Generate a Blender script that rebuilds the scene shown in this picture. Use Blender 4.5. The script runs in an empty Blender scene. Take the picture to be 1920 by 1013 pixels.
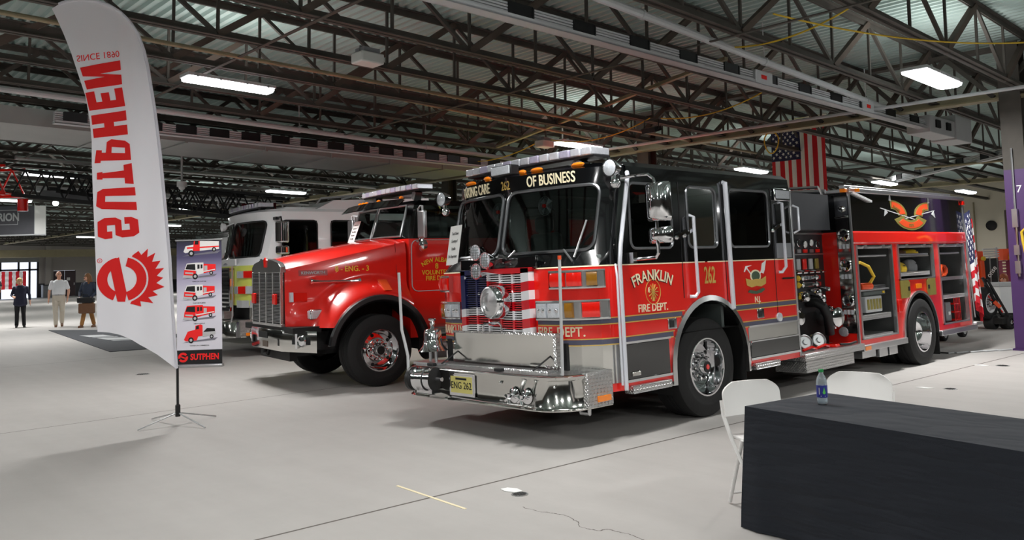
import bpy, bmesh, math, random
from mathutils import Vector, Matrix, Euler
random.seed(7)
R = math.radians
PI = math.pi
SC = bpy.context.scene
COL = SC.collection

# ------------------------------------------------------------------ camera
cam_data = bpy.data.cameras.new('camera')
cam = bpy.data.objects.new('camera', cam_data)
COL.objects.link(cam)
SC.camera = cam
cam_data.sensor_width = 36.0
cam_data.lens = 1565.34 / 1920 * 36.0
cam_data.shift_y = -(506.5 - 395.39) / 1920
cam_data.clip_start = 0.05
cam_data.clip_end = 400
def camera_pose(yaw, pitch, roll, height):
    f = Vector((-math.sin(yaw), math.cos(yaw), 0)); r = Vector((math.cos(yaw), math.sin(yaw), 0)); u = Vector((0, 0, 1))
    f2 = f * math.cos(pitch) + u * math.sin(pitch); u2 = u * math.cos(pitch) - f * math.sin(pitch)
    r3 = r * math.cos(roll) + u2 * math.sin(roll); u3 = u2 * math.cos(roll) - r * math.sin(roll)
    m = Matrix((r3, u3, -f2)).transposed().to_4x4()
    m.translation = Vector((0, 0, height))
    return m
cam.matrix_world = camera_pose(0.832212, 0.0633373, -0.029539, 1.65)

# ------------------------------------------------------------------ world, exposure
world = bpy.data.worlds.new('hall_air'); SC.world = world
world.use_nodes = True
world.node_tree.nodes['Background'].inputs[0].default_value = (0.80, 0.86, 0.95, 1)
world.node_tree.nodes['Background'].inputs[1].default_value = 0.60
SC.view_settings.view_transform = 'Standard'
SC.view_settings.look = 'None'
SC.view_settings.gamma = 1.0
SC.view_settings.exposure = 0.08
LAMP_W = 115.0         # watts of one ceiling fixture
GLOW = 9.0             # brightness of a lit diffuser

# ------------------------------------------------------------------ materials
def srgb(r, g, b):
    f = lambda c: c / 12.92 if c <= 0.04045 else ((c + 0.055) / 1.055) ** 2.4
    return (f(r / 255), f(g / 255), f(b / 255), 1)
class NT:
    def __init__(s, name):
        s.m = bpy.data.materials.new(name); s.m.use_nodes = True
        s.t = s.m.node_tree; s.p = s.t.nodes['Principled BSDF']; s.out = s.t.nodes['Material Output']
    def n(s, kind, **kw):
        nd = s.t.nodes.new(kind)
        for k, v in kw.items():
            if k.startswith('i_'): nd.inputs[k[2:].replace('_', ' ')].default_value = v
            else: setattr(nd, k, v)
        return nd
    def l(s, a, b): s.t.links.new(a, b)
    def math(s, op, a, b=None, clamp=False):
        nd = s.t.nodes.new('ShaderNodeMath'); nd.operation = op; nd.use_clamp = clamp
        for i, v in enumerate((a, b)):
            if v is None: continue
            if isinstance(v, (int, float)): nd.inputs[i].default_value = v
            else: s.l(v, nd.inputs[i])
        return nd.outputs[0]
    def mix(s, fac, a, b):
        nd = s.t.nodes.new('ShaderNodeMix'); nd.data_type = 'RGBA'
        for sock, v in ((nd.inputs[0], fac), (nd.inputs[6], a), (nd.inputs[7], b)):
            if isinstance(v, (int, float, tuple)): sock.default_value = v
            else: s.l(v, sock)
        return nd.outputs[2]
    def xyz(s):
        c = s.n('ShaderNodeTexCoord'); x = s.n('ShaderNodeSeparateXYZ'); s.l(c.outputs['Object'], x.inputs[0])
        return c.outputs['Object'], x.outputs
    def bump(s, h, strength=0.3, dist=0.01):
        b = s.n('ShaderNodeBump'); b.inputs['Strength'].default_value = strength; b.inputs['Distance'].default_value = dist
        s.l(h, b.inputs['Height']); s.l(b.outputs[0], s.p.inputs['Normal'])
def pm(name, rgb, rough=0.5, metal=0.0, var=0.12, scale=6.0, coat=0.0, bump=0.0, spec=0.5, emit=None, estr=0.0, alpha=1.0):
    k = NT(name); c = srgb(*rgb)
    co, _ = k.xyz()
    if var or bump:
        nz = k.n('ShaderNodeTexNoise'); nz.inputs['Scale'].default_value = scale; nz.inputs['Detail'].default_value = 5
        k.l(co, nz.inputs['Vector'])
    if var:
        a = tuple(x * (1 - var) for x in c[:3]) + (1,); b = tuple(min(1, x * (1 + var)) for x in c[:3]) + (1,)
        k.l(k.mix(nz.outputs['Fac'], a, b), k.p.inputs['Base Color'])
    else: k.p.inputs['Base Color'].default_value = c
    if bump: k.bump(nz.outputs['Fac'], bump)
    k.p.inputs['Roughness'].default_value = rough; k.p.inputs['Metallic'].default_value = metal
    k.p.inputs['Coat Weight'].default_value = coat; k.p.inputs['Coat Roughness'].default_value = 0.06
    k.p.inputs['Specular IOR Level'].default_value = spec
    if emit: k.p.inputs['Emission Color'].default_value = srgb(*emit); k.p.inputs['Emission Strength'].default_value = estr
    return k.m
def glass_mat(name, tint, clear=0.6, rough=0.03, refract_white=0.0):
    k = NT(name)
    tr = k.n('ShaderNodeBsdfTransparent'); tr.inputs[0].default_value = tuple(c * clear for c in srgb(*tint)[:3]) + (1,)
    gl = k.n('ShaderNodeBsdfGlossy'); gl.inputs['Roughness'].default_value = rough; gl.inputs[0].default_value = (1, 1, 1, 1)
    fr = k.n('ShaderNodeFresnel'); fr.inputs[0].default_value = 1.5
    ms = k.n('ShaderNodeMixShader'); k.l(fr.outputs[0], ms.inputs[0]); k.l(tr.outputs[0], ms.inputs[1]); k.l(gl.outputs[0], ms.inputs[2])
    sh = ms.outputs[0]
    if refract_white:  # white diffuse mixed in stands for light refracted by the glass
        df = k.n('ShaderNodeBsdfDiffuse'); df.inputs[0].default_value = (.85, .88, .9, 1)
        m2 = k.n('ShaderNodeMixShader'); m2.inputs[0].default_value = refract_white; k.l(sh, m2.inputs[1]); k.l(df.outputs[0], m2.inputs[2]); sh = m2.outputs[0]
    k.l(sh, k.out.inputs[0]); k.t.nodes.remove(k.p)
    return k.m
def tread_mat(name, rgb=(205, 205, 205), scale=44.0):
    k = NT(name); co, x = k.xyz()
    def diag(sgn, ph):
        # diagonal bars that alternate direction, in the two widest axes
        u = k.math('ADD', k.math('ADD', x[0], x[1]), 0.0); v = x[2]
        a = k.math('SINE', k.math('MULTIPLY', k.math('ADD', u, k.math('MULTIPLY', k.math('ADD', v, x[1]), sgn)), scale * 4.4))
        return k.math('POWER', k.math('MAXIMUM', a, 0.0), 2.0)
    ck = k.n('ShaderNodeTexChecker'); ck.inputs['Scale'].default_value = scale * 1.0; k.l(co, ck.inputs['Vector'])
    h = k.math('ADD', k.math('MULTIPLY', diag(1, 0), ck.outputs['Fac']), k.math('MULTIPLY', diag(-1, 0), k.math('SUBTRACT', 1.0, ck.outputs['Fac'])))
    k.bump(h, 0.9, 0.012)
    k.p.inputs['Base Color'].default_value = srgb(*rgb); k.p.inputs['Metallic'].default_value = 1; k.p.inputs['Roughness'].default_value = 0.3
    return k.m
M = {}
M['red'] = pm('fire_engine_red_paint', (240, 30, 18), 0.28, coat=1.0, var=0.03)
M['dkred'] = pm('dark_red_paint', (170, 14, 18), 0.35, coat=0.6, var=0.04)
M['black'] = pm('gloss_black_paint', (9, 10, 12), 0.14, coat=1.0, var=0.05)
M['lime'] = pm('lime_yellow_paint', (222, 232, 108), 0.3, coat=0.8, var=0.03)
M['white'] = pm('white_paint', (236, 238, 240), 0.3, coat=0.5, var=0.03)
M['chrome'] = pm('chrome', (226, 226, 228), 0.07, 1.0, var=0.02)
M['satin'] = pm('satin_chrome', (214, 214, 214), 0.24, 1.0, var=0.04)
M['bar'] = pm('bright_grab_rail', (226, 229, 238), 0.25, 0.35, var=0.03)
M['steel'] = pm('polished_steel', (205, 204, 200), 0.11, 1.0, var=0.05, scale=3)
M['alu'] = pm('brushed_aluminium', (205, 206, 208), 0.33, 1.0, var=0.06, scale=20)
M['galv'] = pm('galvanised_pipe', (176, 178, 176), 0.42, 0.8, var=0.15, scale=8)
M['tread'] = tread_mat('diamond_plate')
M['rubber'] = pm('tyre_rubber', (24, 24, 25), 0.75, var=0.25, scale=30, bump=0.15)
M['plastic'] = pm('black_plastic', (20, 20, 22), 0.45, var=0.1)
M['dark'] = pm('dark_underbody', (14, 14, 15), 0.7, var=0.2)
M['inner'] = pm('cab_trim_grey', (84, 92, 90), 0.7, var=0.15)
M['grey'] = pm('grey_enamel', (128, 130, 134), 0.5, var=0.08)
M['ltgrey'] = pm('light_grey_enamel', (190, 192, 194), 0.5, var=0.06)
M['glass'] = glass_mat('tinted_cab_glass', (190, 205, 202), 0.85)
M['clearglass'] = glass_mat('clear_glass', (235, 245, 250), 0.97, refract_white=0.22)
M['privacy'] = glass_mat('dark_side_glass', (130, 140, 140), 0.42)
M['lampred'] = pm('red_lens', (226, 26, 14), 0.15, coat=1.0, var=0.1, scale=40, emit=(230, 20, 8), estr=0.04)
M['amber'] = pm('amber_lens', (240, 130, 20), 0.15, coat=1.0, var=0.1, scale=40, emit=(240, 120, 10), estr=0.10)
M['amberdim'] = pm('unlit_amber_lens', (150, 104, 30), 0.15, coat=1.0, var=0.15, scale=40)
M['lens'] = pm('clear_lens', (212, 217, 224), 0.12, 0.2, var=0.25, scale=60, coat=1.0)
M['gold'] = pm('gold_leaf', (224, 188, 100), 0.4, 0.35, var=0.1, scale=30)
M['yellow'] = pm('yellow_lettering', (246, 206, 50), 0.45, var=0.05)
M['cream'] = pm('pale_gold_lettering', (250, 236, 200), 0.4, var=0.06)
M['band'] = pm('slate_blue_stripe', (84, 84, 104), 0.4, var=0.05)
M['rust'] = pm('rusty_steel', (78, 74, 69), 0.75, 0.1, var=0.45, scale=3.0, bump=0.1)
M['rustred'] = pm('red_rust_steel', (94, 82, 74), 0.8, 0.1, var=0.4, scale=4.0, bump=0.1)
M['conduit'] = pm('painted_conduit', (150, 140, 112), 0.5, 0.3, var=0.2, scale=4)
M['duct'] = pm('sheet_metal_duct', (158, 160, 158), 0.5, 0.15, var=0.12, scale=2)
M['blackcloth'] = pm('black_tablecloth', (34, 37, 42), 0.85, var=0.15, scale=60, spec=0.3, bump=0.05)
M['chair'] = pm('white_chair_plastic', (240, 238, 236), 0.4, var=0.02)
M['orange'] = pm('orange_paint', (228, 78, 28), 0.4, var=0.06)
M['olive'] = pm('olive_brass_plate', (150, 140, 70), 0.4, 0.3, var=0.15, scale=20)
M['hoseyellow'] = pm('yellow_hose', (214, 178, 40), 0.6, var=0.12, scale=12)
M['purple'] = pm('purple_column_paint', (70, 42, 92), 0.5, var=0.1)
M['maroon'] = pm('maroon_paint', (122, 20, 56), 0.45, var=0.08)
M['paper'] = pm('white_paper', (238, 238, 236), 0.8, var=0.02)
M['ink'] = pm('black_ink', (18, 18, 20), 0.7, var=0.0)
M['flagred'] = pm('flag_red_cloth', (200, 24, 40), 0.8, var=0.06, scale=20)
M['flagwhite'] = pm('flag_white_cloth', (226, 226, 228), 0.8, var=0.04, scale=20)
M['flagblue'] = pm('flag_blue_cloth', (36, 40, 78), 0.8, var=0.08, scale=20)
M['skin'] = pm('skin', (214, 160, 134), 0.55, var=0.06, scale=12)
def light_mat(name, rgb, s):
    return pm(name, rgb, 0.4, var=0.0, emit=rgb, estr=s)
M['tube'] = light_mat('lit_diffuser', (250, 252, 255), GLOW)
M['unlit'] = pm('unlit_diffuser', (214, 218, 214), 0.4, var=0.04)

# ------------------------------------------------------------------ mesh builder
class MB:
    def __init__(s, xf=None): s.v = []; s.f = []; s.mi = []; s.xf = xf
    def add(s, vs, fs, m=0):
        o = len(s.v)
        s.v += [Vector(p) for p in vs]
        for f in fs: s.f.append([i + o for i in f]); s.mi.append(m)
        return s
    def box(s, x0, x1, y0, y1, z0, z1, m=0):
        vs = [(x, y, z) for z in (z0, z1) for y in (y0, y1) for x in (x0, x1)]
        return s.add(vs, [(0, 2, 3, 1), (4, 5, 7, 6), (0, 1, 5, 4), (2, 6, 7, 3), (0, 4, 6, 2), (1, 3, 7, 5)], m)
    def obox(s, c, size, mat, m=0):
        c = Vector(c); h = [d / 2 for d in size]
        vs = [c + mat @ Vector((x * h[0], y * h[1], z * h[2])) for z in (-1, 1) for y in (-1, 1) for x in (-1, 1)]
        return s.add(vs, [(0, 2, 3, 1), (4, 5, 7, 6), (0, 1, 5, 4), (2, 6, 7, 3), (0, 4, 6, 2), (1, 3, 7, 5)], m)
    def beam(s, p0, p1, w, h, m=0, up=(0, 0, 1)):
        p0 = Vector(p0); p1 = Vector(p1); d = (p1 - p0); L = d.length; d.normalize()
        a = d.cross(Vector(up))
        if a.length < 1e-4: a = d.cross(Vector((1, 0, 0)))
        a.normalize(); b = a.cross(d)
        return s.obox((p0 + p1) / 2, (w, L, h), Matrix((a, d, b)).transposed(), m)
    def lathe(s, prof, org, axis, n=20, m=0, mfun=None, cap=True):
        org = Vector(org); ax = Vector(axis).normalized()
        a = ax.orthogonal().normalized(); b = ax.cross(a)
        vs = []; fs = []
        for (r, t) in prof:
            for k in range(n):
                th = 2 * PI * k / n
                vs.append(org + ax * t + (a * math.cos(th) + b * math.sin(th)) * r)
        o = len(s.v); s.v += vs
        for i in range(len(prof) - 1):
            for k in range(n):
                k2 = (k + 1) % n
                s.f.append([o + i * n + k, o + i * n + k2, o + (i + 1) * n + k2, o + (i + 1) * n + k]); s.mi.append(mfun(i) if mfun else m)
        for i, fl in ((0, True), (len(prof) - 1, False)):
            if cap and prof[i][0] > 1e-6:
                ring = [o + i * n + k for k in range(n)]
                s.f.append(ring[::-1] if fl else ring); s.mi.append(mfun(min(i, len(prof) - 2)) if mfun else m)
        return s
    def cyl(s, p0, p1, r0, r1=None, n=14, m=0):
        p0 = Vector(p0); p1 = Vector(p1); L = (p1 - p0).length
        return s.lathe([(r0, 0), (r0 if r1 is None else r1, L)], p0, p1 - p0, n, m)
    def tube(s, pts, r, n=8, m=0, closed=False, rad=None):
        P = [Vector(p) for p in pts]; N = len(P); o = len(s.v)
        d0 = (P[1] - P[0]).normalized(); a = d0.orthogonal().normalized()
        for i in range(N):
            if closed: d = (P[(i + 1) % N] - P[i - 1]).normalized()
            else: d = (P[min(i + 1, N - 1)] - P[max(i - 1, 0)]).normalized()
            a = (a - d * a.dot(d)).normalized(); b = d.cross(a); rr = rad[i] if rad else r
            for k in range(n):
                th = 2 * PI * k / n; s.v.append(P[i] + (a * math.cos(th) + b * math.sin(th)) * rr)
        for i in range(N if closed else N - 1):
            j = (i + 1) % N
            for k in range(n):
                k2 = (k + 1) % n
                s.f.append([o + i * n + k, o + i * n + k2, o + j * n + k2, o + j * n + k]); s.mi.append(m)
        if not closed:
            s.f.append([o + k for k in range(n)][::-1]); s.f.append([o + (N - 1) * n + k for k in range(n)]); s.mi += [m, m]
        return s
    def loft(s, rows, m=0, mfun=None, skip=None, closed=False):
        o = len(s.v); nc = len(rows[0])
        for r in rows: s.v += [Vector(p) for p in r]
        for i in range(len(rows) - 1):
            for k in range(nc if closed else nc - 1):
                if skip and skip(i, k): continue
                k2 = (k + 1) % nc
                s.f.append([o + i * nc + k, o + i * nc + k2, o + (i + 1) * nc + k2, o + (i + 1) * nc + k]); s.mi.append(mfun(i, k) if mfun else m)
        return s
    def prism(s, poly, fn, w0, w1, m=0):
        n = len(poly); o = len(s.v)
        s.v += [Vector(fn(u, v, w0)) for u, v in poly] + [Vector(fn(u, v, w1)) for u, v in poly]
        s.f.append([o + i for i in range(n)][::-1]); s.f.append([o + n + i for i in range(n)]); s.mi += [m, m]
        for i in range(n):
            j = (i + 1) % n; s.f.append([o + i, o + j, o + n + j, o + n + i]); s.mi.append(m)
        return s
    def ball(s, c, r, n=12, m=0, sq=(1, 1, 1)):
        c = Vector(c); rows = []
        for i in range(n // 2 + 1):
            ph = PI * i / (n // 2)
            rows.append([c + Vector((math.sin(ph) * math.cos(2 * PI * k / n) * r * sq[0], math.sin(ph) * math.sin(2 * PI * k / n) * r * sq[1], -math.cos(ph) * r * sq[2])) for k in range(n)])
        return s.loft(rows, m, closed=True)
    def text(s, body, size, fn, depth=0.003, bold=0.0, wide=1.0, m=0, align='CENTER', arc=0.0, slant=0.0, space=1.0, cuts=None):
        vs, fs = glyphs(body, bold, align, slant, space)
        if cuts: vs, fs = cut_mesh(vs, fs, cuts[0] / size, cuts[1] / size / max(wide, 1e-3))
        out = []
        for x, y, z in vs:
            u, v = x * size * wide, y * size
            if arc:
                a = u / arc; u, v = math.sin(a) * (arc + v), math.cos(a) * (arc + v) - arc
            out.append(fn(u, v, z * depth))
        return s.add(out, fs, m)
    def build_each(s, name, mats, parent=None, **kw):
        # one object for every separate piece of the mesh
        par = {}
        def find(a):
            while par.setdefault(a, a) != a: par[a] = par[par[a]]; a = par[a]
            return a
        key = [tuple(round(c, 4) for c in p) for p in s.v]
        for f in s.f:
            r = find(key[f[0]])
            for i in f[1:]: par[find(key[i])] = r
        grp = {}
        for f, m in zip(s.f, s.mi): grp.setdefault(find(key[f[0]]), []).append((f, m))
        for fl in grp.values():
            q = MB(s.xf); ix = {}
            for f, m in fl:
                for i in f:
                    if i not in ix: ix[i] = len(q.v); q.v.append(s.v[i])
                q.f.append([ix[i] for i in f]); q.mi.append(m)
            o = q.build(name, mats, parent, **kw)
        return o
    def build(s, name, mats, parent=None, label=None, cat=None, group=None, kind=None, bevel=0.0, sharp=35, flat=False, sub=0):
        me = bpy.data.meshes.new(name)
        vs = [s.xf @ p for p in s.v] if s.xf else s.v
        me.from_pydata([tuple(p) for p in vs], [], s.f)
        if not isinstance(mats, (list, tuple)): mats = [mats]
        for q in mats: me.materials.append(M[q] if isinstance(q, str) else q)
        me.polygons.foreach_set('material_index', s.mi)
        bm = bmesh.new(); bm.from_mesh(me); bmesh.ops.recalc_face_normals(bm, faces=bm.faces); bm.to_mesh(me); bm.free()
        if not flat:
            me.polygons.foreach_set('use_smooth', [True] * len(me.polygons)); me.set_sharp_from_angle(angle=R(sharp))
        ob = bpy.data.objects.new(name, me); COL.objects.link(ob)
        if parent: ob.parent = parent
        if bevel:
            b = ob.modifiers.new('bevel', 'BEVEL'); b.width = bevel; b.segments = 2; b.limit_method = 'ANGLE'; b.angle_limit = R(40); b.harden_normals = False
        if sub:
            q = ob.modifiers.new('subd', 'SUBSURF'); q.levels = sub; q.render_levels = sub
        return tag(ob, label, cat, group, kind)
def tag(o, label=None, cat=None, group=None, kind=None):
    if label: o['label'] = label
    if cat: o['category'] = cat
    if group: o['group'] = group
    if kind: o['kind'] = kind
    return o
def thing(name, label, cat, loc=(0, 0, 0), rz=0.0, group=None, rot=None):
    o = bpy.data.objects.new(name, None); COL.objects.link(o); o.empty_display_size = 0.2
    o.location = loc; o.rotation_euler = rot if rot else (0, 0, rz)
    return tag(o, label, cat, group)
def copy_tree(o, parent=None, loc=None, rz=None, label=None):
    c = o.copy(); COL.objects.link(c); c.parent = parent
    if loc is not None: c.location = loc
    if rz is not None: c.rotation_euler = (0, 0, rz)
    if label: c['label'] = label
    for ch in KIDS.get(o.name, [x for x in bpy.data.objects if x.parent == o]): copy_tree(ch, c)
    return c
KIDS = {}
_glyph_cache = {}
def glyphs(body, bold, align, slant, space):
    key = (body, bold, align, slant, space)
    if key in _glyph_cache: return _glyph_cache[key]
    cu = bpy.data.curves.new('lettering', 'FONT'); cu.body = body; cu.align_x = align; cu.align_y = 'CENTER'
    cu.offset = bold; cu.shear = slant; cu.extrude = 0.5; cu.resolution_u = 3; cu.space_character = space
    ob = bpy.data.objects.new('lettering', cu); COL.objects.link(ob)
    dg = bpy.context.evaluated_depsgraph_get(); ev = ob.evaluated_get(dg); me = ev.to_mesh()
    r = ([tuple(v.co) for v in me.vertices], [list(p.vertices) for p in me.polygons])
    ev.to_mesh_clear(); bpy.data.objects.remove(ob); bpy.data.curves.remove(cu)
    _glyph_cache[key] = r
    return r
def cut_mesh(vs, fs, su, sv):
    bm = bmesh.new(); bv = [bm.verts.new(v) for v in vs]
    for f in fs:
        try: bm.faces.new([bv[i] for i in f])
        except ValueError: pass
    for ax, st in ((0, su), (1, sv)):
        if not st: continue
        lo = min(v.co[ax] for v in bm.verts); hi = max(v.co[ax] for v in bm.verts); t = lo + st
        while t < hi:
            co = Vector((0, 0, 0)); co[ax] = t; no = Vector((0, 0, 0)); no[ax] = 1
            bmesh.ops.bisect_plane(bm, geom=bm.verts[:] + bm.edges[:] + bm.faces[:], plane_co=co, plane_no=no); t += st
    bm.verts.index_update()
    r = ([tuple(v.co) for v in bm.verts], [[v.index for v in f.verts] for f in bm.faces]); bm.free()
    return r
def lerp(a, b, t): return a + (b - a) * t
def smooth(t): t = max(0, min(1, t)); return t * t * (3 - 2 * t)
def rrect(u0, u1, v0, v1, r, n=4):
    P = []
    for cx, cy, a0 in ((u1 - r, v1 - r, 0), (u0 + r, v1 - r, 90), (u0 + r, v0 + r, 180), (u1 - r, v0 + r, 270)):
        for k in range(n + 1):
            a = R(a0 + 90 * k / n); P.append((cx + r * math.cos(a), cy + r * math.sin(a)))
    return P
# ------------------------------------------------------------------ floor, walls, ceiling
def concrete():
    k = NT('concrete_floor'); co, x = k.xyz()
    n1 = k.n('ShaderNodeTexNoise', i_Scale=0.22, i_Detail=6.0); k.l(co, n1.inputs['Vector'])
    n2 = k.n('ShaderNodeTexNoise', i_Scale=3.0, i_Detail=8.0, i_Roughness=0.7); k.l(co, n2.inputs['Vector'])
    mp = k.n('ShaderNodeMapping'); mp.inputs['Scale'].default_value = (0.5, 5.0, 1); mp.inputs['Rotation'].default_value = (0, 0, 0.7); k.l(co, mp.inputs[0])
    n3 = k.n('ShaderNodeTexNoise', i_Scale=0.9, i_Detail=6.0); k.l(mp.outputs[0], n3.inputs['Vector'])
    a = k.mix(n1.outputs['Fac'], srgb(166, 162, 159), srgb(190, 186, 183))
    t = k.math('ADD', k.math('MULTIPLY', n2.outputs['Fac'], 0.5), k.math('MULTIPLY', n3.outputs['Fac'], 0.5))
    b = k.mix(t, srgb(150, 146, 143), srgb(202, 198, 195))
    c = k.mix(0.5, a, b)
    # saw-cut joints: one line along the trucks, others across
    d1 = k.math('ABSOLUTE', k.math('ADD', k.math('SUBTRACT', x[0], k.math('MULTIPLY', x[1], 0.042)), 5.08))
    w = k.math('LESS_THAN', d1, 0.011)
    fx = k.math('ABSOLUTE', k.math('SUBTRACT', k.math('FRACT', k.math('DIVIDE', k.math('ADD', x[0], 82.6), 7.6)), 0.5))
    far = k.math('MULTIPLY', k.math('LESS_THAN', fx, 0.0012), k.math('LESS_THAN', x[0], -10.0))
    j = k.math('MAXIMUM', w, far)
    # hairline crack
    nz = k.n('ShaderNodeTexNoise', i_Scale=2.5, i_Detail=8.0); k.l(co, nz.inputs['Vector'])
    cr = k.math('ABSOLUTE', k.math('SUBTRACT', x[1], k.math('ADD', 3.72, k.math('MULTIPLY', nz.outputs['Fac'], 0.4))))
    crm = k.math('MULTIPLY', k.math('LESS_THAN', cr, 0.004), k.math('LESS_THAN', k.math('ABSOLUTE', k.math('ADD', x[0], 3.65)), 0.62))
    j = k.math('MAXIMUM', j, crm)
    k.l(k.mix(j, c, srgb(92, 86, 80)), k.p.inputs['Base Color'])
    k.p.inputs['Roughness'].default_value = 0.62; k.p.inputs['Specular IOR Level'].default_value = 0.3
    k.bump(n2.outputs['Fac'], 0.08, 0.01)
    return k.m
M['concrete'] = concrete()
M['deck'] = pm('corrugated_roof_deck', (172, 190, 186), 0.6, 0.2, var=0.14, scale=0.8)
M['wallgrey'] = pm('taupe_wall', (176, 170, 164), 0.8, var=0.06, scale=0.6)
M['wallcream'] = pm('cream_block_wall', (206, 198, 180), 0.8, var=0.05, scale=1.5)
M['walldark'] = pm('dark_wainscot', (52, 50, 56), 0.6, var=0.1)
M['doorbrown'] = pm('dark_brown_door', (66, 48, 52), 0.5, var=0.08)
M['daylight'] = light_mat('daylit_glazing', (232, 240, 255), 1.3)

MB().box(-82, 34, -26, 38, -0.12, 0, 0).build('floor', 'concrete', kind='structure', label='pale grey concrete floor', flat=True)
CX = Matrix(((1, -0.05, 0, 0), (0, 0.9985, 0.025, 0), (0, -0.025, 0.9997, 4.6), (0, 0, 0, 1)))   # the roof falls slightly towards the far end
DEPTH = 0.95
d = MB(CX); pitch = 0.16; prof = []
y = -27.0
while y < 40:
    prof += [(y, DEPTH), (y + 0.05, DEPTH), (y + 0.07, DEPTH + 0.05), (y + 0.14, DEPTH + 0.05)]; y += pitch
d.loft([[(-84, p, z) for p, z in prof], [(34, p, z) for p, z in prof]])
d.build('ceiling', 'deck', kind='structure', label='grey corrugated steel roof deck', flat=True)

w = MB()
for y0, y1, z0, z1 in ((-26, 11.6, 0, 5.7), (17.62, 18.72, 0, 5.7), (20.45, 38, 0, 5.7), (11.6, 17.62, 3.0, 5.7), (18.72, 20.45, 2.2, 5.7)):
    w.box(-78.3, -78, y0, y1, max(z0, 1.15 if z0 == 0 else 0), z1, 0)
    if z0 == 0: w.box(-78.3, -77.97, y0, y1, 0, 1.15, 1)
w.box(-78.0, -77.6, 18.05, 18.45, 0, 5.2, 0)
w.build('wall_left', ['wallgrey', 'walldark'], kind='structure', label='taupe far wall with dark wainscot', flat=True)
MB().box(-82, 34, 37, 37.3, 0, 5, 0).build('wall_back', 'wallcream', kind='structure', label='cream painted far wall', flat=True)
MB().box(33, 33.3, -26, 38, 0, 6, 0).build('wall_right', 'wallgrey', kind='structure', flat=True)
MB().box(-82, 34, -26.3, -26, 0, 6, 0).build('wall_front', 'wallgrey', kind='structure', flat=True)
dr = MB()
for a, b in ((18.74, 19.57), (19.6, 20.43)): dr.box(-78.12, -78.05, a, b, 0.02, 2.18, 0)
dr.box(-78.05, -78.02, 20.3, 20.34, 0.95, 1.15, 1); dr.box(-78.05, -78.03, 19.75, 20.0, 1.35, 1.6, 2)
dr.build('door_1', ['doorbrown', 'alu', 'paper'], kind='structure', label='dark brown double door in far wall', flat=True)
g = MB(); g.box(-78.2, -78.15, 11.6, 17.62, 0, 3.0, 0).build('window_1', 'daylight', kind='structure', label='daylit glazed entrance doors', flat=True)
g = MB()
for yy in (11.66, 13.3, 14.85, 16.15, 16.95, 17.56): g.box(-78.15, -78.0, yy - 0.07, yy + 0.07, 0, 3, 0)
g.box(-78.15, -78.0, 11.6, 17.62, 2.25, 2.4, 0); g.box(-78.1, -77.9, 11.6, 17.62, 2.95, 3.25, 1)
g.build('trim_1', ['walldark', 'duct'], kind='structure', label='dark mullions of the entrance doors', flat=True)
MB().box(-74.5, -74.0, -20, 34, 3.25, 3.85, 0).build('trim_2', 'conduit', kind='structure', label='yellowish beam above the entrance doors', flat=True)

# ------------------------------------------------------------------ roof steel
def cthing(name, label, cat, x=0, y=0, z=0, group=None):
    o = thing(name, label, cat, group=group); o.matrix_world = CX @ Matrix.Translation((x, y, z)); return o
TL = 'rusty open web roof joist under the corrugated deck'
TG = 'parallel open web roof joists'
bot = top = None; diag = {}; random.seed(3)
def joist(x, near):
    global bot, top
    t = cthing('roof_joist', TL, 'roof joist', x, 0, 0, TG)
    if bot is None:
        b = MB(); b.box(-0.075, -0.01, -26, 37, 0, 0.014).box(0.01, 0.075, -26, 37, 0, 0.014).box(-0.022, -0.008, -26, 37, 0, 0.09).box(0.008, 0.022, -26, 37, 0, 0.09)
        bot = b.build('bottom_chord', 'rust', t, flat=True).data
        b = MB(); b.box(-0.07, 0.07, -26, 37, DEPTH - 0.02, DEPTH - 0.002).box(-0.02, -0.006, -26, 37, DEPTH - 0.1, DEPTH - 0.02).box(0.006, 0.02, -26, 37, DEPTH - 0.1, DEPTH - 0.02)
        top = b.build('top_chord', 'rust', t, flat=True).data
        for kind, (dy, ww) in dict(heavy=(0.62, 0.085), up=(-0.62, 0.05), vert=(0.0, 0.035)).items():
            diag[kind] = MB().beam((0, -dy / 1, 0.03), (0, dy / 1 if dy else 0.001, DEPTH - 0.03), ww, ww * 0.9, 0, (1, 0, 0)).build('diagonal' if dy else 'web_post', 'rust' if kind != 'heavy' else 'rustred', t, flat=True)
            bpy.data.objects.remove(diag[kind]) if False else None
        far = MB(); y = -20.0
        while y < 36:
            far.beam((0, y, 0.03), (0, y + 1.1, DEPTH - 0.03), 0.07, 0.06, 0, (1, 0, 0)).beam((0, y + 1.1, DEPTH - 0.03), (0, y + 2.2, 0.03), 0.05, 0.05, 0, (1, 0, 0)); y += 2.2
        diag['far'] = far
        for kind in ('heavy', 'up', 'vert'):
            o = diag[kind]; me = o.data; nm = o.name.split('.')[0]; bpy.data.objects.remove(o); diag[kind] = (nm, me)
        fo = far.build('web', 'rust', t, flat=True); diag['far'] = fo.data; bpy.data.objects.remove(fo)
    else:
        for nm, me in (('bottom_chord', bot), ('top_chord', top)):
            o = bpy.data.objects.new(nm, me); COL.objects.link(o); o.parent = t
    if near:
        y = 2.4 + random.uniform(-.3, .3)
        while y < 24:
            for kind, dy in (('heavy', 0.0), ('vert', 0.62), ('up', 1.24), ('vert', 1.86)):
                nm, me = diag[kind]; o = bpy.data.objects.new(nm, me); COL.objects.link(o); o.parent = t; o.location = (0, y + dy, 0)
            y += 2.48
    else:
        o = bpy.data.objects.new('web', diag['far']); COL.objects.link(o); o.parent = t; o.location = (0, random.uniform(-.6, .6), 0)
JX = [-3.9 - 1.43 * k for k in range(-4, 22)]
for k, x in enumerate(JX): joist(x, 1 <= k <= 11)
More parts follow.
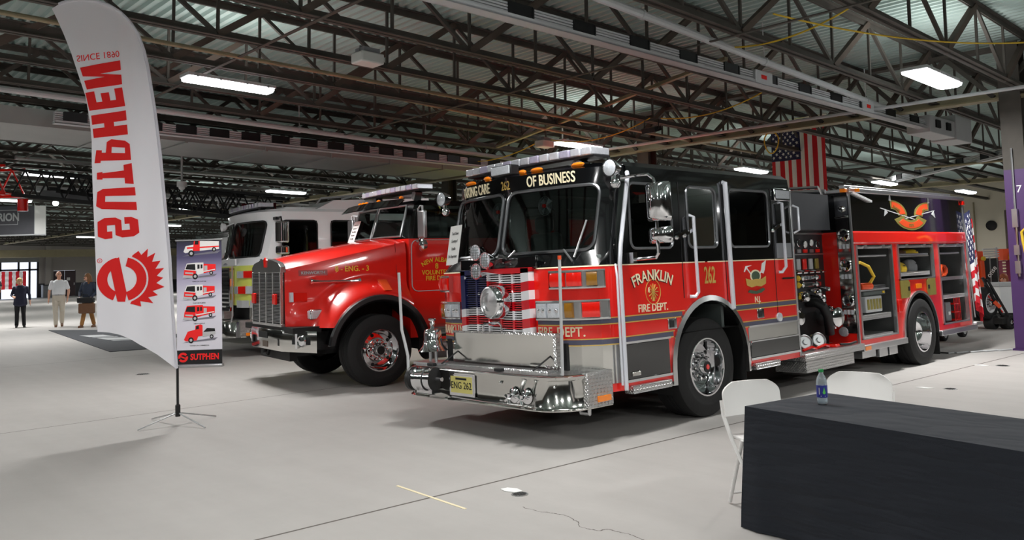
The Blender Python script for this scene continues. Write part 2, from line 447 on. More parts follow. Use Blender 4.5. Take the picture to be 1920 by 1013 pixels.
x = JX[-1] - 2.86
while x > -76: joist(x, False); x -= 2.86

# lattice girders on the column lines, across the joists
for gi, (gy, gl) in enumerate(((15.5, 'long lattice girder above the black cab roof, nearer of two'), (29.5, 'long lattice girder crossing beyond the first one, far back'))):
    t = cthing('lattice_girder', gl, 'girder', 0, gy, -0.02)
    MB().box(-70, 9, -0.11, 0.11, -0.05, -0.02).box(-70, 9, -0.015, 0.015, -0.05, 0.1).build('bottom_flange', 'conduit', t, flat=True)
    MB().box(-70, 9, -0.1, 0.1, DEPTH - 0.16, DEPTH - 0.1).build('top_flange', 'rust', t, flat=True)
    wv = MB(); x = -70
    while x < 8.5:
        wv.beam((x, 0.03, 0.0), (x + 0.75, 0.03, DEPTH - 0.14), 0.07, 0.07, 0, (0, 1, 0)).beam((x + 0.75, -0.03, DEPTH - 0.14), (x + 1.5, -0.03, 0.0), 0.07, 0.07, 0, (0, 1, 0)); x += 1.5
    wv.build('lattice', 'rust', t, flat=True)
for i, yy in enumerate((4.7, 8.9, 22.0)):
    MB(CX).box(-60, 8, yy - 0.025, yy + 0.025, -0.012, 0).build('bridging_bar', 'rust', label='thin steel bridging bar running across under the joists', cat='brace', group='bridging bars under the joists', flat=True)
MB(CX).beam((-13.2, 12.2, -0.05), (-6.3, 10.6, 0.25), 0.07, 0.05).build('diagonal_brace', 'conduit', label='pale slanting brace crossing under the joists over the lime truck side', cat='brace', flat=True)

# columns
def column(x, y, label, paint, seen7=False):
    zt = 4.55 - 0.025 * y
    t = thing('steel_column', label, 'column', (x, y, 0))
    b = MB()
    for zz0, zz1, mi in ((0, 2.95, 1 if paint else 0), (2.95, zt + 0.9, 0)):
        b.box(-0.16, 0.16, -0.16, -0.135, zz0, zz1, mi).box(-0.16, 0.16, 0.135, 0.16, zz0, zz1, mi).box(-0.012, 0.012, -0.135, 0.135, zz0, zz1, mi)
    if paint: b.box(-0.155, 0.155, -0.15, 0.15, 0, 2.95, 1)
    b.box(-0.19, 0.19, -0.19, 0.19, 0, 0.03, 1 if paint else 0)
    b.build('shaft', ['rust', 'purple'], t, flat=True)
    return t
pc = column(-4.52, 15.42, 'purple painted steel column with number 7, rusty above', True)
pb = MB()
pb.text('7', 0.17, lambda u, v, w: (0.05 + u, -0.164 - w, 2.62 + v), 0.002)
pb.build('painted_number', 'paper', pc, label='white number 7')
pb = MB(); pb.tube([(-0.02, -0.19, 3.3), (-0.02, -0.19, 1.2)], 0.016, 6)
for zz, hh in ((2.0, 0.3), (1.55, 0.16), (1.25, 0.2)): pb.box(-0.06, 0.02, -0.24, -0.16, zz, zz + hh)
pb.build('conduit_box', 'alu', pc)
h = [(0.1 + 0.05 * math.sin(k * 0.45), -0.21 - 0.02 * math.sin(k), 1.95 - 0.14 * k) for k in range(9)]
h = [(0.28, -0.2, 1.98), (0.14, -0.21, 2.0)] + [(0.06 + 0.22 * ((i / 7.0) ** 1.5), -0.21, 1.92 - 0.16 * i) for i in range(8)]
MB().tube(h, 0.022, 8).build('air_hose', 'hoseyellow', label='yellow air hose hanging on the purple column', cat='hose').location = (-4.52, 15.42, 0)
column(-12.2, 15.42, 'dark steel column rising behind the black cab roof', False)
column(-19.7, 15.42, 'rusty steel column behind the red hood truck cab', False)
column(-27.3, 15.42, 'rusty steel column behind the white roofed truck', False)
column(-4.6, 29.5, 'dark steel column far behind the pumper', False)

# ------------------------------------------------------------------ ceiling lights
UPSHARE = 0.10         # share given to an added upward lamp that brightens the roof deck
def fixture(x, y, label, lit=True, length=1.3, wide=0.3, power=1.0, group=None, clips=False):
    t = cthing('ceiling_light', label, 'light', x, y, 0, group)
    L = length / 2
    MB().box(-wide / 2, wide / 2, -L, L, -0.05, -0.002).box(-0.04, 0.04, -L * .7, L * .7, -0.002, 0.03).build('housing', 'ltgrey', t, bevel=0.01)
    b = MB(); q = wide / 2 - 0.008
    b.loft([[(-q, yy, -0.05), (-q * .96, yy, -0.085), (-q * .6, yy, -0.11), (q * .6, yy, -0.11), (q * .96, yy, -0.085), (q, yy, -0.05)] for yy in (-L + 0.03, -L + 0.06, L - 0.06, L - 0.03)])
    b.build('diffuser', 'tube' if lit else 'unlit', t)
    if clips:
        c = MB()
        for yy in (-L * .8, -L * .3, L * .3, L * .8): c.box(-wide / 2 - 0.008, -wide / 2, yy - 0.015, yy + 0.015, -0.06, -0.02).box(wide / 2, wide / 2 + 0.008, yy - 0.015, yy + 0.015, -0.06, -0.02)
        c.build_each('clip', 'alu', t, flat=True)
    if lit and power:
        ld = bpy.data.lights.new('fixture_light', 'AREA'); ld.shape = 'RECTANGLE'; ld.size = wide; ld.size_y = length
        ld.energy = LAMP_W * power; ld.color = (1.0, 0.99, 0.965); ld.spread = R(170)
        lo = bpy.data.objects.new('fixture_light', ld); COL.objects.link(lo); lo.parent = t; lo.location = (0, 0, -0.13)
        lu = bpy.data.lights.new('added_uplight', 'AREA'); lu.shape = 'RECTANGLE'; lu.size = wide * .8; lu.size_y = length; lu.energy = LAMP_W * power * UPSHARE; lu.color = (1.0, 0.985, 0.95)
        uo = bpy.data.objects.new('added_uplight', lu); COL.objects.link(uo); uo.parent = t; uo.location = (0, 0, 0.04); uo.rotation_euler = (PI, 0, 0)
def cxy(x, y): return x + 0.05 * y, y
LG = [(-11.75, 5.15, 'long lit ceiling light left of centre, nearest of the left side'), (-4.83, 12.95, 'brightest lit ceiling light at upper right, near the purple column'),
      (-12.47, 13.4, 'lit ceiling light just above the black cab light bar'), (-25.1, 12.9, 'lit ceiling light above the white truck roof, beside the far busway'),
      (-11.6, 26.7, 'lit ceiling light above the pumper body, left of two there'), (-11.05, 32.0, 'lit ceiling light above the pumper rear corner'),
      (-12.5, 20.4, 'small lit ceiling light left of the hanging flag'), (-33.2, 6.6, 'lit ceiling light just above the hanging dark sign at left'),
      (-24.8, 5.9, 'lit ceiling light behind the ladder mast at upper left'), (-57.5, 15.8, 'far lit ceiling light above the man in the white shirt'),
      (-43.6, 15.75, 'small far lit ceiling light right of the feather banner')]
for x, y, lab in LG: fixture(*cxy(x, y), lab, power=1.7 if x == -4.83 else 1.25 if x > -30 else 2.2, wide=.38 if x == -4.83 else .32, length=1.45 if x == -4.83 else 1.35, clips=x in (-4.83, -11.75))
OG = 'unseen lit ceiling light overhead'
for x, y in ((3.0, -2.2), (-4.7, -2.2), (-4.6, 5.0), (3.0, 20.4), (-33, 20.4), (-20, 20.4), (-20, 27), (-35, -2), (-45, 6), (-58, 6), (-70, 12), (-45, 26.5), (-33, 13), (-4.7, 24.0), (-4.7, -9.5), (-12, -9.5), (-20,-9.5), (3,-9.5), (-68, 4), (-68, 24)):
    fixture(*cxy(x, y), OG, group='lit ceiling lights outside the view', power=1.0 if x > -30 else 2.2)
for x, y in ((-12.0, -2.2), (-19.6, -2.2), (3.0, 13), (3.0, 5.3), (6.5, 1.0), (6.5, 9.0), (0.5, -4.5)): fixture(*cxy(x, y), OG, group='lit ceiling lights outside the view', power=1.7)  # stronger lamps; those off the rows are added as frontal light
# emergency light boxes and a flood lamp
def emlight(x, y, label):
    t = cthing('emergency_light', label, 'light', *cxy(x, y), -0.02)
    MB().box(-0.13, 0.13, -0.17, 0.17, -0.2, -0.06).build('lens_box', 'unlit', t, bevel=0.02)
    MB().box(-0.1, 0.1, -0.12, 0.12, -0.06, 0.0).tube([(0, -.12, -.06), (0, -.12, 0.02), (0, .12, 0.02), (0, .12, -.06)], 0.012, 6).build('bracket', 'grey', t)
emlight(-8.96, 5.76, 'unlit emergency light box under the joists at top centre')
emlight(-12.43, 12.32, 'unlit emergency light box left of the lit light over the black cab')
t = cthing('flood_lamp', 'dark flood lamp hung under the joists right of centre', 'lamp', *cxy(-9.65, 12.39), -0.02)
MB().obox((0, 0, -0.2), (0.3, 0.22, 0.09), Euler((0.3, 0, 0)).to_matrix()).tube([(-.16, 0, -.2), (-.16, 0, -.02), (.16, 0, -.02), (.16, 0, -.2)], 0.012, 6).build('body', 'plastic', t)
MB().obox((0, 0.015, -0.247), (0.24, 0.16, 0.006), Euler((0.3, 0, 0)).to_matrix()).build('lamp_glass', 'unlit', t)

# ------------------------------------------------------------------ busways, ducts, pipes
def busway(p0, p1, label, n, wide=0.2, tall=0.16, ends=True):
    p0 = Vector(p0); p1 = Vector(p1); L = (p1 - p0).length; d = (p1 - p0).normalized()
    t = thing('busway', label, 'busway', p0); t.rotation_mode = 'QUATERNION'; t.rotation_quaternion = d.to_track_quat('Y', 'Z')
    b = MB()
    for k in range(5): b.box(-0.05 - 0.004 * (k % 2), 0.05 + 0.004 * (k % 2), 0, L, -tall / 2 + k * tall / 5 + .006, -tall / 2 + (k + 1) * tall / 5 - 0.004)
    b.box(-0.085, 0.085, 0, L, -tall / 2 - 0.02, -tall / 2).box(-0.085, -0.075, 0, L, -tall / 2 - 0.02, -tall / 2 + 0.03).box(0.075, 0.085, 0, L, -tall / 2 - 0.02, -tall / 2 + 0.03)
    b.build('bus_bar', 'ltgrey', t, flat=True)
    for k in range(n):
        y = L * (k + 0.5) / n
        MB().box(-0.065, 0.065, y - 0.17, y + 0.17, -tall / 2 + 0.002, tall / 2 + 0.01).box(-0.072, 0.072, y - 0.185, y - 0.16, -tall / 2, tall / 2).box(-0.072, 0.072, y + 0.16, y + 0.185, -tall / 2, tall / 2).build('plug_cover', ['plastic'], t, flat=True)
    return t, L
bt, BL = busway((-6.52, 3.6, 4.42), (-6.40, 16.5, 4.09), 'grey electrical busway with black covers from top centre to the switch boxes', 13)
b = MB().box(-0.09, 0.09, BL - 5.9, BL - 5.45, -0.09, 0.1).box(-0.09, 0.09, BL - 2.6, BL - 2.2, -0.09, 0.1)
b.build_each('tap_box', 'ltgrey', bt, bevel=0.005)
for yy in (BL - 5.68, BL - 2.4): MB().box(0.09, 0.094, yy - 0.07, yy + 0.07, -0.02, 0.04).build('warning_sticker', 'lampred', bt)
b = MB().box(-0.3, 0.14, BL, BL + 1.2, -0.17, 0.16).box(-0.34, 0.17, BL + 1.2, BL + 2.0, -0.2, 0.3)
b.build('switch_box', 'ltgrey', bt, bevel=0.012)
b = MB()
for yy in (BL + 0.35, BL + 0.85): b.box(0.14, 0.17, yy - 0.1, yy + 0.1, -0.06, 0.09)
b.build_each('switch_handle', 'plastic', bt)
busway((-29.6, 6.6, 4.5), (-28.9, 18.0, 4.2), 'far dark busway behind the ladder truck', 12, tall=0.22)
b2, L2 = busway((-12.6, 28.3, 4.02), (-3.6, 20.0, 4.12), 'busway with red tagged switch boxes beyond the pumper', 10, tall=0.2)
b = MB()
for yy in (L2 - 4.0, L2 - 2.2, L2 - 0.7): b.box(-.1, .16, yy - .45, yy + .45, -.16, .2, 0).box(.16, .165, yy - .1, yy + .1, -.1, .1, 1)
b.build_each('switch_box', ['grey', 'lampred'], b2, flat=True)
# duct
t = cthing('air_duct', 'wide sheet metal air duct behind the feather banner', 'duct')
b = MB().box(-17.1, -15.25, 3.0, 13.6, -0.36, -0.07, 0)
for yy in (5.0, 6.3, 7.9, 9.4, 10.9, 12.4): b.box(-17.12, -15.23, yy - 0.025, yy + 0.025, -0.385, -0.06, 0)
b.build('duct_body', 'duct', t, flat=True)
busway((-15.02, 3.6, 4.27), (-15.0, 14.6, 4.0), 'grey busway with close set black covers running along the wide air duct', 18, wide=.2, tall=.18)
b = cthing('duct_plenum', 'big grey duct box at upper left edge', 'duct')
MB().box(-20.4, -17.75, 0.4, 3.6, -0.2, 0.75).box(-20.42, -17.7, 0.4, 3.62, -0.24, -0.2).build('plenum_box', 'duct', b, flat=True)
def pipe(p0, p1, r, label, mat='galv', hang=()):
    p0 = Vector(p0); p1 = Vector(p1)
    if not hang: return MB().cyl(p0, p1, r, n=10).build('overhead_pipe', mat, label=label, cat='pipe')
    t = thing('overhead_pipe', label, 'pipe', p0)
    MB().cyl((0, 0, 0), p1 - p0, r, n=10).build('pipe_run', mat, t)
    for f in hang:
        q = (p1 - p0) * f
        MB().cyl(q, q + Vector((0, 0, 0.55)), 0.008, n=6).lathe([(r + .012, -.02), (r + .012, .02)], q, p1 - p0, 10).build('pipe_hanger', mat, t)
pipe((-5.55, 3.0, 4.56), (-6.65, 17.8, 4.17), 0.05, 'bright conduit running down to the busway switch boxes', 'ltgrey', (.3, .5, .75))
pipe((-14.25, 2.0, 4.52), (-15.3, 15.0, 4.22), 0.05, 'thin grey pipe crossing above the wide air duct', 'ltgrey', (.2, .45, .7))
pipe((-22.2, 4.5, 4.48), (-23.0, 20.0, 4.1), 0.05, 'far grey pipe below the wide air duct', 'galv', (.3, .6))
pipe((-11.25, 6.4, 4.5), (-11.95, 13.2, 4.28), 0.03, 'tan conduit joining the lit lights left of centre', 'conduit')
pipe((-10.3, 1.0, 4.58), (-10.9, 18.0, 4.16), 0.03, 'tan conduit between the joists at upper left', 'conduit')
pipe((-14.0, 13.8, 4.1), (-3.0, 14.6, 4.16), 0.03, 'pale conduit along the near lattice girder', 'ltgrey')
pipe((-9.5, 23.8, 3.95), (-2.5, 24.4, 3.95), 0.035, 'tan conduit beyond the pumper at far right', 'conduit')
def sag(a, b, drop, r=0.009, n=14):
    a = Vector(a); b = Vector(b)
    return [a.lerp(b, k / n) - Vector((0, 0, drop * 4 * (k / n) * (1 - k / n))) for k in range(n + 1)]
for pts, lab in ((sag((-4.9, 8.6, 4.42), (-3.3, 13.2, 4.5), 0.16), 'yellow cord looped under the joists at far upper right'),
                 (sag((-6.2, 9.5, 4.45), (-4.4, 9.5, 4.55), 0.14), 'yellow cord hanging between joists left of the brightest light'),
                 (sag((-12.4, 12.4, 4.25), (-9.7, 12.4, 4.3), 0.2), 'yellow cord strung to the dark flood lamp'),
                 (sag((-9.6, 12.6, 4.3), (-7.6, 12.9, 4.5), 0.15), 'yellow cord right of the dark flood lamp'),
                 (sag((-15.2, 12.6, 4.1), (-12.5, 12.3, 4.25), 0.12), 'yellow cord left of the light over the black cab')):
    MB().tube(pts, 0.011, 6).build('extension_cord', 'hoseyellow', label=lab, cat='cord')
MB().tube([(-8.9 + 0.16 * math.cos(a * .5), 15.3 + .03 * math.sin(a), 3.95 + 0.22 * math.sin(a * .5)) for a in range(52)], 0.012, 6).build('extension_cord', 'hoseyellow', label='coil of yellow cord hung from the girder left of the flag', cat='cord')
t = thing('ceiling_camera', 'white dome camera on a drop pole right of the feather banner', 'camera', (-19.05, 7.2, 4.4))
MB().cyl((0, 0, 0), (0, 0, -0.66), 0.025, n=8).build('drop_pole', 'ltgrey', t)
MB().cyl((0, 0, -0.66), (0, 0, -0.78), 0.11, n=14).ball((0, 0, -0.78), 0.08, 12).build('dome', 'white', t)
# ------------------------------------------------------------------ wheel builder
def tyre_wheel(parent, x, y, z, Rt, w, rim, side=1, hub='front', dual=False, style='chrome', badge='lampred'):
    # side = +1: the outer face looks towards +x; every wheel is a part with tyre, rim, hub and nuts below it
    hw = w / 2
    b = MB()
    pr = [(rim, -hw * .9), (rim * 1.06, -hw), (Rt * .80, -hw), (Rt * .93, -hw * .97), (Rt * .985, -hw * .86), (Rt, -hw * .72), (Rt, -hw * .2), (Rt * .985, -hw * .17), (Rt * .985, -hw * .12), (Rt, -hw * .1),
          (Rt, hw * .1), (Rt * .985, hw * .12), (Rt * .985, hw * .17), (Rt, hw * .2), (Rt, hw * .72), (Rt * .985, hw * .86), (Rt * .93, hw * .97), (Rt * .80, hw), (Rt * .78, hw * 1.015), (Rt * .74, hw * 1.015), (Rt * .72, hw), (rim * 1.06, hw), (rim, hw * .9)]
    b.lathe(pr, (x, y, z), (side, 0, 0), 48, cap=False)
    if dual: b.lathe(pr, (x - side * (w + 0.04), y, z), (side, 0, 0), 40, cap=False)
    t = b.build('tyre', 'rubber', parent)
    r = MB()
    if hub == 'front':
        pr = [(rim * 1.05, hw * .93), (rim * 1.02, hw), (rim * .97, hw), (rim * .93, hw * .7), (rim * .9, hw * .25), (rim * .86, hw * .12), (rim * .6, hw * .2), (rim * .56, hw * .32), (rim * .5, hw * .36), (0.0, hw * .36)]
    else:
        pr = [(rim * 1.05, hw * .93), (rim * 1.02, hw), (rim * .97, hw), (rim * .92, hw * .5), (rim * .88, -hw * .3), (rim * .7, -hw * .62), (rim * .5, -hw * .7), (0.0, -hw * .7)]
    r.lathe(pr, (x, y, z), (side, 0, 0), 40, cap=False)
    rm = r.build('rim', style, t, sharp=50)
    f0 = hw * .36 if hub == 'front' else -hw * .7
    h = MB()
    h.lathe([(rim * .30, f0), (rim * .30, f0 + .05), (rim * .24, f0 + .09), (rim * .20, f0 + .10), (0, f0 + .10)], (x, y, z), (side, 0, 0), 24)
    h.build('hub_cap', 'chrome', t)
    if hub == 'front': MB().lathe([(rim * .2, f0 + .1), (rim * .2, f0 + .112), (rim * .08, f0 + .112)], (x, y, z), (side, 0, 0), 20, 0).lathe([(rim * .09, f0 + .105), (rim * .09, f0 + .116), (0, f0 + .116)], (x, y, z), (side, 0, 0), 16, 1).build('hub_badge', ['plastic', badge], t)
    nb = 10
    for k in range(nb):
        a = 2 * PI * k / nb
        cy, cz = y + math.cos(a) * rim * .44, z + math.sin(a) * rim * .44
        MB().lathe([(.026, f0), (.024, f0 + .03), (.016, f0 + .055), (0, f0 + .06)], (x, cy, cz), (side, 0, 0), 8).build('wheel_nut', 'chrome', t)
    hn = MB()
    for k in range(5):
        a = 2 * PI * (k + .5) / 5
        cy, cz = y + math.cos(a) * rim * .74, z + math.sin(a) * rim * .74
        ax = hw * .165 if hub == 'front' else -hw * .55
        hn.lathe([(.026, ax), (.026, ax + .004), (0, ax + .004)], (x, cy, cz), (side, 0, 0), 10)
    hn.build('hand_holes', 'dark', t)
    return t
def arch_fill(b, X, y0, y1, z0, zt, cy, cz, r, m=0, n=24, mfun=None):
    # flat panel in the plane x = X, rectangle y0..y1 x z0..zt minus the wheel arch
    A = [(cy - r * math.cos(PI * k / n), cz + r * math.sin(PI * k / n)) for k in range(n + 1)]
    A = [(cy - r, z0)] + A + [(cy + r, z0)]
    B = []
    for i, (yy, zz) in enumerate(A):
        t = i / (len(A) - 1)
        if t < .28: B.append((y0, lerp(z0, zt, t / .28)))
        elif t > .72: B.append((y1, lerp(zt, z0, (t - .72) / .28)))
        else: B.append((lerp(y0, y1, (t - .28) / .44), zt))
    o = len(b.v); b.v += [Vector((X, p[0], p[1])) for p in A] + [Vector((X, p[0], p[1])) for p in B]; N = len(A)
    for i in range(N - 1):
        b.f.append([o + i, o + i + 1, o + N + i + 1, o + N + i]); b.mi.append(m)
        p, q = B[i], B[i + 1]
        if p[0] != q[0] and p[1] != q[1]: b.add([(X, p[0], p[1]), (X, p[0] if abs(p[0] - y0) < 1e-6 else q[0], zt), (X, q[0], q[1])], [(0, 1, 2)], m)
    return b
def arch_pts(X, cy, cz, r, z0, n=20): return [(X, cy - r, z0)] + [(X, cy - r * math.cos(PI * k / n), cz + r * math.sin(PI * k / n)) for k in range(n + 1)] + [(X, cy + r, z0)]
def flat_ring(b, pts_out, pts_in, depth, m=0):
    # a band between two polylines, thickened towards -x
    rows = [[Vector(p) for p in pts_out], [Vector(p) for p in pts_in], [Vector(p) - Vector((depth, 0, 0)) for p in pts_in], [Vector(p) - Vector((depth, 0, 0)) for p in pts_out]]
    rows.append(rows[0]); b.loft(rows, m); return b

# ------------------------------------------------------------------ cab-forward fire engine cab (shared by two trucks)
XC = -1.22; HW = 1.22
ZR = [0.44, 0.515, 0.90, 1.25, 1.61, 1.765, 2.40, 2.565, 2.62]
SIDE_Y = [-1.12, -0.62, -0.46, -0.19, 0.33, 0.58, 0.82, 1.38, 1.90]
LOW = [(0, -1.76), (.03, -1.76), (.4, -1.755), (.8, -1.74), (1.02, -1.66), (1.16, -1.53), (HW, -1.32)]
WB = [(0, -1.72), (.03, -1.72), (.4, -1.68), (.8, -1.60), (1.07, -1.48), (1.18, -1.38), (HW, -1.26)]
WT = [(0, -1.58), (.03, -1.58), (.4, -1.54), (.8, -1.46), (1.07, -1.33), (1.17, -1.23), (1.21, -1.10)]
RF = [(0, -1.60), (.03, -1.60), (.4, -1.56), (.8, -1.48), (1.06, -1.33), (1.16, -1.22), (1.20, -1.05)]
RT = [(0, -1.42), (.03, -1.42), (.4, -1.40), (.8, -1.33), (1.0, -1.20), (1.08, -1.1), (1.12, -0.98)]
ROWS = [LOW, LOW, LOW, LOW, LOW, WB, WT, RF, RT]
def cab_row(i):
    side_x = [HW] * 7 + [1.20, 1.12] if False else None
    sx = {7: 1.205, 8: 1.13}.get(i, HW)
    half = [(h, y) for h, y in ROWS[i]] + [(sx, y) for y in SIDE_Y]
    return half
def cab_curve(z, y_off=0.0):
    # the front outline at height z, as points from the centre to the side
    k = max(i for i in range(len(ZR) - 1) if ZR[i] <= z) if z < ZR[-1] else len(ZR) - 2
    t = (z - ZR[k]) / (ZR[k + 1] - ZR[k])
    return [(lerp(a[0], b[0], t), lerp(a[1], b[1], t)) for a, b in zip(cab_row(k), cab_row(k + 1))]
def cab_pt(x, z, off=0.0):
    # point on the cab front at signed lateral x from the centre line
    pts = cab_curve(z); h = abs(x); s = 1 if x >= 0 else -1
    for (h0, y0), (h1, y1) in zip(pts[:7], pts[1:8]):
        if h <= h1 or (h0, y0) == pts[6]:
            t = (h - h0) / max(h1 - h0, 1e-6); y = lerp(y0, y1, t)
            nx, ny = -(y1 - y0), (h1 - h0); L = math.hypot(nx, ny) or 1
            return Vector((XC + s * (h + nx * -1 / L * -off * 0 + (y1 - y0) / L * off), y - ny / L * off, z))
    return Vector((XC + x, -1.3, z))
def cab_path(z, off, back=1.9, skip_y=None, x0=None, x1=None):
    pts = cab_curve(z); full = [(-h, y) for h, y in pts[::-1]] + [(h, y) for h, y in pts[1:]]
    V = [Vector((XC + h, y, z)) for h, y in full]; out = []
    for i, p in enumerate(V):
        d = (V[min(i + 1, len(V) - 1)] - V[max(i - 1, 0)]); nrm = Vector((d.y, -d.x, 0)).normalized()
        out.append(p + nrm * off)
    return out
def cab_band(b, z0, z1, off, m=0, keep=None):
    lo = cab_path(z0, off); hi = cab_path(z1, off)
    for i in range(len(lo) - 1):
        mid = (lo[i] + lo[i + 1]) / 2
        if keep and not keep(mid): continue
        o = len(b.v); b.v += [lo[i], lo[i + 1], hi[i + 1], hi[i]]; b.f.append([o, o + 1, o + 2, o + 3]); b.mi.append(m)
    return b
def resample(P, n):
    L = [0]
    for a, c in zip(P, P[1:]): L.append(L[-1] + (c - a).length)
    out = []
    for k in range(n):
        s = L[-1] * k / (n - 1); i = min(max(j for j in range(len(L)) if L[j] <= s + 1e-9), len(P) - 2)
        out.append(P[i].lerp(P[i + 1], (s - L[i]) / max(L[i + 1] - L[i], 1e-9)))
    return out
M['frame'] = pm('dull_window_frame', (120, 122, 125), .3, .9, var=.05)
def cab_shell(root, upper, lower, frame='frame', stepmat='steel', splitz=1.61):
    rows = []
    for i in range(len(ZR)):
        half = cab_row(i); rows.append([(XC - h, y, ZR[i]) for h, y in half[::-1]] + [(XC + h, y, ZR[i]) for h, y in half[1:]])
    nh = 16                                  # columns of one half
    def half_idx(k): return k - (nh - 1) if k >= nh - 1 else (nh - 2) - k
    def skip(i, k):
        c = half_idx(k)
        if i == 5 and 1 <= c <= 3: return True                       # windscreens
        if i == 5 and c in (7, 8, 10, 12, 13): return True           # side windows
        if i <= 2 and 8 <= c <= 12: return True                      # wheel arch
        if i <= 1 and c <= 3: return True
        return False
    def mf(i, k):
        if i == 0: return 1
        if i == 1: return 2
        return 1 if i < 4 else 0
    b = MB(); b.loft(rows, mfun=mf, skip=skip)
    b.add([rows[-1][k] for k in range(len(rows[-1]))], [list(range(len(rows[-1])))], 0)      # roof
    b.add([rows[2][k] for k in range(len(rows[2]))], [list(range(len(rows[2])))], 3)         # floor of the cab
    bk = [(XC - 1.2, 1.9, .45), (XC + 1.2, 1.9, .45), (XC + 1.2, 1.9, 2.5), (XC - 1.2, 1.9, 2.5)]; b.add(bk, [(0, 1, 2, 3)], 0)
    for X in (0.0, XC - HW): arch_fill(b, X, -0.62, 0.82, 0.44, 1.25, 0.10, 0.56, 0.67, 1)
    b.build('cab_body', [upper, lower, stepmat, 'dark'], root, sharp=28)
    for s in (-1, 1):
        # windscreen half
        g = MB(); rr = []
        for z in (1.75, 1.95, 2.2, 2.41): rr.append([cab_pt(s * h, z, -0.004) for h in (.03, .3, .6, .85, 1.0, 1.075)])
        g.loft(rr); wsc = g.build('windscreen', 'glass', root)
        loop = rrect(.035, 1.07, 1.765, 2.40, 0.10, 5); P = [cab_pt(s * h, z, 0.006) for h, z in loop]
        dense = []
        for p, q in zip(loop, loop[1:] + loop[:1]):
            for k in range(4): dense.append((lerp(p[0], q[0], k / 4), lerp(p[1], q[1], k / 4)))
        MB().tube([cab_pt(s * h, z, 0.006) for h, z in dense], 0.017, 6, closed=True).build('windscreen_frame', frame, wsc)
        # fill the corners outside the rounded frame
        cf = MB()
        for cx, cz, sx, sz in ((.03, 1.76, 1, 1), (1.075, 1.76, -1, 1), (.03, 2.405, 1, -1), (1.075, 2.405, -1, -1)):
            c0 = cab_pt(s * cx, cz, 0.001); ring = [cab_pt(s * (cx + sx * .105 * (1 - math.sin(a))), cz + sz * .105 * (1 - math.cos(a)), 0.001) for a in [PI / 2 * k / 5 for k in range(6)]]
            o = len(cf.v); cf.v += [c0] + ring
            for k in range(5): cf.f.append([o, o + 1 + k, o + 2 + k]); cf.mi.append(0)
        cf.build_each('corner_fill', upper, wsc)
        X = XC + s * HW
        for y0, y1, yb in ((-1.12, -.46, -.16), (-.19, .33, 0), (.58, 1.38, 0)):
            pane = MB().add([(X - s * .006, y0 + yb * 0, 1.76), (X - s * .006, y1, 1.76), (X - s * .006, y1, 2.405), (X - s * .006, y0, 2.405)], [(0, 1, 2, 3)]).build('side_window', 'privacy', root)
            lp = [(X + s * .004, y, z) for y, z in rrect(y0, y1, 1.765, 2.40, .07, 4)]
            MB().tube(lp, 0.014, 6, closed=True).build('window_frame', frame if s > 0 else upper, pane)
    # inside
    MB().box(XC - 1.15, XC + 1.15, -1.5, -1.05, 1.3, 1.72).build('dashboard', 'inner', root, bevel=.03)
    MB().box(XC - .35, XC + .35, -1.0, .4, .9, 1.45).build('engine_hump', 'inner', root, bevel=.03)
    for y0, z1 in ((1.82, 2.48), (.42, 1.9)): MB().box(XC - 1.15, XC + 1.15, y0, y0 + .05, .9, z1).build('cab_inner_wall', 'inner', root)  # the lower wall is added to stop see-through and keep windows dark
    for sx in (-.78, .78):
        for yy, fl in ((-.55, 1), (.95, 1)):
            st = MB().box(XC + sx - .24, XC + sx + .24, yy - .25, yy + .25, 1.1, 1.32).box(XC + sx - .23, XC + sx + .23, yy + .2, yy + .34, 1.25, 2.05).box(XC + sx - .14, XC + sx + .14, yy + .2, yy + .3, 2.05, 2.25)
            st.build('seat', 'inner', root, bevel=0.05)
    MB().tube([(XC + .78 + .23 * math.cos(a), -1.12 + .1 * math.sin(a), 1.78 + .2 * math.sin(a)) for a in [2 * PI * k / 24 for k in range(24)]], 0.017, 6, closed=True).tube([(XC + .55, -1.12, 1.78), (XC + 1.01, -1.12, 1.78)], .015, 6).build('steering_wheel', 'plastic', root)
    # wheel wells and chassis
    w = MB()
    for X, d in ((-.02, -1), (XC - HW + .02, 1)):
        w.loft([[(X, p[1], p[2]) for p in arch_pts(0, .10, .56, .67, .3)], [(X + d * .55, p[1], p[2]) for p in arch_pts(0, .10, .56, .67, .3)]])
        w.box(min(X + d * .55, X + d * .57), max(X + d * .55, X + d * .57), -.6, .8, .3, 1.25)
    w.build_each('wheel_well', 'dark', root)
def grille_flag():
    k = NT('flag_painted_grille'); co, x = k.xyz()
    wob = k.math('MULTIPLY', k.math('SINE', k.math('MULTIPLY', k.math('SUBTRACT', x[0], XC), 6.0)), 0.022)
    zz = k.math('ADD', x[2], wob)
    st = k.math('GREATER_THAN', k.math('FRACT', k.math('MULTIPLY', k.math('SUBTRACT', zz, 0.96), 5.6)), 0.5)
    stripes = k.mix(st, srgb(232, 232, 236), srgb(206, 22, 34))
    can = k.math('MULTIPLY', k.math('LESS_THAN', x[0], XC - 0.12), k.math('GREATER_THAN', zz, 1.22))
    v = k.n('ShaderNodeTexVoronoi', i_Scale=9.0); k.l(co, v.inputs['Vector'])
    star = k.math('LESS_THAN', v.outputs['Distance'], 0.16)
    blue = k.mix(star, srgb(28, 34, 84), srgb(230, 230, 236))
    k.l(k.mix(can, stripes, blue), k.p.inputs['Base Color']); k.p.inputs['Roughness'].default_value = 0.3; k.p.inputs['Coat Weight'].default_value = 0.6
    return k.m
M['grilleflag'] = grille_flag()

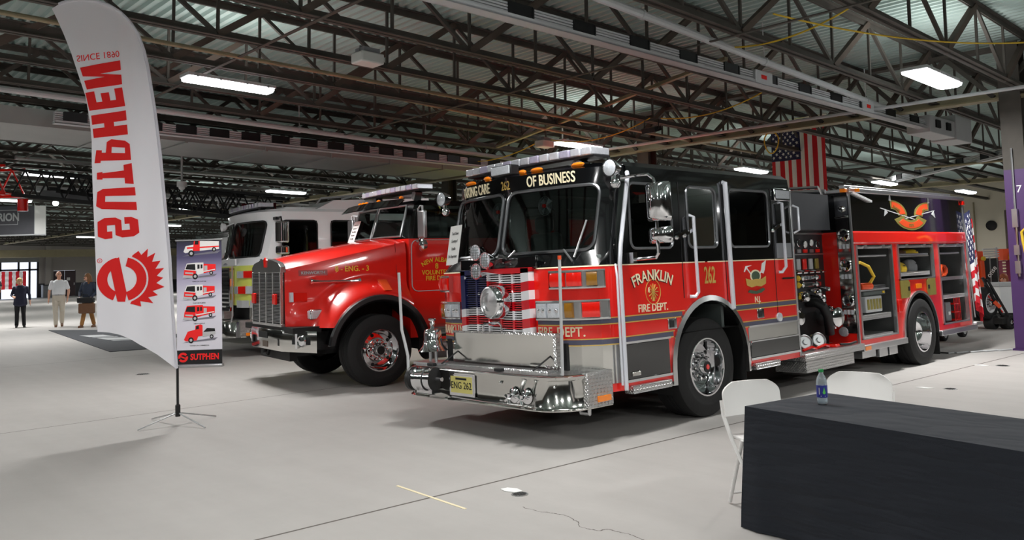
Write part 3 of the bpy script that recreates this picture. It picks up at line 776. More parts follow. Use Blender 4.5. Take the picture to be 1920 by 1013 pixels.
# ------------------------------------------------------------------ THE BLACK AND RED PUMPER (nearest truck)
LEAN = 0.02073
FR = thing('fire_engine', 'black over red pumper numbered 262, nearest fire engine with open rear lockers', 'fire engine', (-5.136, 7.356, 0), rot=(0, -LEAN, 0))
FM = Matrix.Translation((-5.136, 7.356, 0)) @ Matrix.Rotation(-LEAN, 4, 'Y')
cab_shell(FR, 'black', 'red')
# stripes
def not_arch(z): 
    r2 = .69 ** 2 - max(0, z - .56) ** 2; h = math.sqrt(max(r2, 0))
    return lambda p: not (.10 - h - .02 < p.y < .10 + h + .02) and not (abs(p.x - XC) < .56 and p.y < -1.7)
def fine_band(b, z0, z1, off, m):
    lo = resample(cab_path(z0, off), 400); hi = resample(cab_path(z1, off), 400); kp = not_arch(z0)
    for a, c, d, e in zip(lo, lo[1:], hi[1:], hi):
        if kp((a + c) / 2): b.add([a, c, d, e], [(0, 1, 2, 3)], m)
s = MB()
for zc in (1.095, 0.905):
    fine_band(s, zc - .022, zc + .022, .004, 0); fine_band(s, zc + .024, zc + .034, .004, 1); fine_band(s, zc - .034, zc - .024, .004, 1)
fine_band(s, 1.604, 1.616, .004, 2)
s.build('stripe', ['band', 'gold', 'cream'], FR)
MB().box(XC - .58, XC + .58, -1.775, -1.74, 1.62, 1.74).build('cowl_panel', 'black', FR, bevel=.01)
# lower polished panels
b = MB(); cab_band(b, .515, .872, .003, 0, lambda p: p.y < -1.1 or (p.y > .82))
b.build_each('polished_skirt', 'steel', FR)
b = MB().box(XC - .9, XC + .9, -1.74, -1.70, .5, .9, 1).box(XC + .62, XC + .85, -1.76, -1.735, .62, .88, 0)
b.build('tread_panel', ['tread', 'dark'], FR)
MB().box(-.03, .012, -1.28, -.62, .53, .862).build('step_well', 'black', FR, bevel=.006)
MB().box(-.03, .010, .84, 1.88, .53, .70).build('step_well', 'black', FR, bevel=.006)
MB().box(-.02, .03, -1.22, -1.10, .56, .60).build('step_lamp', 'steel', FR, bevel=.005)
b = MB()
for y0, y1 in ((-1.33, -.6), (.82, 1.89)): b.box(-.03, .02, y0, y1, .505, .53).box(-.03, .018, y0, y1, .865, .885)
b.box(-.03, .022, .84, 1.88, .70, .715)
b.build_each('chrome_moulding', 'chrome', FR)
for y0, y1, z0, z1 in ((-1.25, -.66, .40, .475), (.86, 1.36, .40, .47)):
    MB().box(-.06, .055, y0, y1, z0, z1).build('step_plate', 'tread', FR, bevel=.008)
b = MB(); flat_ring(b, arch_pts(.025, .10, .56, .70, .40), arch_pts(.035, .10, .56, .645, .40), .05); b.build('fender_trim', 'satin', FR, sharp=60)
MB().tube([(.006, y, z) for y, z in ((-1.335, 2.3), (-1.33, 1.6), (-1.3, .9))], .004, 4).tube([(.003, -.32, 2.44), (.003, -.32, 1.25)], .004, 4).tube([(.003, .46, 2.44), (.003, .46, 1.15)], .004, 4).tube([(.003, 1.46, 2.44), (.003, 1.46, .9)], .004, 4).build_each('door_seam', 'dark', FR)
# grille
b = MB(); b.box(XC - .48, XC + .48, -1.79, -1.77, .97, 1.6, 1)
for k in range(27): z = .985 + k * .0226; b.box(XC - .45, XC + .45, -1.815, -1.79, z, z + .011)
for k in range(6): xx = XC - .46 + k * .184; b.box(xx - .012, xx + .012, -1.822, -1.79, .97, 1.6)
b.box(XC - .52, XC - .45, -1.83, -1.74, .94, 1.62).box(XC + .41, XC + .52, -1.83, -1.74, .94, 1.62).box(XC - .52, XC + .52, -1.83, -1.74, 1.575, 1.625).box(XC - .52, XC + .52, -1.83, -1.74, .94, .985)
b.build('grille', ['grilleflag', 'ink'], FR, flat=True)
# siren on the grille
b = MB().lathe([(.155, 0), (.165, .02), (.165, .13), (.15, .16), (.135, .165), (.13, .155), (.09, .165), (.085, .15), (.04, .16), (0, .165)], (XC + .12, -1.83, 1.30), (-.12, -1, 0), 32, mfun=lambda i: 1 if i >= 3 else 0)
b.build('siren', ['chrome', 'alu'], FR, sharp=50)
# round lamps on a stalk
for (px, py, pz) in ((-1.37, -1.9, 1.80), (-1.18, -1.94, 1.715), (-1.35, -1.92, 1.61)):
    l = MB().lathe([(.03, .1), (.06, .07), (.078, 0), (.082, -.02), (.072, -.02)], (px, py, pz), (0, 1, 0), 20).build('round_lamp', 'chrome', FR)
    MB().lathe([(.074, 0), (.05, .012), (0, .018)], (px, py - .018, pz), (0, -1, 0), 16).build('lamp_lens', 'lens', l)
    g = MB()
    for k in range(-2, 3): g.cyl((px - .07, py - .04, pz + k * .026), (px + .07, py - .04, pz + k * .026), .003, n=5).cyl((px + k * .026, py - .04, pz - .07), (px + k * .026, py - .04, pz + .07), .003, n=5)
    g.build('lamp_guard', 'chrome', l)
MB().tube([(-1.37, -1.82, 1.82), (-1.25, -1.8, 1.72), (-1.36, -1.82, 1.60)], .018, 8).tube([(-1.25, -1.8, 1.72), (-1.3, -1.74, 1.7)], .02, 8).build('lamp_bracket', 'chrome', FR)
# lamp clusters both sides
for s_ in (-1, 1):
    X = lambda h: XC + s_ * h
    def lampbox(h0, h1, z0, z1, parts, name):
        P = lambda h, z, o: cab_pt(s_ * h, z, o)
        bz = MB(); loop = rrect(h0, h1, z0, z1, .012, 2)
        N = max(3, int((h1 - h0) / .06)); rows = []
        hs = [lerp(h0, h1, k / N) for k in range(N + 1)]
        rows = [[P(h, z0, .0) for h in hs], [P(h, z0, .05) for h in hs], [P(h, z0 + .014, .055) for h in hs], [P(h, z0 + .016, .03) for h in hs], [P(h, z1 - .016, .03) for h in hs], [P(h, z1 - .014, .055) for h in hs], [P(h, z1, .05) for h in hs], [P(h, z1, 0) for h in hs]]
        bz.loft(rows)
        for h in (h0, h1): bz.add([P(h, z0, 0), P(h, z0, .055), P(h, z1, .055), P(h, z1, 0)], [(0, 1, 2, 3)])
        o = bz.build('lamp_bezel', 'satin', FR)
        for a, c, mat in parts:
            q = MB(); n2 = 4; hh = [lerp(a, c, k / n2) for k in range(n2 + 1)]
            zz0, zz1 = z0 + .02, z1 - .02; ins = .012
            q.loft([[P(h, zz0, .03) for h in hh], [P(lerp(h, (a + c) / 2, .08), zz0 + .006, .062) for h in hh], [P(lerp(h, (a + c) / 2, .12), (zz0 + zz1) / 2, .07) for h in hh], [P(lerp(h, (a + c) / 2, .08), zz1 - .006, .062) for h in hh], [P(h, zz1, .03) for h in hh]])
            for h, hi in ((a, lerp(a, (a + c) / 2, .1)), (c, lerp(c, (a + c) / 2, .1))): q.add([P(h, zz0, .03), P(hi, zz0 + .006, .062), P(hi, (zz0 + zz1) / 2, .07), P(hi, zz1 - .006, .062), P(h, zz1, .03)], [(0, 1, 2, 3, 4)])
            q.build('lamp_lens', mat, o)
            if mat == 'lens':
                m_ = (a + c) / 2; w = MB()
                for dh in (-.045, .045): w.ball(P(m_ + dh * .6, (zz0 + zz1) / 2, .068), .022, 10, sq=(1, .5, 1))
                w.build('lamp_bulb', 'chrome', o)
    lampbox(.76, 1.17, 1.405, 1.58, ((.775, .905, 'lampred'), (.925, 1.045, 'lampred'), (1.07, 1.15, 'amberdim')), 'warning')
    lampbox(.575, 1.18, 1.115, 1.30, ((.585, .715, 'lens'), (.73, .86, 'lens'), (.895, .975, 'amberdim'), (1.03, 1.16, 'lampred')), 'head')
# front lettering
def front_fn(xc, zc, slope=0.0): return lambda u, v, w: cab_pt(xc + u, zc + v + u * slope, .004 + w)
MB().text('FIRE  DEPT.', .125, front_fn(.80, 1.0), .004, .012, .82, cuts=(.05, 0)).build('front_lettering', ['cream', 'gold'], FR)
MB().text('FRANKLIN', .125, front_fn(-.83, 1.0), .004, .012, .82, cuts=(.05, 0)).build('front_lettering', ['cream', 'gold'], FR)
MB().text('TAKING CARE', .150, front_fn(-.60, 2.485), .004, .014, .62, slant=.12, cuts=(.05, 0)).build('front_lettering', ['cream', 'gold'], FR)
MB().text('OF BUSINESS', .150, front_fn(.56, 2.485), .004, .014, .66, slant=.12, cuts=(.05, 0)).build('front_lettering', ['cream', 'gold'], FR)
MB().text('262', .13, front_fn(-.02, 2.48), .004, .004, .70, slant=.15, m=1, cuts=(.05, 0)).build('front_lettering', ['cream', 'gold'], FR)
# side lettering
def side_fn(yc, zc, x=.004): return lambda u, v, w: (x + w, yc + u, zc + v)
t = MB()
t.text('FRANKLIN', .15, side_fn(-.82, 1.49, .003), .003, .02, .92, m=2, arc=.75).text('FRANKLIN', .15, side_fn(-.815, 1.495), .004, .014, .92, arc=.75)
t.text('FIRE DEPT.', .105, side_fn(-.83, 1.18), .004, .010, .95).text('262', .25, side_fn(.15, 1.46), .004, .012, .55, m=1).text('N.J.', .095, side_fn(1.05, 1.165), .004, .008, .85)
ring = lambda r, x: [(x, -.82 + r * math.cos(2 * PI * k / 32), 1.335 + 1.05 * r * math.sin(2 * PI * k / 32)) for k in range(32)]
t.tube(ring(.115, .004), .0035, 4, 1, closed=True)
for a in range(0, 180, 30): t.beam((.004, -.82 - .075 * math.cos(R(a)), 1.335 - .08 * math.sin(R(a))), (.004, -.82 + .075 * math.cos(R(a)), 1.335 + .08 * math.sin(R(a))), .006, .01, 1, (1, 0, 0))
t.prism([(-.02, -.09), (.02, -.09), (.012, -.05), (-.012, -.05)], lambda u, v, w: (.004 + w, -.82 + u, 1.335 + v), 0, .003, 1)
t.prism([(-.075, .0), (-.055, -.01), (-.055, .05), (-.075, .04)], lambda u, v, w: (.004 + w, -.82 + u, 1.335 + v), 0, .003, 0)
t.build('door_lettering', ['cream', 'gold', 'ink'], FR, label='gold leaf door lettering and round badge')
# crest with pick and spear on the crew door
t = MB(); f = lambda u, v, w: (.004 + w, 1.03 + u, 1.41 + .72 * v)
t.beam((.006, .85, 1.53), (.006, 1.03, 1.38), .014, .006, 0, (1, 0, 0)).beam((.006, 1.2, 1.52), (.006, 1.03, 1.37), .014, .006, 0, (1, 0, 0))
t.prism([(-.23, .1), (-.19, .19), (-.06, .2), (-.17, .165), (-.21, .1)], f, 0, .003, 0).prism([(.12, .08), (.15, .22), (.24, .27), (.2, .12), (.17, .06)], f, 0, .003, 0)
t.prism([(.11 * math.cos(a), .03 + .1 * math.sin(a)) for a in [2 * PI * k / 20 for k in range(20)]], f, 0.001, .004, 2).prism([(.085 * math.cos(a), .03 + .075 * math.sin(a)) for a in [2 * PI * k / 20 for k in range(20)]], f, 0.003, .006, 3)
t.prism([(-.21, .0), (-.1, -.03), (0, -.015), (.12, -.02), (.21, .02), (.2, -.10), (.1, -.14), (0, -.125), (-.1, -.145), (-.19, -.11)], f, 0.004, .008, 1)
t.prism([(-.14, -.18), (0, -.205), (.14, -.16), (.18, -.19), (.1, -.235), (0, -.25), (-.1, -.24), (-.18, -.215)], f, 0.002, .006, 3)
t.build('crest', ['paper', 'gold', 'cream', pm('crest_green', (70, 92, 70), .4)], FR, label='painted crest with pick, spear and gold banner')
# bumper
def bump_path(inset=0.0, n=6):
    P = [(XC - HW + inset, -1.5)]
    hw, yf, r = HW - inset, -2.16 + inset, .34
    for k in range(n + 1): a = R(90 * k / n); P.append((XC - hw + r - r * math.cos(a), yf + r - r * math.sin(a)))
    for k in range(n + 1): a = R(90 * k / n); P.append((XC + hw - r + r * math.sin(a), yf + r - r * math.cos(a)))
    P.append((XC + hw, -1.5)); return P
bp = bump_path(); b = MB()
prof = [(.34, .02), (.335, -.008), (.345, -.012), (.355, 0), (.37, .008), (.60, .008), (.615, -.006), (.635, -.01), (.645, 0), (.645, .05)]
b.loft([[(x, y, z) for x, y in bump_path(ins)] for z, ins in prof])
b.build('front_bumper', 'steel', FR, sharp=50)
b = MB(); b.add([(x, y, .648) for x, y in bump_path(.03)], [list(range(16))]); b.add([(x, y, .35) for x, y in bump_path(.04)], [list(range(16))], 1)
b.box(XC - .7, XC + .85, -1.95, -1.8, .65, .665)
b.build('bumper_deck', ['tread', 'dark'], FR, flat=True)
e = MB().box(-.05, .022, -1.85, -1.50, .345, .66); eo = e.build('bumper_end_plate', 'tread', FR, bevel=.01)
MB().box(.02, .032, -1.72, -1.54, .385, .44).build('marker_lamp', 'amber', eo, bevel=.004)
lid = MB().box(XC - .66, XC + .87, -1.835, -1.81, .70, .995, 0).box(XC - .67, XC + .88, -1.845, -1.80, .98, 1.0, 1).box(XC + .85, XC + .885, -1.86, -1.78, .70, 1.0, 1).build('tray_lid', ['steel', 'tread'], FR, label='open polished lid of bumper tray')
for xx in (XC - .6, XC + .78): MB().cyl((xx, -1.83, .79), (xx - .05, -2.02, .67), .008, n=6).build('lid_strut', 'plastic', lid)
MB().tube([(XC - .2, -1.81, .99), (XC - .2, -1.81, 1.06), (XC - .16, -1.81, 1.085), (XC + .05, -1.81, 1.085), (XC + .09, -1.81, 1.06), (XC + .09, -1.81, .99)], .018, 8).build('lid_handle', 'chrome', lid)
for xx in (XC - .75, XC + .32): MB().box(xx - .05, xx + .05, -2.1, -2.05, .65, .68).build('tray_latch', 'plastic', FR, bevel=.006)
# number plate, knobs, tow eye
npt = MB().box(-1.535, -1.175, -2.178, -2.16, .41, .60).box(-1.55, -1.16, -2.172, -2.16, .395, .615).build('number_plate_frame', 'chrome', FR)
k = MB().box(-1.52, -1.19, -2.181, -2.176, .425, .585, 0).box(-1.44, -1.27, -2.183, -2.18, .552, .572, 2).text('ENG 262', .095, lambda u, v, w: (-1.355 + u, -2.182 - w, .495 + v), .002, .006, .9, m=1)
k.build('number_plate', [pm('number_plate_yellow', (214, 204, 120), .5), 'ink', 'ink'], npt, flat=True)
for xx in (-.60, -.43):
    o = MB().lathe([(.07, 0), (.07, .008), (.05, .014), (.022, .03), (.022, .06)], (xx, -2.16, .46), (0, -1, 0), 20).build('discharge_cap', 'chrome', FR)
    q = MB()
    for j in range(5): a = 2 * PI * j / 5; q.cyl((xx, -2.24, .44), (xx + .045 * math.cos(a), -2.245, .44 + .045 * math.sin(a)), .014, n=6)
    q.build('cap_lugs', 'chrome', o)
MB().tube([(-.16, -1.75, .34), (-.16, -1.75, .28), (-.06, -1.75, .28), (-.06, -1.75, .34)], .02, 6).build('tow_eye', 'alu', FR)
bo = MB()
for xx in (-.8, -.78, -.1): bo.lathe([(.012, 0), (.01, .008), (0, .012)], (xx, -2.155 + (.02 if xx > -.2 else 0), .56), (0, -1, 0), 8).lathe([(.012, 0), (.01, .008), (0, .012)], (xx, -2.155, .40), (0, -1, 0), 8)
bo.build('bumper_bolts', 'chrome', FR)
# bell
bx, by = -2.13, -1.93
bl = MB().lathe([(.0, .235), (.05, .235), (.085, .22), (.095, .19), (.098, .12), (.11, .06), (.14, .02), (.165, 0), (.155, 0), (.13, .03)], (bx, by, .79), (0, 0, 1), 28).build('bell', 'chrome', FR, sharp=60)
MB().lathe([(.03, 0), (.018, .03), (.03, .06), (.02, .08), (.024, .1), (0, .11)], (bx, by, 1.02), (0, 0, 1), 14).cyl((bx - .05, by, 1.12), (bx + .05, by, 1.12), .014, n=8).build('bell_finial', 'chrome', bl)
q = MB().box(bx - .2, bx + .22, by - .12, by + .12, .65, .675)
for dx in (-.05, .05): q.cyl((bx + dx, by, .67), (bx + dx, by, .82), .016, n=8)
q.build('bell_stand', 'alu', bl)
# mechanical siren drum
sx = MB().lathe([(.0, 0), (.10, 0), (.118, .015), (.118, .05), (.105, .055), (.108, .09), (.118, .1), (.118, .12), (.108, .13), (.108, .2), (.12, .21), (.12, .235), (.108, .245), (.108, .29), (.118, .3), (.118, .33), (.06, .34), (.02, .35), (.02, .42), (0, .42)], (-2.03, -2.30, .545), (1, .22, 0), 28, mfun=lambda i: 1 if i in (2, 3, 11, 15, 16) else 0)
so = sx.build('drum_siren', ['chrome', 'plastic'], FR, sharp=40)
MB().box(-1.98, -1.72, -2.27, -2.12, .40, .44).build('siren_bracket', 'chrome', so)
MB().lathe([(.07, 0), (.07, .006), (0, .006)], (-2.032, -2.302, .545), (-1, -.22, 0), 20).build('siren_face', 'ltgrey', so)
# corner wands
wd = MB().tube([(-.05, -2.08, .66), (-.02, -2.08, 1.68)], .014, 8).build('corner_wand', 'ltgrey', FR)
MB().cyl((-.02, -2.08, 1.675), (-.02, -2.08, 1.71), .017).build('wand_tip', 'orange', wd)
wd = MB().tube([(-2.33, -2.12, .60), (-2.33, -2.12, .74), (-2.37, -2.12, .86), (-2.43, -2.12, 1.02), (-2.45, -2.12, 1.64)], .016, 8).build('corner_wand', 'ltgrey', FR)
# roof: light bar, brow light, markers, spot lamps
def light_bar(root, xc, y, z, half, tilt=0.0, bow=.06, n=14, mats=('lens',)):
    o = MB().box(xc - half, xc + half, y - .12, y + .12, z - .055, z - .035).build('light_bar', 'plastic', root)
    for k in range(n):
        a, c = -half + 2 * half * k / n, -half + 2 * half * (k + 1) / n
        yy = y - bow * (1 - ((a + c) / 2 / half) ** 2)
        MB().box(xc + a + .004, xc + c - .004, yy - .15, yy + .13, z - .035, z + .045, 0).build('light_pod', mats[k % len(mats)], o, bevel=.012)
    for sgn in (-1, 1): MB().beam((xc + sgn * half * .72, y, z - .05), (xc + sgn * half * .66, y, z - .17), .12, .1).build('bar_foot', 'alu', o)
M['ledpod'] = pm('clear_led_pod', (214, 216, 224), .12, .35, var=.25, scale=30)
M['ledpod2'] = pm('lilac_led_pod', (196, 190, 214), .12, .35, var=.25, scale=30)
light_bar(FR, XC, -1.18, 2.735, .97, mats=('ledpod', 'ledpod', 'ledpod2'))
bl = MB().box(XC - .15, XC + .15, -1.66, -1.54, 2.585, 2.69).build('brow_light', 'plastic', FR, bevel=.01)
MB().box(XC - .14, XC + .14, -1.675, -1.66, 2.595, 2.68).build('lamp_lens', 'lens', bl, bevel=.006)
for dx, ln in ((.17, .05), (.36, .09), (.86, .09), (-.9, .09), (-.45, .05)):
    p = cab_pt(dx, 2.56, -.08); MB().ball((p.x, p.y, 2.61), .045, 12, sq=(ln / .045, .8, .6)).build('marker_lamp', 'amber', FR)
for (px, py, pz) in ((.06, -1.42, 2.52), (-2.47, -1.47, 2.47)):
    l = MB().lathe([(.02, .11), (.06, .08), (.085, 0), (.088, -.02), (.078, -.02)], (px, py, pz), (0, 1, 0), 22).lathe([(.03, 0), (.02, .1)], (px, py + .03, pz - .15), (0, 0, 1), 10).ball((px + .02, py + .03, pz - .15), .05, 10).build('spot_lamp', 'chrome', FR)
    MB().lathe([(.08, 0), (.05, .014), (0, .02)], (px, py - .018, pz), (0, -1, 0), 18).build('lamp_lens', 'lens', l)
MB().box(XC - .5, XC + .45, .1, 1.5, 2.56, 2.66).build('roof_unit', 'black', FR, bevel=.04)
# screen fans
for h, z, y in ((.32, 2.25, -1.36), (-.42, 2.25, -1.34)):
    f_ = MB()
    for k in range(8): f_.tube([(XC + h + (.012 + .012 * k) * math.cos(2 * PI * j / 20), y, z + (.012 + .012 * k) * math.sin(2 * PI * j / 20)) for j in range(20)], .0022, 4, 1, closed=True)
    for k in range(4):
        a = PI / 4 + k * PI / 2
        f_.add([(XC + h, y + .012, z), (XC + h + .09 * math.cos(a - .3), y + .03, z + .09 * math.sin(a - .3)), (XC + h + .09 * math.cos(a + .3), y + .012, z + .09 * math.sin(a + .3))], [(0, 1, 2)], 1)
    f_.lathe([(.022, 0), (.018, .02), (0, .024)], (XC + h, y - .004, z), (0, -1, 0), 12, 0)
    f_.build('cab_fan', ['lampred', 'lens'], FR)
# wipers
for pts in (((.95, 1.66), (.80, 1.78)), ((.94, 1.70), (.98, 2.05)), ((.1, 1.68), (.22, 1.8))):
    a = cab_pt(pts[0][0], pts[0][1], .03); c = cab_pt(pts[1][0], pts[1][1], .02); MB().cyl(a, c, .01, n=6).build('wiper', 'alu', FR)
# mirrors
mr = MB().tube([(.0, -1.22, 2.44), (.12, -1.24, 2.44), (.36, -1.25, 2.43), (.42, -1.25, 2.38), (.43, -1.25, 2.3)], .016, 8).tube([(.43, -1.25, 1.82), (.43, -1.25, 1.7), (.4, -1.25, 1.66), (.05, -1.23, 1.65), (0, -1.22, 1.67)], .016, 8).tube([(.43, -1.25, 2.0), (.43, -1.25, 1.9)], .014, 8).box(-.02, .05, -1.28, -1.18, 2.40, 2.46).box(-.02, .14, -1.26, -1.2, 1.62, 1.72).build_each('mirror_arm', 'chrome', FR)
for z0, z1, yy in ((1.99, 2.35, .1), (1.79, 1.94, .07)):
    q = MB(); rows = []
    for k in range(7):
        a = R(-90 + 30 * k); rows.append([(.43 + .135 * math.sin(a) * (1 if z == 0 else .93), -1.2 - yy * math.cos(a) * (1 if z == 0 else .75), z1 if j > 1 else z0) if False else (.43 + .135 * math.sin(a) * s2, -1.2 - yy * math.cos(a) * s3, zz) for j, (zz, s2, s3) in enumerate(((z0, .9, .5), (z0 + .015, .97, .85), (z0 + .04, 1, 1), (z1 - .04, 1, 1), (z1 - .015, .97, .85), (z1, .9, .5)))])
    q.loft(rows); q.build('mirror_head', 'chrome', mr, sharp=60)
    MB().box(.30, .56, -1.2, -1.185, z0 + .01, z1 - .01).build('mirror_glass', 'steel', mr)
# grab bars
def bar(pts, r, name='grab_bar', mat='bar'): return MB().tube(pts, r, 8).build(name, mat, FR)
bar([(.02, -1.14, 2.50), (.05, -1.17, 2.46), (.055, -1.33, 1.80), (.05, -1.35, 1.62), (.05, -1.35, .45)], .021)
bar([(.02, -1.38, 1.62), (.045, -1.395, 1.5), (.045, -1.395, .5)], .011)
bar([(.0, .50, 2.47), (.03, .50, 2.47), (.035, .51, 1.10), (.0, .51, 1.09)], .026)
bar([(.0, -.16, 2.10), (.06, -.16, 2.08), (.06, -.15, 1.30), (.045, -.18, 1.26), (0, -.22, 1.26)], .018)
bar([(.0, 1.62, 2.28), (.055, 1.62, 2.27), (.055, 1.62, 1.52), (.03, 1.57, 1.46), (0, 1.54, 1.46)], .018)
bar([(.03, 1.9, 2.25), (.09, 1.92, 2.22), (.09, 1.92, 1.95), (.03, 1.9, 1.92)], .014)
for (yy, zz) in ((-.20, 1.92), (-.33, 1.9), (1.52, 1.98)):
    MB().beam((.02, yy - .08, zz - .03), (.03, yy + .08, zz + .04), .03, .03).ball((.025, yy - .09, zz - .035), .025, 8).build('door_latch', 'chrome', FR)
for yy in (-.55, 1.08): MB().box(0, .014, yy - .07, yy + .07, .955, 1.06, 0).box(.012, .02, yy - .05, yy + .02, .97, 1.045, 1).build('door_handle', ['chrome', 'plastic'], FR, bevel=.006)
MB().lathe([(.055, 0), (.05, .02), (0, .03)], (0, 1.48, .94), (1, 0, 0), 18).build('side_light', 'lens', FR)
sl = MB().box(0, .03, 1.52, 1.87, 2.30, 2.45).build('scene_light', 'chrome', FR, bevel=.01)
MB().box(.03, .036, 1.55, 1.84, 2.325, 2.425).build('lamp_lens', 'lens', sl)
MB().box(0, .003, 1.53, 1.86, 1.625, 1.80, 0).build('warning_plate', 'grey', FR)
MB().box(0.0, .02, 1.58, 1.86, 1.375, 1.395).build('trim_bar', 'chrome', FR)
MB().box(-.03, .015, 1.885, 1.915, .45, 2.44).build('corner_trim', 'alu', FR, bevel=.005)
# front wheels, chassis
for s_, x in ((1, -.20), (-1, -2.24)): tyre_wheel(FR, x, .05, .515 + (.045 if s_ < 0 else 0), .515, .36, .295, s_, 'front')
c = MB()
for xx in (-1.62, -.82): c.box(xx - .05, xx + .05, -1.7, 7.3, .45, .72)
c.box(-2.0, -.4, -.1, .2, .42, .56).box(-2.1, -.4, 1.0, 3.4, .3, .9).box(-2.0, -.45, 5.2, 5.5, .35, .55).box(-2.3, -.1, -1.5, -.7, .5, .85)
c.build('chassis', 'dark', FR, flat=True)

# --- pump bay
b = MB().box(-2.44, -.42, 1.92, 3.44, .45, 2.0, 0).box(-2.44, -.10, 1.93, 3.06, 1.97, 2.43, 1).box(-.42, -.05, 1.92, 3.44, .38, .47, 0)
b.box(-.42, -.405, 1.92, 3.44, 1.66, 1.675, 2).box(-.42, -.40, 1.92, 3.44, 1.93, 1.955, 2)
b.build('pump_bay', [pm('crackle_black_panel', (38, 39, 42), .5, var=.2, scale=40), pm('speckled_black_cover', (44, 47, 54), .6, var=.2, scale=60), 'alu'], FR, flat=True)
for k in range(7):
    yy = 2.28 + k * .165
    g_ = MB().lathe([(.052, 0), (.052, .02), (.045, .024), (.045, .014), (0, .014)], (-.415, yy, 1.80 + (.02 if k % 2 else 0)), (1, 0, 0), 16).build('pressure_gauge', ['chrome'], FR)
    MB().lathe([(.043, 0), (0, .001)], (-.398, yy, 1.80 + (.02 if k % 2 else 0)), (1, 0, 0), 16).build('gauge_dial', 'paper' if k % 3 else 'plastic', g_)
    MB().box(-.415, -.40, yy - .05, yy + .05, 1.69, 1.735, 0).build('label_plate', 'alu' if k % 2 else 'lampred', FR)
for k in range(7):
    yy = 2.25 + k * .16; mt = ('hoseyellow', 'hoseyellow', 'olive', 'ltgrey', 'lampred', 'ltgrey', 'olive')[k]
    q = MB().box(-.415, -.39, yy - .045, yy + .045, 1.47, 1.61).build('valve_plate', mt, FR, bevel=.006)
    MB().tube([(-.40, yy, 1.45), (-.33, yy, 1.44), (-.31, yy - .05, 1.43), (-.31, yy + .05, 1.43)], .014, 6).build('valve_handle', 'chrome', q)
for zz, mt in ((1.36, 'chrome'), (1.27, 'hoseyellow')):
    q = MB().box(-.41, -.37, 2.22, 2.7, zz - .03, zz + .03, 0).box(-.41, -.37, 2.78, 3.25, zz - .03, zz + .03, 1).build('slide_rail', [mt, 'chrome'], FR, bevel=.01)
    for yy in (2.25, 2.62, 2.74, 3.1): MB().lathe([(.04, 0), (.04, .03), (.02, .05)], (-.38, yy, zz), (1, 0, 0), 12).build('rail_knob', 'hoseyellow' if yy in (2.62,) else 'chrome', q)
q = MB().box(-.41, -.36, 2.30, 2.5, 1.02, 1.2).box(-.36, -.355, 2.33, 2.47, 1.05, 1.17).build('foam_inlet', 'hoseyellow', FR, bevel=.02)
for (yy, zz, r) in ((2.62, 1.12, .06), (2.95, 1.16, .05), (3.05, 1.08, .05), (2.42, .86, .09), (2.75, .58, .06), (3.2, 1.2, .03)):
    q = MB().lathe([(r, 0), (r, .1), (r * 1.2, .11), (r * 1.2, .16), (r * .9, .19), (0, .2)], (-.42, yy, zz), (1, -.1, 0), 16).build('discharge_outlet', 'chrome', FR)
    MB().cyl((-.27, yy - r * 1.3, zz), (-.27, yy + r * 1.3, zz), .014, n=6).build('cap_lug', 'chrome', q)
MB().tube([(-.40, 2.9, 1.03), (-.28, 2.9, 1.03), (-.2, 2.92, .98), (-.17, 2.97, .85), (-.2, 3.05, .62)], .06, 12).build('intake_elbow', 'plastic', FR)
i_ = MB().lathe([(.12, 0), (.12, .1), (.135, .11), (.135, .2), (.115, .21), (.115, .25), (.13, .26), (.13, .3), (.10, .32), (0, .325)], (-.42, 3.2, .83), (1, -.12, 0), 28).build('steamer_intake', 'chrome', FR, sharp=50)
for a in (0.4, 1.97, 3.5, 5.1): MB().cyl((-.22, 3.18 + .13 * math.cos(a), .83 + .13 * math.sin(a)), (-.22, 3.18 + .165 * math.cos(a), .83 + .165 * math.sin(a)), .018, n=6).build('intake_lug', 'chrome', i_)
MB().tube([(-.40, 2.32, 1.02), (-.33, 2.34, .9), (-.3, 2.5, .82), (-.35, 2.62, .98)], .008, 6).build('drain_cable', 'alu', FR)
# running board
MB().box(-.42, .07, 1.90, 3.44, .39, .472).build('running_board', 'tread', FR, bevel=.008)
MB().box(-.4, .02, 2.0, 3.22, .235, .385).build('step_box', 'tread', FR, bevel=.008)

# --- hose body
YB = [3.44, 3.52, 4.62, 4.80, 6.07, 6.26, 7.33, 7.45]; ZB = [.44, .505, .51, 1.245, 1.765, 1.95, 2.47]
b = MB()
rows = [[(0, y, z) for y in YB] for z in ZB]
def skb(i, k):
    y0 = YB[k]
    if i < 1 and k in (3,): return True
    if k == 1 and 1 <= i <= 3: return True
    if k == 3 and i in (3,): return True
    if k == 5 and 2 <= i <= 3: return True
    if k == 3 and i <= 2: return True
    return False
b.loft(rows, skip=skb, mfun=lambda i, k: 1 if i >= 5 else 0)
arch_fill(b, 0, 4.80, 6.07, .44, 1.245, 5.42, .46, .60, 0)
b.add([(0, 3.44, .44), (-.42, 3.44, .44), (-.42, 3.44, 1.95), (0, 3.44, 1.95)], [(0, 1, 2, 3)], 0)
b.add([(0, 3.44, 1.95), (-2.44, 3.44, 1.95), (-2.44, 3.44, 2.47), (0, 3.44, 2.47)], [(0, 1, 2, 3)], 1)
b.add([(0, 7.45, .44), (-2.44, 7.45, .44), (-2.44, 7.45, 2.47), (0, 7.45, 2.47)], [(0, 1, 2, 3)], 0)
b.add([(-2.44, 3.44, .44), (-2.44, 7.45, .44), (-2.44, 7.45, 2.47), (-2.44, 3.44, 2.47)], [(0, 1, 2, 3)], 0)
b.add([(0, 3.44, 2.47), (-2.44, 3.44, 2.47), (-2.44, 7.45, 2.47), (0, 7.45, 2.47)], [(0, 1, 2, 3)], 1)
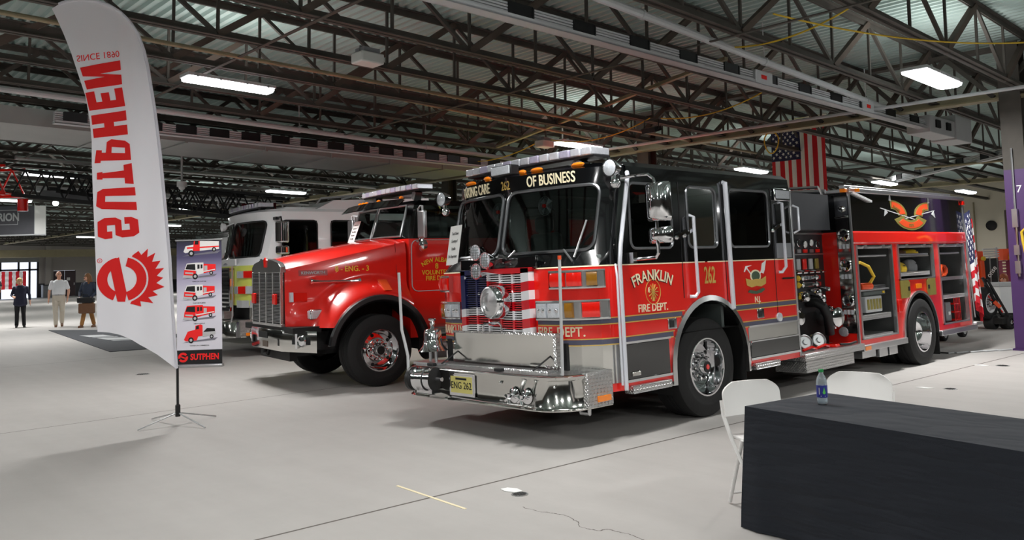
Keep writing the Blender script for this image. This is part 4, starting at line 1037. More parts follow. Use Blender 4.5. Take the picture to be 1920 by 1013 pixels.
# bulging red header over the lockers
b.loft([[(.0, y, 1.95) for y in (3.46, 7.43)], [(.012, y, 1.93) for y in (3.46, 7.43)], [(.016, y, 1.80) for y in (3.46, 7.43)], [(.0, y, 1.78) for y in (3.46, 7.43)]], 0)
b.build('hose_body', ['red', 'black'], FR, flat=True)
# lockers
def locker(y0, y1, z0, z1, d=.62):
    o = MB().add([(0, y0, z0), (0, y1, z0), (0, y1, z1), (0, y0, z1), (-d, y0, z0), (-d, y1, z0), (-d, y1, z1), (-d, y0, z1)], [(0, 1, 5, 4), (1, 2, 6, 5), (2, 3, 7, 6), (3, 0, 4, 7), (4, 5, 6, 7)]).build('locker', pm('locker_lining', (96, 98, 98), .5, .3, var=.15) if 'locklin' not in M else M['locklin'], FR, flat=True)
    M['locklin'] = o.data.materials[0]
    f_ = MB()
    for yy in (y0, y1 - .035): f_.box(-.03, .014, yy, yy + .035, z0, z1)
    f_.box(-.03, .014, y0, y1, z0, z0 + .02)
    f_.build('locker_frame', 'alu', o)
    r_ = MB().cyl((-.02, y0 + .02, z1 - .03), (-.02, y1 - .02, z1 - .03), .022, n=10).cyl((-.05, y0 + .05, z1 - .15), (-.05, y1 - .1, z1 - .15), .016, n=8)
    for k in (.25, .75): r_.box(-.03, .02, lerp(y0, y1, k) - .03, lerp(y0, y1, k) + .03, z1 - .05, z1)
    r_.build('roller_bar', 'alu', o)
    return o
l1 = locker(3.52, 4.62, .505, 1.765); l2 = locker(4.80, 6.07, 1.245, 1.765, .5); l3 = locker(6.26, 7.33, .51, 1.765)
for o, ls in ((l1, ((3.56, 4.5, 1.16, .02), (3.56, 4.5, .82, .07), (3.58, 4.52, .55, .07))), (l2, ((4.84, 5.95, 1.60, .02), (4.84, 5.95, 1.36, .06))), (l3, ((6.3, 7.28, 1.24, .05), (6.3, 7.28, .96, .06)))):
    for y0, y1, z, h_ in ls: MB().box(-.58, -.02, y0, y1, z - h_, z, 0).build('locker_shelf', 'tread' if h_ > .05 else 'alu', o, bevel=.004)
MB().box(-.5, -.47, 3.9, 4.3, 1.2, 1.65).build('backboard', 'grey', l1)
# locker trims
r_ = MB()
for y0, y1 in ((3.44, 4.80), (6.04, 7.5)): r_.box(-.02, .06, y0, y1, .36, .44)
r_.build_each('rub_rail', 'alu', FR, bevel=.008)
MB().box(.058, .066, 3.47, 3.63, .375, .425).build('marker_lamp', 'amber', FR)
b = MB(); flat_ring(b, arch_pts(.02, 5.42, .46, .62, .42), arch_pts(.025, 5.42, .46, .585, .42), .04); b.build('fender_trim', 'alu', FR, sharp=60)
w = MB(); w.loft([[(-.01, p[1], p[2]) for p in arch_pts(0, 5.42, .46, .60, .3)], [(-.75, p[1], p[2]) for p in arch_pts(0, 5.42, .46, .60, .3)]]); w.box(-.77, -.75, 4.8, 6.05, .3, 1.1); w.build_each('wheel_well', 'dark', FR)
for yc_, sg in ((4.97, -1), (5.88, 1)):
    pl = [(-.17, -.13), (.10, -.13), (.15, -.07), (.15, .09), (.09, .13), (-.17, .13)]
    o = MB().prism([(u * -sg, v) for u, v in pl], lambda u, v, w_: (.002 + w_, yc_ + u, 1.12 + v), 0, .012).build('filler_door', 'olive', FR)
    MB().box(.014, .022, yc_ - sg * .1 - .025, yc_ - sg * .1 + .025, 1.09, 1.15).build('filler_latch', 'plastic', o)
MB().box(0, .02, 5.33, 5.52, 1.11, 1.18).build('marker_lamp', 'amber', FR, bevel=.005)
MB().box(0, .03, 4.66, 4.77, .80, .98).build('warning_lamp', 'lampred', FR, bevel=.008)
MB().box(-.02, .012, 3.425, 3.455, .44, 2.47).build('corner_trim', 'alu', FR)
MB().box(-.02, .012, 7.42, 7.46, .44, 2.47).build('corner_trim', 'alu', FR)
# front face of the body: round ports
pp = MB().box(-.20, -.01, 3.425, 3.44, .60, 2.42).build('port_panel', 'steel', FR)
for zz, r in ((2.25, .045), (1.90, .085), (1.50, .085), (1.03, .085)):
    o = MB().lathe([(r, 0), (r, .02), (r * .86, .03), (r * .8, .012), (r * .3, .02), (.02, .03)], (-.1, 3.425, zz), (0, -1, 0), 24).build('port_ring', 'chrome', pp)
    MB().lathe([(r * .35, 0), (r * .3, .03), (0, .03)], (-.1, 3.41, zz), (0, -1, 0), 14).build('port_hub', 'plastic', o)
    if r > .05:
        for k in range(3): MB().box(-.17 + k * .05, -.14 + k * .05, 3.41, 3.425, zz - .18, zz - .12).build('port_label', 'lens', pp)
MB().tube([(-.2, 3.42, 2.14), (-.02, 3.36, 2.15)], .014, 6).build('port_handle', 'chrome', pp)
MB().lathe([(.07, 0), (.06, .03), (0, .045)], (-.20, 3.44, .62), (0, -1, 0), 18).build('ground_light', 'lens', FR)
# roof rails, hose bed hardware
b = MB().box(-.10, .03, 3.42, 7.46, 2.47, 2.53).box(-.16, -.08, 3.5, 7.2, 2.53, 2.58).box(-2.44, -2.3, 3.44, 7.46, 2.47, 2.55).box(-2.44, 0, 3.4, 3.5, 2.47, 2.52)
b.build('top_rail', 'alu', FR, bevel=.01)
b = MB().tube([(-.3, 3.3, 2.45), (-.3, 3.2, 2.56), (-1.0, 3.2, 2.6), (-1.5, 3.2, 2.5)], .02, 8).tube([(-.25, 3.3, 2.5), (-.9, 3.3, 2.55)], .03, 8); b.build('hose_roller', 'alu', FR)
for yy in (3.40, 3.56): MB().box(-.08 + (yy - 3.4), .0 + (yy - 3.4) * .3, yy - .05, yy + .05, 2.47, 2.52).build('marker_lamp', 'amber', FR, bevel=.008)
MB().beam((.005, 3.5, 2.47), (.01, 4.05, 2.36), .05, .03).build('lid_prop', 'white', FR)
MB().box(.0, .03, 7.38, 7.46, 2.4, 2.46).build('marker_lamp', 'lampred', FR)
# ribbons with crossed axes on the black side
t = MB(); f = lambda u, v, w_: (.003 + w_, 5.36 + u * 2.15, 2.22 + v * .92)
def ribbon(cu, cv, r0, r1, a0, a1, m, w0, n=10): t.prism([(cu + r0 * math.cos(R(lerp(a0, a1, k / n))), cv + r0 * math.sin(R(lerp(a0, a1, k / n)))) for k in range(n + 1)] + [(cu + r1 * math.cos(R(lerp(a1, a0, k / n))), cv + r1 * math.sin(R(lerp(a1, a0, k / n)))) for k in range(n + 1)], f, 0, w0, m)
ribbon(-.30, -.04, .10, .24, 0, 95, 0, .002); ribbon(-.30, -.04, .125, .215, 8, 88, 1, .004)
ribbon(.30, -.04, .10, .24, 180, 85, 0, .002); ribbon(.30, -.04, .125, .215, 172, 92, 1, .004)
ribbon(0, .02, .13, .29, 205, 335, 0, .0025); ribbon(0, .02, .165, .26, 220, 320, 1, .0045)
for sg in (-1, 1): t.beam((.004, 5.3 + sg * .95, 2.28), (.004, 5.3 - sg * .3, 2.12), .012, .003, 2, (1, 0, 0)).prism([(sg * .30, .18), (sg * .335, .19), (sg * .31, .33)], f, 0, .004, 2).prism([(sg * .40, .06), (sg * .36, .0), (sg * .42, -.06)], f, 0, .004, 2)
t.text('FRANKLIN', .05, lambda u, v, w_: f(-.22 + u * .6, .07 + v - u * .4, .006 + w_), .002, .01, .7, m=0).text('FIRE', .05, lambda u, v, w_: f(.22 + u * .6, .07 + v + u * .4, .006 + w_), .002, .01, .9, m=0).text('DEPT.', .06, lambda u, v, w_: f(u * .6, -.19 + v, .006 + w_), .002, .01, .9, m=0)
t.build('ribbon_emblem', ['olive', 'orange', 'ltgrey'], FR, label='orange and gold ribbon emblem')
# rear wheels, mud flap, under boxes, tail step
for s_, x in ((1, -.10), (-1, -2.32)): tyre_wheel(FR, x, 5.40, .475 + (.045 if s_ < 0 else 0), .485, .28, .285, s_, 'rear', dual=True)
MB().box(-.6, -.03, 6.10, 6.12, .08, .5).build('mud_flap', 'rubber', FR)
u_ = MB().box(-.5, -.05, 3.6, 4.0, .25, .36).box(-.5, -.02, 4.05, 4.3, .23, .36).box(-.5, -.02, 4.36, 4.62, .23, .36); u_.build('under_box', 'alu', FR, bevel=.006)
MB().box(-2.3, .06, 7.46, 7.75, .42, .47).build('tail_step', 'alu', FR, bevel=.008)
b = MB().tube([(-.05, 7.5, .47), (-.05, 7.62, .9), (-.05, 7.5, 1.5)], .02, 8); b.build('grab_bar', 'chrome', FR)
# paper notice on the dash
nt = MB()
nb = cab_pt(-.93, 1.92, .03)
P = lambda u, v, w: nb + Vector((u - v * .02, -.03 - w + u * -.25 + v * .22, v))
nt.loft([[P(u, v, 0) for u in (-.15, -.05, .05, .15)] for v in (-.22, 0, .22)], 0)
for k, s__ in enumerate(('Truck Shown', 'Courtesy of', 'Franklin', 'Fire Department')): nt.text(s__, .05, lambda u, v, w: P(u * .8, .13 - k * .085 + v, .003 + w), .001, .002, .8, m=1)
nt.xf = FM
nt.build('paper_notice', ['paper', 'ink'], label='white paper notice standing in the windscreen of the black and red pumper', cat='notice')
# ------------------------------------------------------------------ THE RED LONG-HOOD TRUCK
KW = thing('fire_engine', 'bright red long-hooded fire truck with black cab roof and upright chrome grille', 'fire engine', (-9.909, 6.40, 0), R(-7))
KM = Matrix.Translation((-9.909, 6.40, 0)) @ Matrix.Rotation(R(-7), 4, 'Z')
KC = -1.21
def hw_(y): t = max(0, min(1, (y + 1.06) / 1.7)); return lerp(.60, .99, t ** .8)
def ze_(y): t = max(0, min(1, (y + 1.06) / 1.7)); return lerp(1.66, 2.02, t)
def zc_(y): t = max(0, min(1, (y + 1.06) / 1.7)); return lerp(1.80, 2.10, t ** .85)
AY, AZ, AR = .10, .49, .76
def side_x(y, z):
    # outward half width of the red nose at y, z, with the fender swelling over the wheel
    base = hw_(y) - .03 * smooth((z - ze_(y) + .2) / .2)
    r = math.hypot(y - AY, z - AZ)
    k = smooth((1.08 - r) / .30)
    nose = smooth((1.26 - z) / .40) * smooth((y + 1.12) / .8) if y < -.1 else 0
    return lerp(base, 1.20, max(k, nose * .97))
ys = [-1.06 + 1.68 * k / 56 for k in range(57)]
NZ = 22
def zmin(y):
    d = AR ** 2 - (y - AY) ** 2
    return max(.86, AZ + math.sqrt(d)) if d > 0 else .86
for nm in ('hood',):
    b = MB()
    for s_ in (-1, 1):
        rows = []
        for y in ys:
            z0, z1 = zmin(y), ze_(y); row = []
            for k in range(NZ + 1):
                z = lerp(z0, z1, k / NZ); row.append((KC + s_ * side_x(y, z), y, z))
            rows.append(row)
        b.loft(rows)
    rows = []
    for y in ys:
        h = hw_(y) - .03; row = []
        for k in range(21):
            u = -1 + 2 * k / 20; q = abs(u)
            row.append((KC + u * h, y, lerp(zc_(y), ze_(y), q ** 3.2)))
        rows.append(row)
    b.loft(rows)
    # front face around the grille and under-nose
    b.loft([[(KC + s * .60, -1.06, .86), (KC + s * .60, -1.06, 1.66)] for s in (-1, 1)])
    hood = b.build('hood', 'red', KW, sharp=40)
# black wheel lip
b = MB(); n = 28
for s_ in (-1, 1):
    rows = []
    for k in range(n + 1):
        a = PI * (-.02 + 1.04 * k / n); cy, cz = -math.cos(a), math.sin(a)
        rows.append([(KC + s_ * w, AY + r * cy, max(.62, AZ + r * cz)) for w, r in ((1.185, AR + .035), (1.225, AR + .015), (1.235, AR - .04), (1.20, AR - .07), (.7, AR - .06))])
    b.loft(rows)
b.build_each('wheel_lip', 'plastic', KW, sharp=50)
# grille
g = MB()
g.box(KC - .585, KC + .585, -1.09, -1.06, .90, 1.62, 1)
for k in range(34): z = .93 + k * .0204; g.box(KC - .56, KC + .56, -1.11, -1.09, z, z + .008, 0)
gr = g.build('grille', ['alu', 'ink'], KW, flat=True)
g = MB()
for dx in (-.585, -.28, 0, .28, .585): g.box(KC + dx - .014, KC + dx + .014, -1.125, -1.08, .9, 1.63)
g.box(KC - .6, KC + .6, -1.12, -1.06, .875, .915)
top = [(-.6, 1.62), (.6, 1.62), (.6, 1.70), (.50, 1.76), (.2, 1.81), (0, 1.825), (-.2, 1.81), (-.5, 1.76), (-.6, 1.70)]
g.prism(top, lambda u, v, w: (KC + u, -1.12 + w, v), 0, .08)
g.build('grille_surround', 'satin', KW, bevel=.004)
MB().prism([(-.03, 1.70), (.03, 1.70), (.05, 1.80), (0, 1.84), (-.05, 1.80)], lambda u, v, w: (KC + u, -1.135 + w, v), 0, .02).build('hood_ornament', 'lampred', KW)
for dx in (-.46, .42): MB().box(KC + dx - .06, KC + dx + .06, -1.16, -1.12, 1.18, 1.33).build('warning_lamp', 'lampred', KW, bevel=.01)
# bumper
b = MB(); rows = []
P = [(-1.24, -.86), (-.66, -1.10), (-.62, -1.12), (.62, -1.12), (.66, -1.10), (1.24, -.86)]
for z, o in ((.555, .03), (.545, 0), (.555, -.006), (.825, -.006), (.835, 0), (.83, .05)): rows.append([(KC + x, y + o, z) for x, y in P])
b.loft(rows); bm_ = b.build('front_bumper', 'steel', KW, sharp=30)
q = MB().box(KC - .30, KC + .08, -1.132, -1.125, .70, .79)
for dx in (-.56, .52): q.box(KC + dx - .025, KC + dx + .025, -1.132, -1.125, .62, .72)
q.build_each('bumper_slot', 'ink', bm_, bevel=.002)
MB().box(KC - .12, KC + .08, -1.133, -1.126, .58, .66).build('bumper_plate', 'rustred', bm_)
for s_ in (-1, 1):
    d = Vector((s_ * .58, .24, 0)).normalized(); nrm = Vector((d.y * s_, -abs(d.x), 0)); c0 = Vector((KC + s_ * .97, -.975, .70))
    MB().obox(c0 + nrm * .004, (.02, .33, .10), Matrix((nrm, d, Vector((0, 0, 1)))).transposed()).build('lamp_recess', 'ink', bm_, bevel=.002)
    fg = MB().lathe([(.075, 0), (.08, .03), (.07, .05), (.06, .04), (0, .05)], c0 + nrm * .01 + d * .05, nrm, 18).obox(c0 + nrm * .02 - d * .06, (.03, .04, .2), Matrix((nrm, d, Vector((0, 0, 1)))).transposed()).build('fog_lamp', 'chrome', bm_)
MB().box(KC - 1.0, KC + 1.0, -1.1, -.7, .80, .88).box(KC - .6, KC + .6, -1.0, -.9, .4, .6).tube([(KC - .2, -1.05, .56), (KC - .2, -1.08, .47), (KC - .05, -1.08, .47), (KC - .05, -1.05, .56)], .03, 6).build('bumper_bracket', 'dark', KW)
# lamps and brightwork on the nose
def onside(y, z, o=0): return Vector((KC + side_x(y, z) + o, y, z))
def side_box(y0, y1, z0, z1, dpt, mat, name, inner=None, lift=0.0):
    b = MB(); rows = [[onside(y, z0, -.02) for y in (y0, y1)], [onside(y, z0, dpt) for y in (y0, y1)], [onside(y, z1, dpt + lift) for y in (y0, y1)], [onside(y, z1, -.02) for y in (y0, y1)]]
    b.loft(rows)
    for y in (y0, y1): b.add([onside(y, z0, -.02), onside(y, z0, dpt), onside(y, z1, dpt + lift), onside(y, z1, -.02)], [(0, 1, 2, 3)])
    return b.build(name, mat, KW, bevel=.006)
o = side_box(-1.01, -.97, 1.21, 1.345, .05, 'bar', 'lamp_bezel'); side_box(-.97, -.79, 1.215, 1.335, .035, 'lampred', 'warning_lamp')
o = hx_ = KC + side_x(-.70, 1.035) + .02; o = MB().box(KC + .8, hx_, -.81, -.60, .965, 1.105).build('headlamp_bezel', 'chrome', KW, bevel=.01)
MB().box(hx_ - .02, hx_ + .012, -.795, -.615, .98, 1.09).box(KC + .8, hx_ - .01, -.82, -.80, .98, 1.09).build('headlamp', 'lens', o, bevel=.008)
side_box(.16, .28, 1.33, 1.48, .05, 'orange', 'turn_lamp')
h_ = MB().lathe([(.055, 0), (.05, .01), (.03, .06), (.018, .14), (.016, .5), (.02, .6), (.045, .7), (.05, .72)], (KC + hw_(-.6) + .07, -.78, 1.485), (.10, 1, -.02), 14).build('air_horn', 'chrome', KW)
MB().box(KC + hw_(-.7) - .02, KC + hw_(-.7) + .05, -.75, -.68, 1.45, 1.54).build('horn_bracket', 'chrome', h_)
t = MB().box(0, 0.01, 0, 0.01, 0, 0.01)
t = MB(); f = lambda yc, zc: (lambda u, v, w: onside(yc + u, zc + v, .006 + w))
t.text('KENWORTH', .058, f(-.69, 1.605), .008, .006, .95, m=0)
t.build('hood_script', ['ltgrey'], KW, label='bright hood side script')
MB().loft([[onside(y, z, .003) for y in (-.88, -.69, -.5)] for z in (1.565, 1.645)]).build('script_plate', 'dkred', KW)
t = MB().text('8 - ENG. - 3', .108, f(-.16, 1.645), .004, .012, .88); t.build('hood_lettering', 'yellow', KW, label='yellow hood number lettering')
# hood seam
MB().tube([onside(.47, z, .002) for z in (1.1, 1.3, 1.6, 1.9, 2.0)], .005, 4).build('hood_seam', 'dkred', KW)
# cab
CX0, CX1 = KC - 1.0, KC + 1.0
yA = [(.62, .62), (.62, .62), (.60, .74), (.60, .74)]
b = MB()
levels = [(.62, 1.0, .66, .62), (1.2, 1.0, .66, .62), (2.06, 1.0, .66, .56), (2.10, .99, .66, .55), (2.56, .93, .80, .70), (2.64, .86, .92, .84)]
rows = []
for z, h, yc1, yc0 in levels:
    rows.append([(KC - h, 2.3, z), (KC - h, 1.7, z), (KC - h, .98, z), (KC - h, yc1, z), (KC - h * .88, lerp(yc0, yc1, .45), z), (KC - .03, yc0, z), (KC + .03, yc0, z), (KC + h * .88, lerp(yc0, yc1, .45), z), (KC + h, yc1, z), (KC + h, .98, z), (KC + h, 1.7, z), (KC + h, 2.3, z)])
b.loft(rows, mfun=lambda i, k: 0 if i < 2 else 1, skip=lambda i, k: (i == 3 and k in (1, 9, 4, 6)))
b.add(rows[-1], [list(range(12))], 1); b.add([rows[0][0], rows[0][11], rows[5][11], rows[5][0]], [(0, 1, 2, 3)], 1)
b.build('cab_body', ['red', 'black'], KW, sharp=30)
r3, r4 = [Vector(p) for p in rows[3]], [Vector(p) for p in rows[4]]
for a, c in ((4, 5), (6, 7)):
    o = MB().add([r3[a], r3[c], r4[c], r4[a]], [(0, 1, 2, 3)]).build('windscreen', 'glass', KW)
    fr = [r3[a], r3[c], r4[c], r4[a]]; dense = []
    for p, q in zip(fr, fr[1:] + fr[:1]): dense += [p.lerp(q, k / 4) for k in range(4)]
    MB().tube([p + Vector((0, -.008, 0)) for p in dense], .014, 6, closed=True).build('windscreen_frame', 'alu', o)
for a, c in ((1, 2), (9, 10)): MB().add([r3[a], r3[c], r4[c], r4[a]], [(0, 1, 2, 3)]).build('side_window', 'glass', KW)
MB().box(KC - .9, KC + .9, .75, 1.0, 1.7, 2.08).build('dashboard', 'inner', KW, bevel=.04)
for dx in (-.5, .5): MB().box(KC + dx - .25, KC + dx + .25, 1.35, 1.5, 1.4, 2.35).box(KC + dx - .25, KC + dx + .25, 1.0, 1.4, 1.2, 1.5).build('seat', 'inner', KW, bevel=.05)
MB().box(KC - .96, KC + .96, 2.24, 2.28, .7, 2.55).build('cab_back_wall', 'dark', KW)
MB().loft([[(KC + u * 1.0, .50 + .12 * u * u - (.12 if k else 0), z) for u in [-1 + .2 * j for j in range(11)]] for k, z in ((0, 2.63), (1, 2.53), (1, 2.545), (0, 2.65))]).build('sun_visor', 'black', KW)
for dx in (-.62, -.5, -.38, .05, .8): MB().ball((KC + dx, .66, 2.675), .035, 10, sq=(1.3, 1, .8)).build('marker_lamp', 'amber', KW)
light_bar(KW, KC, 1.0, 2.84, .95, n=12, mats=('ledpod', 'ledpod2', 'ledpod'), bow=.05)
# door trim, lettering
loop = rrect(.70, 1.95, 1.29, 2.04, .10, 5); X = KC + 1.006
MB().tube([(X, y, z) for y, z in loop], .007, 5, closed=True).build('door_trim', 'ltgrey', KW)
t = MB(); f = lambda yc, zc: (lambda u, v, w: (X + w, yc + u, zc + v))
t.text('NEW ALBANY', .095, f(1.14, 1.745), .004, .012, .95, arc=.5).text('8', .11, f(1.12, 1.645), .004, .014, 1.0).text('VOLUNTEER', .095, f(1.12, 1.555), .004, .012, .95).text('FIRE DEPT.', .095, f(1.14, 1.47), .004, .012, .95)
t.build('door_lettering', 'yellow', KW, label='yellow door lettering')
# mirrors
for s_ in (-1, 1):
    x = KC + s_ * 1.22
    a_ = MB().tube([(KC + s_ * .97, .85, 2.50), (KC + s_ * 1.15, .78, 2.53), (x, .78, 2.53), (x, .78, 1.98), (KC + s_ * 1.0, .80, 2.02)], .014, 6).tube([(KC + s_ * .97, .85, 2.48), (KC + s_ * 1.12, .78, 2.05), (KC + s_ * 1.08, .78, 2.5)], .012, 6).build('mirror_arm', 'ltgrey', KW)
    MB().box(x - .10, x + .10, .74, .80, 2.06, 2.46).build('mirror_head', 'alu', a_, bevel=.02)
    MB().lathe([(.02, .1), (.07, .07), (.095, 0), (.08, -.015), (0, -.03)], (x - s_ * .03, .76, 1.96), (0, 1, 0), 18).build('spot_mirror', 'chrome', a_)
MB().cyl((KC - 1.18, 2.35, 1.0), (KC - 1.18, 2.35, 2.75), .06, n=14).build('exhaust_stack', 'chrome', KW)
# wheels and running gear
tyre_wheel(KW, KC + 1.0, AY, .50, .50, .34, .285, 1, 'front', badge='plastic'); tyre_wheel(KW, KC - 1.0, AY, .50, .50, .34, .285, -1, 'front', badge='plastic')
for yy in (5.4, 6.7): tyre_wheel(KW, KC + .98, yy, .50, .50, .30, .285, 1, 'rear', dual=True)
c = MB().box(KC - .5, KC + .5, -.9, 7.2, .45, .75).box(KC - .85, KC + .85, -.7, -.45, .55, .80).box(KC - .9, KC + .9, 0, .2, .42, .55).box(KC - 1.0, KC + 1.0, .8, 2.4, .45, .65)
c.box(KC - .5, KC + .5, -.95, .62, .75, 1.2); c.build('chassis', 'dark', KW, flat=True)
MB().cyl((KC + .9, .95, .55), (KC + .9, 2.1, .55), .27, n=24).build('fuel_tank', 'chrome', KW)
b = MB().box(KC - 1.15, KC + 1.1, 2.5, 7.4, .95, 2.35, 0).box(KC - 1.17, KC + 1.12, 2.5, 7.4, .85, .95, 1); b.build('tanker_body', ['red', 'alu'], KW, bevel=.03)
nt = MB(); a0 = Vector((KC - .93, .60, 2.08))
Pn = lambda u, v, w: (KC - .74 + u + v * .25, .585 + .30 * max(0, v + .15) - w * 1.0 - .03, 2.24 + v)
nt.loft([[Pn(u, v, 0) for u in (-.12, 0, .12)] for v in (-.17, 0, .17)], 0)
for k in range(5): nt.text(('Truck Shown', 'Courtesy of', 'New Albany', 'Volunteer', 'Fire Dept.')[k], .04, lambda u, v, w: Pn(u, .11 - k * .055 + v, .004 + w), .001, .002, .8, m=1)
nt.xf = KM; nt.build('paper_notice', ['paper', 'ink'], label='white paper notice in the windscreen of the red long-hooded truck', cat='notice')

# ------------------------------------------------------------------ THE LIME AND WHITE TRUCK
LM_O = (-15.08, 8.95, 0)
LM = thing('fire_engine', 'white over lime yellow fire engine half hidden behind the red hood', 'fire engine', LM_O, rot=(0, -.006, R(-7))); LM.scale = (1.1, 1.1, 1.1)
cab_shell(LM, 'white', 'lime', frame='plastic')
MB().box(XC - .58, XC + .58, -1.775, -1.74, 1.62, 1.74).build('cowl_panel', 'white', LM, bevel=.01)
b = MB(); b.box(XC - .45, XC + .45, -1.80, -1.76, .8, 1.55, 1)
for k in range(9): z = .86 + k * .078; b.box(XC - .40, XC + .40, -1.84, -1.80, z, z + .03, 0)
b.box(XC - .48, XC - .42, -1.84, -1.76, .78, 1.57, 0).box(XC + .42, XC + .48, -1.84, -1.76, .78, 1.57, 0).box(XC - .48, XC + .48, -1.84, -1.76, 1.54, 1.58, 0)
b.build('grille', ['chrome', 'ink'], LM, flat=True)
for s_ in (-1, 1):
    for z0, z1, mats in ((1.38, 1.52, ('lens', 'lampred')), (1.10, 1.25, ('lens', 'lampred', 'lens'))):
        o = None
        for k, mt in enumerate(mats):
            h0, h1 = (.74 if z0 > 1.3 else .60) + k * .19, (.91 if z0 > 1.3 else .77) + k * .19
            q = MB(); rows = [[cab_pt(s_ * h, z0, 0) for h in (h0, h1)], [cab_pt(s_ * h, z0 + .01, .05) for h in (h0, h1)], [cab_pt(s_ * h, z1 - .01, .05) for h in (h0, h1)], [cab_pt(s_ * h, z1, 0) for h in (h0, h1)]]
            q.loft(rows)
            for h in (h0, h1): q.add([cab_pt(s_ * h, z0, 0), cab_pt(s_ * h, z0 + .01, .05), cab_pt(s_ * h, z1 - .01, .05), cab_pt(s_ * h, z1, 0)], [(0, 1, 2, 3)])
            q.build('headlamp' if mt == 'lens' else 'warning_lamp', mt, LM)
b = MB(); lo = resample(cab_path(.86, .005), 120); hi = resample(cab_path(.99, .005), 120)
for a, c, d, e in zip(lo, lo[1:], hi[1:], hi):
    if not (abs((a.x + c.x) / 2 - XC) < .56 and a.y < -1.6) and a.y < -.7: b.add([a, c, d, e], [(0, 1, 2, 3)])
b.build('reflective_band', 'ltgrey', LM)
b = MB(); b.loft([[(x, y + .1, z) for x, y in bump_path(ins)] for z, ins in ((.36, .02), (.355, 0), (.36, -.008), (.63, -.008), (.64, 0), (.64, .05))]); b.add([(x, y + .1, .645) for x, y in bump_path(.03)], [list(range(16))], 1)
b.build('front_bumper', ['steel', 'tread'], LM, sharp=50)
MB().box(-.06, .03, -1.9, -1.40, .38, .66).build('bumper_end_plate', 'tread', LM); MB().box(.03, .04, -1.8, -1.55, .39, .44).build('marker_lamp', 'amber', LM)
MB().box(XC - .15, XC + .5, -1.95, -1.8, .66, .80).build('bumper_tray', 'tread', LM)
MB().lathe([(0, 0), (.1, 0), (.12, .02), (.12, .28), (.1, .3), (0, .3)], (XC - .3, -2.1, .82), (1, 0, 0), 18).build('drum_siren', 'chrome', LM)
MB().box(XC + .2, XC + .62, -2.09, -2.05, .40, .62).build('bumper_door', 'steel', LM, bevel=.02)
MB().tube([(-.15, -2.0, .62), (-.12, -1.98, .75), (-.12, -1.98, 1.6)], .014, 6).build('corner_wand', 'alu', LM)
b = MB().text('PUMPER', .08, lambda u, v, w: cab_pt(u, 1.66 + v, .03 + w), .003, .006, .9); b.build('front_lettering', 'band', LM)
light_bar(LM, XC, -1.28, 2.70, .90, mats=('ledpod', 'ledpod', 'ledpod2'))
MB().box(XC - .9, XC + .9, -.95, -.2, 2.56, 2.68).build('roof_pod', 'white', LM, bevel=.05)
b = MB(); b.loft([[(XC - 1.1, -.55, 2.55), (XC + 1.1, -.55, 2.55)], [(XC - 1.05, -.05, 2.80), (XC + 1.05, -.05, 2.80)], [(XC - 1.05, 2.0, 2.88), (XC + 1.05, 2.0, 2.88)], [(XC - 1.1, 2.0, 2.5), (XC + 1.1, 2.0, 2.5)]])
for s_ in (-1, 1): b.add([(XC + s_ * 1.1, -.55, 2.55), (XC + s_ * 1.05, -.05, 2.80), (XC + s_ * 1.05, 2.0, 2.88), (XC + s_ * 1.1, 2.0, 2.5)], [(0, 1, 2, 3)])
b.build('raised_roof', 'white', LM)
rw = MB().box(-.16, -.08, .55, 1.35, 2.62, 2.80).build('roof_window', 'alu', LM, bevel=.02); MB().box(-.09, -.07, .6, 1.3, 2.66, 2.76).build('window_pane', 'dark', rw)
MB().tube([(XC + .2, -.15, 2.66), (XC + .3, .0, 2.90), (XC + .95, 1.6, 3.02), (XC + .95, 1.9, 2.9)], .022, 6).tube([(XC + .6, .3, 2.86), (XC + .7, .7, 2.98)], .02, 6).build('roof_rail', 'ltgrey', LM)
MB().box(XC + .5, XC + 1.0, .9, 1.8, 2.88, 3.02).build('roof_monitor', 'grey', LM, bevel=.03)
mr = MB().tube([(0, -1.22, 2.44), (.3, -1.25, 2.44), (.36, -1.25, 2.3)], .018, 6).tube([(.36, -1.25, 1.85), (.34, -1.25, 1.7), (0, -1.22, 1.66)], .018, 6).box(-.05, .1, -1.27, -1.2, 2.41, 2.46).build('mirror_arm', 'plastic', LM)
MB().cyl((.36, -1.25, 1.98), (.36, -1.25, 2.36), .12, n=18).cyl((.36, -1.25, 1.78), (.36, -1.25, 1.93), .12, n=18).build('mirror_head', 'chrome', mr, bevel=.03)
l = MB().lathe([(.02, .1), (.07, .06), (.08, 0), (.06, -.01), (0, -.02)], (XC + .05, -1.85, 2.34), (0, 1, 0), 16).cyl((XC + .05, -1.8, 2.34), (XC + .02, -1.62, 2.42), .012).build('spot_lamp', 'white', LM)
a = cab_pt(.55, 1.66, .04); c = cab_pt(.25, 1.88, .03); MB().cyl(a, c, .012, n=6).build('wiper', 'alu', LM)
MB().box(0, .012, 1.5, 1.86, 1.66, 2.3).build('rear_panel', 'white', LM)
for s_, x in ((1, -.20), (-1, -2.24)): tyre_wheel(LM, x, .05, .515, .515, .36, .295, s_, 'front')
MB().box(-2.0, -.4, -1.6, 7, .45, .9).box(-2.3, -.2, -1.6, -.7, .4, .7).build('chassis', 'dark', LM, flat=True)
MB().box(-2.4, -.05, 2.0, 7.2, .45, 2.45).build('hose_body', 'lime', LM, bevel=.02)
for s_, x in ((1, -.15), (-1, -2.28)): tyre_wheel(LM, x, 5.3, .515, .515, .3, .295, s_, 'rear')
MB().tube([(-.18, 2.4 + .02, 1.7), (-.18, 2.4, 1.7)], .01, 4).build('pull_handle', 'chrome', LM)
